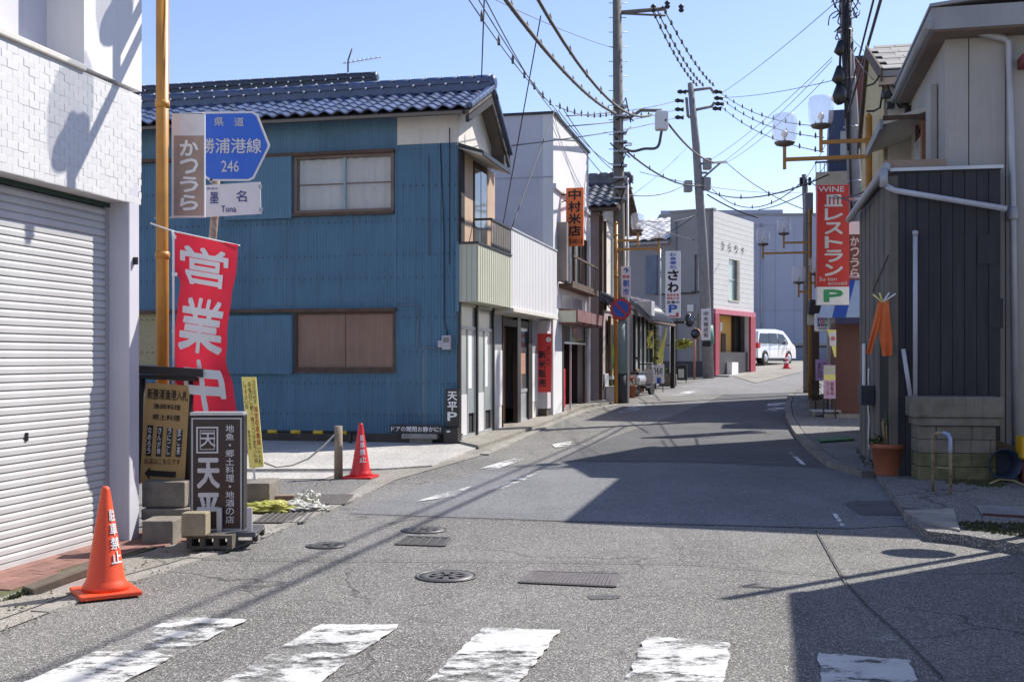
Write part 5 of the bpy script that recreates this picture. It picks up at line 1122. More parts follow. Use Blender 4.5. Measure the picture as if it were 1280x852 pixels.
letter(ms2, blue_p, [('↑', x0+.06, x1-.06, z1-.2, z1-.03, False, .04), ('朝市', x0+.05, x1-.05, z0+.03, z0+.5, True, .03)], -.025); letter(ms2, red_p, [('勝浦', x0+.04, x1-.04, z0+.53, z0+.62, False, .02)], -.025)
npk = thing('no_parking_sign', 'round blue no parking sign with red ring on the amber post', 'road sign', (at(776, 386, 31.2).x, 31.2, at(776, 386, 31.2).z), 0)
MB().lathe([(.3, 0), (.3, .015)], n=32, ax='y').build('plate', mat('sign_red', (.55, .03, .03), rough=.4), npk); MB().lathe([(.225, -.004), (.225, -.001)], n=32, ax='y').build('disc', mat('sign_blue_disc', (.03, .10, .45), rough=.4), npk)
MB(Matrix.Rotation(math.radians(45), 4, 'Y')).box(-.24, .24, -.008, -.005, -.03, .03).build('slash', MATS['sign_red'], npk)
# pots, boxes, scooter, bins between E and F
def boxthing(name, label, cat, px0, px1, py0, py1, d, m, deg=15, grp=None):
    p = gp((px0+px1)/2, py1); k = p.y/F; W_ = (px1-px0)*k/2; H_ = (py1-py0)*k
    t = thing(name, label, cat, (p.x, p.y, g(p.y)), deg, grp); MB().bbox(-W_, W_, 0, d, 0, H_, .015).build('body', m, t); return t, W_, H_
t, W_, H_ = boxthing('air_conditioner', 'pale grey outdoor unit against the pinkish wall', 'air conditioner', 745, 756, 467, 502, .7, galv); MB().lathe([(.14, -.01), (.14, -.02)], (0, 0, H_*.6), 16, 'y').build('fan_grille', black_m, t)
t, W_, H_ = boxthing('storage_box', 'white box with tubing beside the amber post', 'box', 757, 768, 484, 502, .4, white_wall); bx('lid', alu, t, -W_-.02, W_+.02, -.02, .42, H_, H_+.03)
t, W_, H_ = boxthing('cardboard_stack', 'tan cartons with red tops stacked behind the pole', 'carton', 786, 797, 461, 492, .4, mat('carton', (.45, .32, .2), rough=.8)); bx('top_carton', cone_r, t, -W_-.02, W_, -.02, .38, H_*.75, H_*.85)
for i, (px, py, r, h) in enumerate(((790, 497, .14, .34), (800, 490, .12, .25))):
    p = gp(px, py); t = thing('flower_pot', ('terracotta flower pot at the foot of the dark concrete pole', 'small flower pot between the pole and the scooter')[i], 'flower pot', (p.x, p.y, g(p.y)), 0); MB().lathe([(r*.75, 0), (r, h), (r*1.1, h), (r*1.1, h*1.12), (r*.9, h*1.12), (r*.85, h*.95)], n=16).build('pot', terra, t); leaves(t, (0, 0, h*1.4), (r*1.3, r*1.3, .16), 90, leaf_m, 20+i, .05)
p = gp(806, 495); sc_t = thing('motor_scooter', 'silver scooter parked facing the lattice shop', 'scooter', (p.x, p.y+.3, g(p.y)), 30)
tyre = MATS['tyre_rubber']; silv = mat('silver_plastic', (.50, .50, .52), rough=.3, metal=.3)
for y in (-.55, .6):
    MB().lathe([(.19, -.05), (.22, -.03), (.22, .03), (.19, .05)], (0, y, .22), 18, 'x').build('tyre', tyre, sc_t); MB().lathe([(.1, -.045), (.1, .045)], (0, y, .22), 12, 'x').build('rim', alu, sc_t)
MB().bbox(-.17, .17, -.85, -.05, .34, .72, .15).build('rear_body', silv, sc_t); MB().bbox(-.15, .15, -.75, .0, .68, .78, .04).build('seat', black_m, sc_t); MB().bbox(-.13, .13, -.1, .35, .24, .32, .02).build('footboard', black_m, sc_t)
MB().tube([(0, .6, .22), (0, .42, .75), (0, .38, 1.0)], [.04, .05, .04], 8).build('fork', silv, sc_t); MB().bbox(-.19, .19, .36, .46, .35, .85, .04).build('leg_shield', silv, sc_t); MB().tube([(-.32, .28, 1.0), (0, .4, 1.02), (.32, .28, 1.0)], .02, 6).build('handlebar', black_m, sc_t)
MB().bbox(-.08, .08, -.9, -.8, .5, .6, .02).build('tail_light', red_p, sc_t); MB().bbox(-.12, .12, .4, .56, .88, 1.05, .04).build('headlight', silv, sc_t); MB().bbox(-.05, .05, .47, .75, .42, .5, .02).build('front_fender', silv, sc_t)
bx('number_plate', white_p, sc_t, -.08, .08, -.92, -.905, .36, .48)
for s_ in (-.3, .3): MB().tube([(s_, .3, 1.0), (s_*1.15, .3, 1.15)], .01).build('mirror_stalk', black_m, sc_t); MB().lathe([(.05, -.01), (.05, .01)], (s_*1.15, .28, 1.2), 12, 'y').build('mirror', black_m, sc_t)
p = gp(823, 490); t = thing('white_stand_sign', 'white sign board with black writing behind the scooter', 'sign', (p.x, p.y, g(p.y)), 10); k = p.y/F; MB().bbox(-8*k, 7*k, 0, .05, .3, 35*k, .01).build('board', sign_w, t); letter(t, black_p, [('ひもの', -6*k, 5*k, 22*k, 31*k, False, .02)]); bx('blue_patch', blue_p, t, -2*k, 3*k, -.004, -.001, 3*k+.2, 18*k)
for s_ in (-7, 5): bx('leg', black_m, t, s_*k, (s_+1)*k, 0, .05, 0, .3)

# ================================================================= RIGHT SIDE
# pole 2
P2 = at(885, 447, 47)
pole2 = thing('utility_pole', 'pale concrete utility pole leaning in front of the grey corner building', 'utility pole', (P2.x, 47, g(47)-.1), 0)
def L14(px, py): return (px-885)/F*47, 1.5+(447-py)/F*47-g(47)+.1
q = [L14(886, 475), L14(878, 300), L14(870, 180), L14(863, 104)]
MB().tube([(a, 0, b) for a, b in q], [.24, .20, .16, .12], 12).build('shaft', conc_l, pole2)
MB().tube([(q[0][0]-.01, 0, 1.5), (L14(884, 0)[0], 0, 2.3)], .245, 12).build('green_band', mat('green_band', (.08, .25, .18), rough=.6), pole2)
x, z = L14(881, 0)[0], 0; MB().bbox(x-.2, x+.2, -.27, -.25, L14(0, 425)[1], L14(0, 386)[1], .01).build('banner_plate', sign_w, pole2)
x0 = x; letter(pole2, black_p, [('中央商店街', x0-.1, x0+.1, L14(0, 422)[1], L14(0, 389)[1], True, .02)], -.276); bx('number_plate', black_m, pole2, x0-.15, x0+.2, -.28, -.25, L14(0, 433)[1], L14(0, 427)[1])
for (a, b, c) in (((866, 113), (888, 110), 0), ((867, 138), (890, 133), 0), ((888, 110), (893, 117), 0), ((890, 133), (893, 128), 0), ((855, 115), (866, 113), 0), ((858, 122), (860, 146), 0), ((860, 146), (868, 147), 0)):
    p, q_ = L14(*a), L14(*b); MB().tube([(p[0], 0, p[1]), (q_[0], 0, q_[1])], .06, 6).build('crossarm', conc_l, pole2)
for (px, py) in ((897, 115), (898, 123), (899, 130), (896, 136), (852, 115), (849, 126), (849, 137), (849, 147)): x, z = L14(px, py); MB().tube([(x-.18, 0, z), (x-.06, 0, z+.01), (x+.05, 0, z), (x+.18, 0, z)], [.05, .1, .06, .1], 8).build('insulator', black_m, pole2)
for (x0, x1, y0, y1) in ((855, 865, 226, 240), (879, 888, 222, 238), (879, 889, 198, 212)): a, b = L14(x0, y1), L14(x1, y0); MB().bbox(a[0], b[0], -.2, .2, a[1], b[1], .05).build('equipment_box', fascia_g, pole2)
for a, b in (((872, 205), (908, 202)), ((876, 225), (900, 204)), ((874, 222), (880, 222)), ((870, 216), (884, 216))): p, q_ = L14(*a), L14(*b); MB().tube([(p[0], 0, p[1]), (q_[0], 0, q_[1])], .045, 6).build('bracket', conc_l, pole2)
MB().tube([(*[L14(890, 474)[0]], 0, .1), (L14(886, 0)[0], 0, 4)], .03).build('guard_rod', white_wall, pole2)
# pole 3 (near right)
P3 = at(1072, 447, 28.2)
pole3 = thing('utility_pole', 'thick utility pole with tangled cables rising behind the amber lamp arms', 'utility pole', (P3.x, 28.2, .05), 0)
def L15(px, py): return (px-1072)/F*28.2, 1.5+(447-py)/F*28.2-.05
MB().tube([(0, 0, 0), (L15(1070, 0)[0], 0, L15(0, 280)[1]), (L15(1064, 0)[0], 0, L15(0, 130)[1]), (L15(1058, 0)[0], 0, L15(0, 40)[1]), (L15(1052, 0)[0], 0, L15(0, -90)[1])], [.2, .18, .165, .15, .14], 14).build('shaft', conc_l, pole3)
rn = random.Random(5)
for k in range(60):
    x, z = L15(1056+rn.uniform(-8, 8), rn.uniform(-60, 60)); pts = [(x, -.15, z)]
    for j in range(3): pts.append((pts[-1][0]+rn.uniform(-.15, .15), rn.uniform(-.3, .2), pts[-1][2]+rn.uniform(-.26, .26)))
    MB().tube(smooth(pts, 3), .016, 5).build('cable_tangle', cable, pole3)
for px, a, b in ((1052, -20, 150), (1055, 10, 190), (1048, 60, 120), (1060, 40, 300), (1058, -40, 120)):
    x, z1 = L15(px, a); _, z0 = L15(px, b); MB().tube([(x, -.2, z1), (x-.03, -.22, (z0+z1)/2), (x+.05, -.2, z0)], .03, 6).build('hanging_cable', cable, pole3)
for (px, py, r) in ((1047, 64, .16), (1046, 98, .2), (1047, 121, .24)): x, z = L15(px, py); MB().tube([(x, -.2, z+r*1.3), (x+.01, -.2, z+r*.3), (x-.02, -.2, z-.5*r), (x, -.2, z-r)], [r*.3, r*.7, r*.85, r*.3], 8).build('splice_closure', black_m, pole3)
for py in (40, 100, 160, 228): x, z = L15(1064-(160-py)*.06, py); MB().tube([(x, 0, z), (x, 0, z+.04)], .19, 12).build('band', galv, pole3)
P4 = at(1009, 447, 36); pole4 = thing('utility_pole', 'thin distant pole with cable ends just left of the red restaurant sign', 'utility pole', (P4.x, 36, .3), 0)
H4 = 1.5+(447-218)/F*36-.3; MB().tube([(0, 0, 0), (-.03, 0, H4-1.2), (-.1, 0, H4)], [.13, .11, .08], 10).build('shaft', conc_l, pole4)
for dx in (-.18, .1): MB().box(dx-.06, dx+.02, -.05, .05, H4-.35, H4-.1).build('fitting', black_m, pole4)
MB().bbox(-.13, .15, -.2, .1, H4-1.3, H4-.6, .04).build('splice_box', fascia_g, pole4)

# grey house (near right)
R = Fr(5.32, 13.75, 13)
bR1 = thing('grey_panel_house', 'grey cement panel house with overhanging fascia roof at the right', 'house', R.o, 13)
def rf(px, py, y=0): return R.front(px, py, y)
def rs(px, py, x=0): return R.side(px, py, x)
jx = [rf(p, 200)[0] for p in (1211, 1257, 1283)]
xs = [0]+jx+[jx[-1]+.9, jx[-1]+1.8, 6]
for i, (a, b) in enumerate(zip(xs, xs[1:])): bx('wall_panel', grey_p, bR1, a+(.006 if i else 0), b-.006, 0, .12, -.1, 5.4)
bx('wall_core', mat('dark_joint', (.10, .09, .085), rough=.9), bR1, .12, 6, .121, 3.4, -.1, 5.4); bx('joint_strip', MATS['dark_joint'], bR1, .1, 6, .06, .1, 0, 5.35)
wd = (rs(1166, 180)[0], rs(1148, 180)[0], 3.9, 4.85)
wally('street_wall', grey_p, bR1, .122, 3.4, -.1, 5.4, 0, .119, [wd])
zc5 = 5.42
f_ = MB(); f_.box(-.22, 6, -.42, -.38, zc5-.0, zc5+.26); f_.box(-.22, -.18, -.38, 3.55, zc5, zc5+.26); f_.build('fascia', fascia_g, bR1)
bx('soffit', mat('soffit_brown', (.2, .15, .12), rough=.9), bR1, -.18, 6, -.38, 3.5, zc5-.02, zc5+.03); MB().prism([(-.24, zc5+.262), (6, zc5+.9), (6, zc5+.95), (-.24, zc5+.30)], -.46, 3.6, 'y').build('roof', fascia_g, bR1)
MB().tube([(-.25, -.45, zc5+.05), (-.25, 3.5, zc5+.03)], .05, 8).build('gutter', fascia_g, bR1)
fl = MB(); lz = (wd[3]-wd[2])/10; lou = bx('louvre_window', mat('maroon_frame', (.12, .05, .055), rough=.6), bR1, -.04, .03, wd[0]-.03, wd[0], wd[2]-.03, wd[3]+.03); bx('frame', MATS['maroon_frame'], lou, -.04, .03, wd[1], wd[1]+.03, wd[2]-.03, wd[3]+.03)
for k in range(10): bx('louvre', MATS['maroon_frame'], lou, -.03, .02, wd[0], wd[1], wd[2]+k*lz, wd[2]+k*lz+.02)
bx('window_back', glass_m, bR1, .03, .04, wd[0], wd[1], wd[2], wd[3]); MB().bbox(-.1, -.01, wd[0]-.5, wd[0]-.08, 3.8, 5.0, .01).build('shutter_case', grey_p, bR1)
def pipe(parent, pts, r, m=galv, name='pipe'): return MB().tube(pts, r, 10).build(name, m, parent)
p = [rf(1205, 30, -.1), rf(1212, 38, -.1), rf(1255, 48, -.1), rf(1261, 53, -.1), rf(1266, 250, -.1), rf(1270, 600, -.1)]
pipe(bR1, [(x, -.1, z) for x, z in p], .042, galv, 'downpipe')
x, z = rf(1266, 270, -.1); MB().lathe([(.06, 0), (.065, .03), (.065, .12), (.05, .16)], (x, -.1, z-.05), 12).build('pipe_joint', galv, bR1)
x, z = rf(1276, 80, -.1); MB().bbox(x-.02, x+.3, -.3, 0, z-.05, z+.08, .01).build('small_hood', maroon, bR1)
bx('side_fill', grey_p, bR1, .1, 6, 3.38, 3.45, 0, 5.4)

# black shed
S = Fr(4.60, 13.5, 11)
bS = thing('black_shed', 'black boarded shed with weathered grey side and sloping gutter', 'shed', S.o, 11)
def sf(px, py, y=0): return S.front(px, py, y)
def ss(px, py, x=0): return S.side(px, py, x)
xr = sf(1251, 300)[0]; zt = sf(1180, 213)[1]
nb_ = 9
for k in range(nb_):
    a, b = xr*k/nb_, xr*(k+1)/nb_; bx('board', shed_m, bS, a+.003, b-.003, (k % 2)*.006, .05, 0, zt-.003)
bx('core', black_w, bS, .05, xr, .051, 3.4, 0, zt-.03)
bx('top_trim', alu, bS, -.05, xr+.02, -.05, .1, zt, zt+.04); bx('roof_sheet', mat('brown_flashing', (.30, .22, .17), rough=.7), bS, -.04, xr, .1, 3.5, zt+.0, zt+.03)
bx('flashing', MATS['brown_flashing'], bS, -.12, sf(1183, 0)[0], -.0, .09, zt+.041, zt+.14)
L_ = 3.45; nk = 14
dy0, dy1 = .0, .3
for k in range(nk):
    a, b = .02+L_*k/nk, L_*(k+1)/nk
    z0 = 2.0 if k < 4 else 0
    bx('side_board', shed_g, bS, -.012-(k % 2)*.006, .049, a+.002, b-.002, z0, zt-.05)
bx('doorway', dark_in, bS, -.03, .045, .12, 1.0, 0, 2.0); bx('side_post', shed_g, bS, -.05, .05, -.02, .05, 0, zt-.05); bx('side_post', shed_g, bS, -.04, .05, .98, 1.06, 0, 2.1)  # doorway is a near-black sheet, the dark of the open gap painted on
pipe(bS, [(-.1, -.12, zt+.05), (-.14, 1.5, zt-.06), (-.16, L_+.1, zt-.14)], .05, galv, 'gutter')
pp = [sf(1107, 232, -.1), sf(1118, 238, -.1), sf(1258, 261, -.1)]
pipe(bS, [(x, -.1, z) for x, z in pp], .035, mat('pale_pvc', (.50, .52, .58), rough=.5), 'drain_pipe'); x, z = pp[0]; MB().tube([(x-.02, -.1, z-.02), (x-.02, -.1, z+.2)], .05, 10).build('pipe_joint', galv, bS)
x, z0 = sf(1144, 495, -.06); z1 = sf(1144, 293, -.06)[1]
pipe(bS, [(x, -.06, z0), (x, -.06, z1)], .028, MATS['pale_pvc'], 'standpipe'); MB().lathe([(.034, 0), (.034, .05), (.01, .06)], (x, -.06, z1-.01), 12).build('pipe_cap', MATS['pale_pvc'], bS)
a, b = sf(1138, 495, -.06), sf(1129, 436, -.06); pipe(bS, [(a[0], -.06, a[1]), (b[0], -.06, b[1])], .026, MATS['pale_pvc'], 'standpipe')
y, z = ss(1095, 495); MB().bbox(-.2, -.02, y-.05, y+.38, z-.12, z+.14, .008).build('mail_box', mat('dark_navy_box', (.03, .035, .05), rough=.5), bS)
MB().bbox(-.05, -.025, 2.6, 2.85, ss(1077, 480)[1], ss(1077, 430)[1], .005).build('white_plate', sign_w, bS)
pts = [(-.03, 2.2+.04*math.sin(k*2.1), 1.35-.14*k) for k in range(9)]; pipe(bS, pts, .012, white_p, 'loose_cable')
y, z = ss(1110, 330, -.02); pipe(bS, [(-.03, y-.1, z+.1), (-.03, y+1.4, z-.25)], .006, cable, 'wall_wire')
# orange cloth hanging
yc, zc1 = ss(1102, 380, -.15); cl_ = thing('orange_cloth', 'orange cloth strip tied to the grey side of the black shed', 'cloth', S.w(-.12, -.08, 0), 11)
def L16(px, py): q = S.front(px, py, -.08); return q[0]+.12, q[1]
orc = mat('orange_cloth', (.72, .17, .04), (.6, .13, .03), rough=.7, scale=4)
for kk, (A_, B_) in enumerate(((((1097, 377), (1096, 400), (1100, 425), (1103, 445)), ((1111, 376), (1113, 400), (1115, 425), (1115, 444))), (((1097, 378), (1092, 400), (1086, 425), (1082, 442)), ((1102, 378), (1099, 402), (1093, 425), (1089, 442))))):
    A2, B2 = smooth([(*L16(*v), 0) for v in A_], 4), smooth([(*L16(*v), 0) for v in B_], 4); vs = []
    for j, (u, v) in enumerate(zip(A2, B2)):
        for i in range(9): t = i/8; vs.append((u.x+(v.x-u.x)*t, -.03*kk+.022*math.sin(t*9+j*.25+kk)*(.3+j/12), u.y+(v.y-u.y)*t))
    MB().add(vs, [(j*9+i, j*9+i+1, j*9+i+10, j*9+i+9) for j in range(len(A2)-1) for i in range(8)], True).build('strip', orc, cl_)
for k, m in ((-3, yellow_p), (-1, yellow_p), (2, white_p), (4, white_p)): a, b = L16(1103, 378), L16(1103+k*4, 368-(k % 3)); MB().tube([(a[0], 0, a[1]), (b[0], -.03, b[1])], .009, 5).build('tie', m, cl_)
# block pedestal
pd = gp(1186, 597, .08); T = Fr(pd.x, 13.0, 8)
ped = thing('block_pedestal', 'mossy concrete block pedestal with a thick slab top', 'pedestal', (T.o.x, T.o.y, .08), 8)
k = 13/F; cm2 = mat('stained_concrete', (.24, .225, .19), (.13, .125, .105), rough=.95, scale=3, streak=.5, dcol=(.045, .045, .03), bump=.6, bscale=40); cm3 = mat('mossy_concrete', (.19, .18, .10), (.09, .095, .045), rough=.95, scale=6, bump=.6)
MB().bbox(-54*k, 54*k, -.06, .5, 78*k, 104*k, .02).build('slab', cm2, ped); MB().bbox(-50*k, 50*k, -.04, .48, 68*k, 77.7*k, .012).build('slab_neck', cm2, ped)
for r in range(4):
    z0, z1 = r*17*k, (r+1)*17*k-.006; off = .2 if r % 2 else 0; xa = -47*k
    xs = [xa]+[xa+off+.4*i for i in range(0 if off else 1, 3) if xa+off+.4*i < 46*k]+[46*k]
    for a, b in zip(xs, xs[1:]): MB().bbox(a+.002, b-.003, 0, .44, z0, z1, .006).build('block', cm3 if r < 2 else cm2, ped)
# pot
pp_ = gp(1110, 593, .08); pt_ = thing('plant_pot', 'large terracotta plastic pot holding cut stems', 'plant pot', (pp_.x, pp_.y, .08), 0); k = pp_.y/F
MB().lathe([(15.5*k, 0), (16*k, .01), (19.5*k, 33*k), (21*k, 33*k), (21.5*k, 39*k), (19.5*k, 39*k), (18.5*k, 34*k), (.01, 33.5*k)], n=28).build('pot', terra, pt_)
for i in range(9): a = i*.7; MB().tube([(math.cos(a)*.04, math.sin(a)*.04, 33*k), (math.cos(a)*.07, math.sin(a)*.05, 33*k+.28+.04*(i % 3))], .01, 5).build('stem', mat('straw', (.35, .25, .12), rough=.9), pt_)
MB().tube([(.02, 0, 34*k), (-.02, -.02, 34*k+.3), (-.05, -.03, 34*k+.46)], [.015, .022, .004], 5).build('leaf', leaf_m, pt_)
MB().tube([(.05, 0, 34*k), (.11, .02, 34*k+.98)], .007, 6).build('stake', white_p, pt_); leaves(pt_, (-.14, 0, 36*k+.06), (.09, .1, .1), 50, leaf_m, 8, .05)
# U rail
pu = gp(1177, 616, .08); ur = thing('bent_rail', 'rusty cream U-shaped rail standing before the pedestal', 'rail', (pu.x, pu.y, .08), 60); k = pu.y/F
tub = mat('rusted_cream_tube', (.42, .36, .24), (.20, .12, .07), rough=.7, scale=9, metal=.2); W_ = .11; Hh = 75*k
MB().tube([(-W_, 0, 0), (-W_, 0, Hh-.06), (-W_*.8, 0, Hh-.015), (0, 0, Hh), (W_*.8, 0, Hh-.015), (W_, 0, Hh-.06), (W_, 0, 0)], .017, 10).build('hoop', tub, ur); MB().tube([(-W_, 0, Hh*.42), (W_, 0, Hh*.42)], .01, 8).build('crossbar', tub, ur)
MB().tube([(W_*.2, 0, Hh+.002), (W_*.8, 0, Hh-.013), (W_, 0, Hh-.06), (W_, 0, Hh-.2)], .0195, 10).build('tape', mat('white_blue_tape', (.6, .65, .75), (.15, .25, .55), rough=.5, scale=12), ur)
# right edge clutter
pr = gp(1245, 600, .08); t = thing('dark_bucket', 'dark blue bucket lying on its side at the wall', 'bucket', (pr.x+.02, 12.8, .28), 10)
MB().lathe([(.14, .3), (.17, 0), (.185, -.01), (.185, .01), (.16, .02), (.13, .28)], n=22, ax='y').build('body', mat('navy_plastic', (.03, .05, .09), rough=.35), t)
t = thing('yellow_case', 'yellow plastic crate at the right edge by the pipe', 'crate', (at(1291, 520, 12.7).x, 12.7, .35), 10); MB().bbox(-.14, .25, -.1, .2, 0, .26, .03).build('body', mat('yellow_plastic', (.7, .4, .02), rough=.4), t); MB().bbox(-.1, .3, -.12, .22, -.27, -.003, .02).build('stand', maroon, t)
t = thing('leaning_boards', 'brown boards leaning between the pedestal and the pipe', 'boards', (at(1245, 560, 13.3).x, 13.3, .08), 10)
for k_ in range(3): MB(Matrix.Rotation(.35+.1*k_, 4, 'Y')).bbox(-.35, .3, -.1+.07*k_, -.05+.07*k_, .25-.1*k_, .42-.1*k_, .005).build('plank', mat('rotten_wood', (.16, .11, .06), (.09, .065, .04), rough=.95, scale=5), t)
t = thing('yellow_hose', 'pale yellow hose coiled on the ground at the right edge', 'hose', (0, 0, 0), 0); q = [gp(1238, 606, .1), gp(1250, 601, .1), gp(1268, 603, .1), gp(1282, 609, .1), gp(1300, 606, .1)]; MB().tube([v+Vector((0, 0, .02)) for v in q], .01, 6).build('hose', mat('hose_yellow', (.4, .38, .15), rough=.6), t)
# grate on the right
def sidegrate():
    a, b, c, d = [gp(x, y, .1) for x, y in ((1228, 641), (1300, 645), (1300, 633), (1238, 631))]
    t = thing('drain_grating', 'brown edged steel grating set in the right pavement', 'drain grating', (0, 0, 0), 0)
    MB().add([(p.x, p.y, .088) for p in (a, b, c, d)], [(0, 1, 2, 3)]).build('pit', dark_in, t)
    for i in range(22):
        p, q_ = a.lerp(b, i/21), d.lerp(c, i/21)+Vector((-.12, 0, 0)); v = Vector((.006, 0, 0)); MB().add([p-v, q_-v, q_+v, p+v, p-v-Vector((0, 0, .01)), q_-v-Vector((0, 0, .01)), q_+v-Vector((0, 0, .01)), p+v-Vector((0, 0, .01))], [(0, 1, 2, 3), (4, 7, 6, 5), (0, 4, 5, 1), (1, 5, 6, 2), (2, 6, 7, 3), (3, 7, 4, 0)]).build('bar', galv, t)
    z0 = .02; MB().add([(a.x, a.y-.03, z0), (b.x, b.y-.03, z0), (b.x, b.y-.03, .1), (a.x, a.y-.03, .1), (a.x, a.y, z0), (b.x, b.y, z0), (b.x, b.y, .1), (a.x, a.y, .1)], [(0, 1, 2, 3), (4, 7, 6, 5), (3, 2, 6, 7), (0, 3, 7, 4), (1, 5, 6, 2), (0, 4, 5, 1)]).build('frame', mat('rust_brown', (.12, .05, .035), rough=.8), t)
sidegrate()
def mossbed(name, P, h, seed):
    bm = MB(); rn = random.Random(seed); q = [gp(x, y, h) for x, y in P]; x0, x1 = min(p.x for p in q), max(p.x for p in q); y0, y1 = min(p.y for p in q), max(p.y for p in q)
    def inside(x, y):
        c = False
        for i in range(len(q)):
            a, b = q[i], q[i-1]
            if (a.y > y) != (b.y > y) and x < (b.x-a.x)*(y-a.y)/(b.y-a.y)+a.x: c = not c
        return c
    n = 0
    while n < 900:
        x, y = rn.uniform(x0, x1), rn.uniform(y0, y1); n += 1
        if not inside(x, y): continue
        a = rn.random()*6.28; s = rn.uniform(.008, .022); z = g(y)+h
        bm.add([(x-math.cos(a)*s, y-math.sin(a)*s, z), (x+math.cos(a)*s, y+math.sin(a)*s, z), (x+rn.uniform(-.01, .01), y+rn.uniform(-.01, .01), z+s*1.3)], [(0, 1, 2)])
    o = bm.build(name, mat('moss_green', (.075, .09, .03), (.05, .055, .025), rough=.95, scale=9)); o['kind'] = 'stuff'
mossbed('moss', [(1195, 652), (1300, 655), (1300, 674), (1205, 662)], .083, 1); mossbed('moss', [(1190, 596), (1260, 604), (1255, 610), (1180, 604)], .08, 2); mossbed('moss', [(1068, 560), (1092, 565), (1094, 590), (1082, 585)], .08, 3); mossbed('moss', [(60, 729), (100, 716), (60, 733), (20, 748), (0, 752)], .008, 4)
t = thing('green_mat', 'thin green rubber strip lying across the right pavement', 'mat', (0, 0, 0), 0)
q = [gp(x, y, .09) for x, y in ((1020, 549), (1060, 546), (1068, 550), (1025, 553))]; MB().add([(p.x, p.y, g(p.y)+.09) for p in q]+[(p.x, p.y, g(p.y)+.115) for p in q], [(4, 5, 6, 7), (0, 1, 5, 4), (1, 2, 6, 5), (2, 3, 7, 6), (3, 0, 4, 7)]).build('strip', mat('green_rubber', (.03, .16, .07), rough=.7), t)

# cream house behind the pole (right)
Y_ = Fr(5.82, 17.5, 13)
bY = thing('cream_house', 'cream and yellow gabled house with shingled roof behind the grey house', 'house', Y_.o, 13)
yel = mat('pale_yellow_wall', (.55, .46, .24), (.48, .40, .22), rough=.8, streak=.4, dcol=(.5, .33, .08)); crw = mat('pale_cream_wall', (.66, .63, .55), (.58, .56, .49), rough=.8, streak=.3)
def yf(px, py, y=0): return Y_.front(px, py, y)
bx('wall', crw, bY, .0, 5, 0, .1, 0, 5.95); bx('wall_core', crw, bY, .05, 5, .101, 4.4, 0, 5.7)
MB().prism([(.0, 0), (4.4, 0), (4.4, 5.7), (2.6, 6.95), (.0, 5.95)], -.012, .049, 'x').build('street_gable', yel, bY)
MB().prism([(-.22, 5.93), (2.6, 7.03), (4.6, 5.68), (4.6, 5.6), (2.6, 6.94), (-.22, 5.84)], -.05, 5, 'x').build('roof', mat('grey_shingle', (.30, .28, .26), (.24, .22, .2), rough=.8, scale=4), bY)
sh = MB(Matrix.Rotation(math.atan2(1.1, 2.82), 4, 'X')).box(0, .33, 0, .36, 0, .018).mesh('shingle', mat('grey_shingle_edge', (.36, .34, .31), (.26, .25, .23), rough=.85, rnd=.15))
for r in range(8):
    for c in range(14): t_ = r/8.0; inst(sh, 'shingle', bY, Matrix.Translation((-.04+c*.34+(.1 if r % 2 else 0), -.22+2.82*t_, 5.95+1.1*t_+.008*(r % 2))))
MB().prism([(-.24, 5.97), (2.6, 7.09), (4.62, 5.72), (4.62, 5.5), (2.6, 6.88), (-.24, 5.76)], -.08, -.051, 'x').build('barge_board', brown_w, bY)
bx('eaves_board', MATS['pale_wood'], bY, -.1, 5, -.2, -.05, 5.72, 5.83)
MB().prism([(-.58, 4.72), (-.58, 4.78), (.0, 4.95), (.0, 4.88)], 1.66, 3.9, 'y').build('canopy', crw, bR1); bx('canopy_edge', fascia_g, bR1, -.62, -.581, 1.64, 3.92, 4.66, 4.80)
bx('canopy_end', brown_w, bR1, -.58, .0, 1.63, 1.658, 4.78, 4.84)
bx('corner_post', mat('orange_brown_board', (.32, .14, .07), rough=.7), bR1, -.06, -.005, 1.7, 1.85, 3.3, 4.8); wn = bx('side_window', alu, bR1, -.05, -.003, 2.0, 2.7, 3.5, 4.6); bx('pane', glass_l, wn, -.06, -.051, 2.05, 2.65, 3.55, 4.55)
for (pts) in ([(1098, 95), (1104, 110), (1100, 135), (1092, 139), (1083, 139)], [(1100, 95), (1092, 105), (1082, 108)], [(1106, 95), (1112, 115), (1125, 135), (1135, 132)], [(1103, 95), (1125, 115), (1133, 130)]):
    q = [yf(px, py, -.15) for px, py in pts]; MB().tube([(a, -.15, b) for a, b in q], .016, 6).build('service_cable', cable, bY)
for (px, py) in ((1108, 120), (1113, 133), (1130, 130), (1136, 138), (1142, 143)): a, b = yf(px, py, -.2); MB().bbox(a-.06, a+.06, -.28, -.15, b-.04, b+.06, .01).build('cable_fitting', black_m, bY)

# maroon + navy buildings behind
M_ = Fr(at(1068, 447, 31).x, 31, 14); bM = thing('maroon_building', 'dark maroon building seen between the pole and cream house', 'building', M_.o, 14)
bx('wall', maroon, bM, 0, 4.5, 0, 5, 0, 1.5+(447-76)/F*31); bx('roof_cap', black_m, bM, -.1, 4.6, -.1, 5.1, 1.5+(447-76)/F*31, 1.56+(447-74)/F*31)
bx('window', glass_m, bM, .1, .4, -.03, 0, 3.2, 4.6)
N_ = Fr(at(1036, 447, 30.5).x, 30.5, 15); bN = thing('navy_building', 'navy blue house with a beige balcony behind the red restaurant sign', 'building', N_.o, 15)
k = 30.5/F; bx('wall', mat('navy_wall', (.03, .05, .12), (.025, .04, .1), rough=.5), bN, 0, 4, 0, 4.4, 4.5, 1.5+(447-138)*k); bx('lower_wall', mat('beige_wall', (.42, .36, .28), rough=.8), bN, 0, 4, 0, 4.4, 0, 4.5)
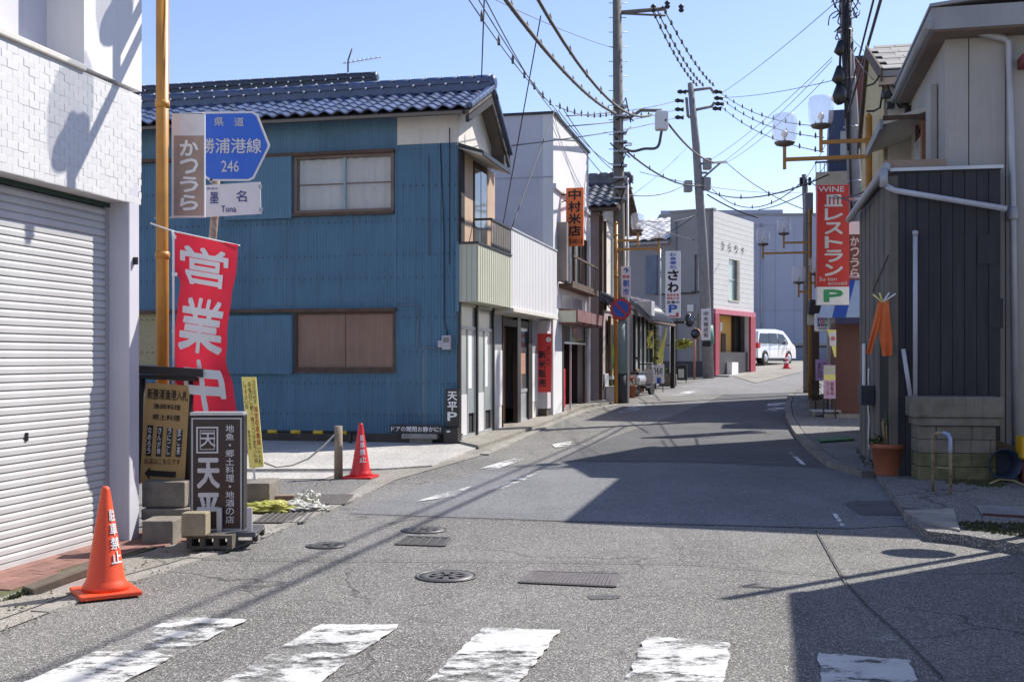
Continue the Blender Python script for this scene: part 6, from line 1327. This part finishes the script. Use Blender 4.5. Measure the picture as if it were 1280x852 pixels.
MB().bbox(-.35, 1.2, -.5, -.0, 1.5+(447-238)*k, 1.5+(447-218)*k, .02).build('balcony', MATS['beige_wall'], bN); 
for i in range(14): bx('balcony_bar', black_m, bN, -.35+i*.11, -.33+i*.11, -.48, -.46, 1.5+(447-218)*k, 1.5+(447-207)*k)
bx('balcony_rail', black_m, bN, -.37, 1.2, -.5, -.44, 1.5+(447-207)*k, 1.5+(447-205)*k)
bx('window', glass_l, bN, .3, .7, -.02, 0, 1.5+(447-200)*k, 1.5+(447-165)*k)
# brown kiosk with blue awning
K_ = Fr(at(1044.5, 447, 25.8).x, 25.8, 12); bK = thing('brown_shop', 'brown tiled shop wall with a blue and white awning', 'building', K_.o, 12)
k = 25.8/F; bx('wall', mat('brown_tile', (.13, .05, .035), (.10, .04, .03), rough=.6, scale=8), bK, 0, 4, 0, 1.6, 0, 1.5+(447-403)*k); bx('upper_wall', mat('dim_grey_wall', (.2, .19, .18), rough=.8), bK, .75, 4, .2, 1.5, 1.5+(447-402)*k, 5.0)
bl = mat('blue_awning', (.02, .09, .42), rough=.5); lb = mat('pale_blue_awning', (.35, .48, .65), rough=.5)
za, zb = 1.5+(447-398)*k, 1.5+(447-340)*k
xe = -.35
aw_ = thing('striped_awning', 'blue and pale blue striped awning above the brown shop wall', 'awning', K_.o, 12)
for i in range(6):
    x0 = -.42+i*.3; MB().add([(x0, -.6, za), (x0+.3, -.6, za), (x0+.3+.3, -.1, zb), (x0+.3, -.1, zb), (x0, -.6, za+.02), (x0+.3, -.6, za+.02), (x0+.6, -.1, zb+.02), (x0+.3, -.1, zb+.02)], [(0, 3, 2, 1), (4, 5, 6, 7), (0, 1, 5, 4), (1, 2, 6, 5), (2, 3, 7, 6), (3, 0, 4, 7)]).build('panel', lb if i % 2 == 0 and i < 3 else bl, aw_)
bx('valance', mat('navy_valance', (.02, .03, .1), rough=.6), aw_, -.05, 1.3, -.62, -.58, za-.14, za)
# red restaurant sign
YR = 23.5; rsn = thing('red_restaurant_sign', 'tall red restaurant sign with white katakana and green P below', 'sign', (at(1041, 447, YR).x, YR, 0), 6)
def L17(px, py): return (px-1041)/F*YR, 1.5+(447-py)/F*YR
x0, z1 = L17(1022, 231); x1, z0 = L17(1061, 358); _, z2 = L17(0, 381)
MB().bbox(x0, x1, 0, .2, z0, z1, .01).build('panel', mat('sign_face_red', (.50, .025, .025), (.44, .02, .02), rough=.4), rsn); MB().bbox(x0, x1, 0, .2, z2, z0-.003, .01).build('lower_panel', sign_w, rsn)
letter(rsn, mat('dim_white_lettering', (.6, .58, .58), rough=.6), [('WINE', x0+.02, x1-.1, L17(0, 240)[1], L17(0, 233)[1], False, .03), ('皿レストラン', x0+.14, x1-.12, L17(0, 346)[1], L17(0, 242)[1], True, .05), ('Su ton', x0+.04, x0+.4, L17(0, 351)[1], L17(0, 346)[1], False, .01), ('accueil', x0+.22, x1-.05, L17(0, 356)[1], L17(0, 351.5)[1], False, .01)])
letter(rsn, mat('green_lettering', (.03, .30, .12), rough=.5), [('P', x0+.13, x1-.12, z2+.06, z0-.06, False, .07)])
for zz in (z1-.3, z0+.2): MB().tube([(x1, .1, zz), (x1+.5, .1, zz)], .03).build('bracket', galv, rsn)
YK = 24.3; ks = thing('brown_town_sign', 'brown vertical sign with white hiragana to the right of the red sign', 'sign', (at(1067, 447, YK).x, YK, 0), 6)
x0, z1 = (1061.5-1067)/F*YK, 1.5+(447-293)/F*YK; x1, z0 = (1074-1067)/F*YK, 1.5+(447-350)/F*YK; MB().bbox(x0, x1+.05, 0, .05, z0, z1, .005).build('panel', mat('brown_sign', (.14, .04, .04), rough=.5), ks); letter(ks, MATS['dim_white_lettering'], [('かつうら', x0+.02, x1, z0+.03, z1-.03, True, .04)])
MB().bbox(x0, x1+.05, 0, .05, z1+.003, z1+.28, .005).build('upper_plate', sign_w, ks); MB().tube([(x1, .05, z1), (x1+.3, .05, z1)], .02).build('bracket', galv, ks)
# card sign
YJ = 26; js = thing('card_sign', 'small white rounded card sign with blue red and green bars', 'sign', at(1028, 403, YJ), 4); k = YJ/F
MB().bbox(-9.5*k, 9.5*k, 0, .1, -11.5*k, 11.5*k, .04).build('panel', sign_w, js)
for i, m in enumerate((mat('bar_blue', (.03, .12, .35), rough=.5), mat('bar_red', (.5, .04, .1), rough=.5), mat('bar_green', (.03, .28, .16), rough=.5))): MB().bbox((-6+i*4.2)*k, (-2.4+i*4.2)*k, -.008, -.001, -5*k, 7*k, .003).build('bar', m, js)
letter(js, white_p, [('J', -5.2*k, -3.2*k, -1.5*k, 3*k, False, .03), ('C', -1.2*k, 1.2*k, -1.5*k, 3*k, False, .03), ('B', 3.0*k, 5.2*k, -1.5*k, 3*k, False, .03)], -.012); bx('caption', MATS['bar_blue'], js, -5*k, 5*k, -.004, -.001, -8*k, -6.6*k)
MB().tube([(9*k, .05, 6*k), (.45, .05, 6*k)], .02).build('bracket', galv, js)
# post & posters
pk = gp(1012, 492, .08); 
bwp = thing('brown_shop_post', 'dark wooden corner post carrying a small roof beyond the poster signs', 'post', (at(1019, 447, 31).x, 31, .2), 10); MB().box(-.1, .1, -.1, .1, 0, 2.5).build('post', brown_w, bwp); MB().prism([(-.2, 2.5), (.3, 2.5), (.4, 2.85), (-.15, 2.9)], -.3, .4, 'y').build('roof', black_w, bwp); MB().bbox(-.2, .16, -.16, .16, 2.2, 2.5, .02).build('capital', cream, bwp)
def poster(label, px0, px1, py0, py1, Y, m, its, bands=()):
    p = at((px0+px1)/2, py1, Y); k = Y/F; W_ = (px1-px0)*k/2; H_ = (py1-py0)*k; t = thing('poster_board', label, 'poster board', p, 8, 'poster boards on the right pavement'); MB(Matrix.Rotation(-.08, 4, 'X')).bbox(-W_, W_, 0, .03, 0, H_, .004).build('board', m, t)
    for (a, b, mm) in bands: MB(Matrix.Rotation(-.08, 4, 'X')).box(-W_*.95, W_*.95, -.004, -.001, a*H_, b*H_).build('band', mm, t)
    b = MB(Matrix.Rotation(-.08, 4, 'X'))
    for (s, x0, x1, z0, z1, v, mm) in its: textfit(b, s, x0*W_, x1*W_, z0*H_, z1*H_, -.008, .01, None, v)
    me = bpy.data.meshes.new('lettering'); me.from_pydata(b.v, [], b.f); me.materials.append(its[0][6]); oo = bpy.data.objects.new('lettering', me); COL.objects.link(oo); oo.parent = t
    for s_ in (-1, 1): MB().box(s_*W_-.015, s_*W_+.015, .03, .06, -min(p.z-g(Y)-.08, 1.2), .1).build('leg', black_m, t)
lil = mat('lilac_paper', (.55, .38, .62), (.48, .32, .56), rough=.7); pkp = mat('pink_paper', (.68, .42, .55), (.6, .36, .5), rough=.7)
poster('lilac handwritten poster on the wooden corner post', 1020, 1035, 449, 475, 27.6, lil, [('本日', -.7, -.1, .1, .9, True, maroon), ('定食', .1, .7, .1, .9, True, maroon)])
poster('pink easel poster with a yellow band at the brown wall', 1030, 1044.5, 456, 498, 25.2, pkp, [('ランチ', -.6, -.05, .08, .5, True, maroon), ('営業中', .1, .7, .08, .5, True, maroon)], [(.55, .72, yellow_p), (.73, .98, cream)])
pst = thing('pennant', 'small white and yellow pennant with a pink motif above the posters', 'pennant', at(1040, 430, 25.3), 8); k = 25.3/F
MB().prism([(-6*k, 18*k), (5*k, 18*k), (5*k, -16*k), (3*k, -16*k)], 0, .01).build('cloth', yellow_p, pst); MB().bbox(-3*k, 5*k, -.012, -.002, -2*k, 15*k, .002).build('print', sign_w, pst); MB().lathe([(3*k, -.014), (3*k, -.013)], (1*k, 0, 7*k), 12, 'y').build('motif', pink, pst)
pl_ = gp(1022, 512, .08); o = thing('street_planter', 'low planter box with brown and green plants on the right pavement', 'planter', (pl_.x, pl_.y, g(pl_.y)+.08), 8); MB().bbox(-.22, .25, -.15, .4, 0, .22, .02).build('trough', block_m, o); leaves(o, (0, .1, .3), (.25, .25, .12), 130, mat('dry_leaf', (.14, .10, .04), (.07, .09, .03), rough=.8), 31, .05); leaves(o, (-.02, .25, .65), (.16, .16, .4), 120, MATS['dry_leaf'], 32, .05)
pl_ = gp(1040, 521, .08); o = thing('low_bench', 'low slatted bench step in front of the brown shop wall', 'bench', (pl_.x-.15, pl_.y, g(pl_.y)+.08), 8)
for i in range(5): bx('slat', galv, o, -.3, .35, i*.12, i*.12+.09, .12, .15)
for s_ in (-.28, .3): bx('leg', block_m, o, s_, s_+.05, 0, .55, 0, .12)
bx('door_step', kerb_m, bK, -.3, 1.2, -.5, -.003, .0, .22)

# near right building outside the frame (casts the shade on the road)
NB = Fr(4.92, 9.32, 13); bN2 = thing('near_corner_building', 'plain grey building just outside the frame shading the near road', 'building', NB.o, 13)
bx('wall', grey_p, bN2, 0, 6, -9, 0, 0, 3.85); bx('roof_edge', fascia_g, bN2, -.02, 6.1, -9.1, .02, 3.85, 3.98)

# ================================================================= WIRES
def wire(label, a, b, sag, r=.012, m=None, grp=None, clips=0, name='overhead_wire', n=14, rc=.026):
    a, b = Vector(a), Vector(b); mb = MB(); pts = []
    for i in range(n+1): t = i/n; p = a.lerp(b, t); p.z -= sag*4*t*(1-t); pts.append(p)
    mb.tube(pts, r, 5)
    for k in range(clips):
        t = (k+.5)/clips; p = a.lerp(b, t); p.z -= sag*4*t*(1-t); mb.tube([p+Vector((0, 0, .12)), p+Vector((0, 0, .05)), p+Vector((0, 0, -.04))], [rc*.3, rc, rc*.8], 5)
    o = mb.build(name, m or cable_g); tag(o, label, 'cable', grp); return o
def wp2(label, p, q, Y0, Y1, sag=.0, **k): return wire(label, at(p[0], p[1], Y0), at(q[0], q[1], Y1), sag, **k)
bdl = mat('twisted_cable_grey', (.16, .145, .13), (.08, .07, .06), rough=.7, scale=20)
g1 = 'cable bundles from the tall dark pole towards the camera'
for (p, q, Y0, r, c) in (((600, -60), (770, 140), 13, .045, 12), ((640, -60), (700, 60), 14, .035, 4)):
    pass
wp2('thick twisted grey cable bundle swooping from top centre to the dark pole', (575, -80), (770, 142), 14, 32, .35, r=.038, m=bdl, clips=14, grp=g1)
wp2('lighter thick cable swooping past the dark pole to the transformer', (640, -60), (815, 143), 15, 32, .75, r=.03, m=bdl, clips=10, grp=g1)
G2 = 'thin wires running to the parapet corner of the rice shop'
for i, (p, q) in enumerate((((560, -40), (692, 133)), ((575, -40), (694, 136)), ((592, -30), (692, 140)))): wp2(('thin wire with clips running down to the rice shop parapet corner', 'middle plain wire of three running down to the rice shop parapet corner', 'rightmost plain wire of three running down to the rice shop parapet corner')[i], p, q, 13, 26.4, .15, r=.009, grp=G2, clips=8 if i == 0 else 0)
G3 = 'thin wires from the rice shop corner to the dark pole'
for (p, q, c, lb_) in (((695, 132), (768, 142), 9, 'clipped nearly level wire from the rice shop corner to the dark pole'), ((694, 136), (768, 232), 0, 'lowest slanting wire from the rice shop corner to the dark pole'), ((698, 138), (768, 208), 0, 'upper slanting wire from the rice shop corner to the dark pole'), ((704, 136), (768, 214), 0, 'middle slanting wire from the rice shop corner to the dark pole')): wp2(lb_, p, q, 26.4, 32, .15, r=.011, grp=G3, clips=c)
G4 = 'drop wires hanging down to the blue and white shops'
for (p, q, Y0, Y1, lb_) in (((606, -20), (602, 96), 15, 20.1, 'dark drop wire hanging to the blue tiled roof end'), ((676, 20), (627, 290), 19, 24.5, 'long dark drop wire crossing the shaded side wall to the white shop'), ((694, 136), (640, 284), 26.3, 22, 'drop wire from the rice shop corner down to the white fascia'), ((562, 160), (562, 330), 19.3, 19.3, 'short drop wire down the edge of the blue wall')): wp2(lb_, p, q, Y0, Y1, .0, r=.011, m=cable, grp=G4)
G5 = 'clipped high voltage lines between the dark pole and the leaning pole'
for i, (p, q) in enumerate((((816, 14), (872, 108)), ((822, 14), (880, 108)), ((828, 8), (893, 108)))): wp2(('leftmost', 'middle', 'rightmost')[i]+' of the three clipped high lines between the dark and leaning poles', p, q, 32, 47, .25, r=.018, m=cable, grp=G5, clips=12, rc=.045)
G6 = 'level lines between the dark pole and the left insulators of the leaning pole'
for k_, (p, q) in zip(('top', 'middle', 'bottom'), (((708, 145), (846, 126)), ((708, 158), (846, 137)), ((632, 183), (846, 147)))): wp2(k_+' of three nearly level wires to the left insulators of the leaning pole', p, q, 26 if p[0] > 640 else 22, 47, .1, r=.014, grp=G6)
G7 = 'clipped lines from the leaning pole to the cable-laden pole'
for k_, (p, q) in zip(('top', 'middle', 'bottom'), (((903, 118), (1030, 158)), ((905, 126), (1030, 172)), ((902, 134), (1030, 190)))): wp2(k_+' of three clipped lines falling from the leaning pole behind the glass lamps', p, q, 47, 30, .3, r=.013, grp=G7, clips=9, rc=.03)
wp2('long thin wire from the leaning pole up to the tangled cables', (903, 122), (1044, 100), 47, 28, .1, r=.01)
wp2('steep thin wire from the leaning pole towards the top of the tangled pole', (903, 116), (1048, 0), 47, 28, .1, r=.01)
G8 = 'slanting wires crossing the sky right of the leaning pole'
for k_, (p, q) in zip(('upper', 'middle', 'lower'), (((880, 205), (1040, 72)), ((890, 212), (1040, 76)), ((905, 205), (1030, 100)))): wp2(k_+' of three thin wires slanting across the sky behind the glass lamps', p, q, 47, 28, .2, r=.008, grp=G8)
wp2('thick black cable sagging from the dark pole across to the red sign', (782, 188), (875, 232), 32, 46, .3, r=.03, m=cable, clips=6)
wp2('thick black cable sagging from the leaning pole to the red restaurant sign', (868, 230), (1036, 218), 47, 25, .55, r=.02, m=cable, clips=5)
wp2('thin cable looping low between the leaning pole and the distant pole', (890, 236), (1006, 224), 47, 36, .85, r=.018, m=cable_g, clips=5)
wp2('grey cable dropping from the transformer to the leaning pole bracket', (832, 150), (908, 202), 32, 47, .45, r=.035, m=bdl)
wp2('thin wire from the leaning pole bracket down to the distant pole', (908, 203), (1006, 262), 47, 36, .2, r=.016)
wp2('black wire from the leaning pole down over the grey corner roof', (884, 243), (948, 272), 47, 46, .1, r=.03, m=cable)
G9 = 'thin wires running low behind the dark pole to the leaning pole'
for p, q, Y0, k_ in (((782, 243), (856, 231), 32, 'upper'), ((786, 273), (872, 268), 36, 'lower'), ((700, 226), (868, 300), 30, 'steepest')): wp2(k_+' of the thin wires running low from the dark to the leaning pole', p, q, Y0, 47, .2, r=.016, m=cable_g, grp=G9)
wp2('faint wire crossing above the grey corner building', (800, 215), (1010, 240), 40, 60, .3, r=.012)
wp2('faint wire rising behind the leaning pole to the left', (782, 250), (858, 185), 33, 50, .1, r=.01)
# cables from the near right pole back over the camera; their shadows run along the road
G10 = 'thick cables running overhead beside the near right pole'
for i, (x, z, r) in enumerate(((2.1, 8.2, .03), (1.8, 7.2, .022))): wire(('higher', 'lower')[i]+' thick cable running overhead from the tangled pole towards the viewer', (P3.x-.3, 28, 7.6+i*.35), (-1.7-i*.15, -14, 7.9+i*.35), .25, r=r, m=cable, grp=G10, n=20)
wire('dark cable running from the red sign to the black shed gutter', at(1062, 262, 23.3), at(1112, 225, 14), .15, r=.018, m=cable)
wire('dark cable crossing in front of the red restaurant sign', at(1006, 222, 36), at(1085, 258, 17.2), .1, r=.015, m=cable)
wire('upper dark cable crossing in front of the red restaurant sign', at(1036, 247, 23), at(1112, 222, 14), .1, r=.012, m=cable)

wp2('thin wire crossing the sky from the dark pole top to the upper left', (560, -30), (766, 60), 20, 32, .1, r=.008)
wp2('black wire sagging low across the lavender hall', (948, 262), (1008, 240), 50, 37, .1, r=.02, m=cable)
wp2('thin wire from the dark pole down to the pinkish house gable', (768, 200), (757, 262), 32, 32.6, .0, r=.01, m=cable)
wp2('thin wire from the leaning pole down to the white tiled roof', (868, 270), (800, 300), 47, 49, .2, r=.014, m=cable)
wp2('thin wire rising from the distant pole to the tangled pole', (1008, 222), (1046, 150), 36, 28, .1, r=.01)
wp2('lower thin wire rising from the distant pole to the tangled pole', (1008, 232), (1050, 176), 36, 28, .15, r=.01, m=cable)
wp2('thin wire from the tangled pole to the cream house gable', (1062, 60), (1092, 100), 28, 17.6, .05, r=.008)
wp2('second thin wire from the tangled pole to the grey house eave', (1062, 45), (1140, 108), 28, 16.5, .08, r=.008, m=cable)

for y in (-.85, .25): bx('door_handle', galv, van, .862, .885, y, y+.18, .98, 1.02)
for y in (-.98, .13, 1.12): bx('door_gap', black_m, van, .861, .865, y, y+.012, .42, 1.08)
for sg in (1, -1): MB().bbox(min(sg*.55, sg*.84), max(sg*.55, sg*.84), 2.12, 2.30, .78, .96, .03).build('headlight', sign_w, van)
bx('grille', black_m, van, -.5, .5, 2.31, 2.335, .5, .7)
MB().tube([(xs_-1.2, -.04, 3.2), (-.1, -.04, 3.2)], .03, 6).build('wall_conduit', fascia_g, bG)
MB().tube([(xs_+.25, -.06, .6), (xs_+.25, -.06, GH-.3)], .045, 6).build('wall_pipe', fascia_g, bG)
bx('wall_vent', alu, bG, xs_+.8, xs_+1.1, -.06, -.001, 3.5, 3.8)
bx('seam_band', MATS['seam_lavender'], bH, -6, 9, -.016, -.0125, 4.6, 4.65)
for k, (px, py, wd_) in enumerate(((1222, 330, .22), (1236, 410, .16))):
    x, z = sf(px, py, -.01); bx('wall_patch', MATS['shed_m'] if 'shed_m' in MATS else shed_m, bS, x, x+wd_, -.012, -.001, z, z+.35)
def litter(name, runs, n, m, seed, h, sz=(.004, .013)):
    rn = random.Random(seed); b = MB()
    for i in range(n):
        P = runs[rn.randrange(len(runs))]; t = rn.random(); k = min(int(t*(len(P)-1)), len(P)-2); f = t*(len(P)-1)-k
        p = gp(P[k][0]+(P[k+1][0]-P[k][0])*f+rn.gauss(0, 5), P[k][1]+(P[k+1][1]-P[k][1])*f+rn.gauss(0, 2.2)); s_ = rn.uniform(*sz); a = rn.random()*6.28; z = g(p.y)+h
        b.add([(p.x+s_*math.cos(a+q*2.1), p.y+s_*math.sin(a+q*2.1), z) for q in range(3)]+[(p.x, p.y, z+s_*.8)], [(0, 1, 3), (1, 2, 3), (2, 0, 3)])
    b.build(name, m)['kind'] = 'stuff'
litter('gravel', [[(0, 795), (180, 725), (330, 672), (440, 627)], [(440, 627), (600, 570), (700, 525)]], 420, kerb_m, 1, .018)
litter('dry_leaves', [[(0, 770), (120, 728), (230, 690)], [(330, 640), (420, 600)]], 90, MATS['dry_leaf'], 2, .02, (.006, .018))
litter('gravel', [[(1045, 590), (1100, 600), (1135, 655), (1280, 690)]], 260, kerb_m, 3, .006)
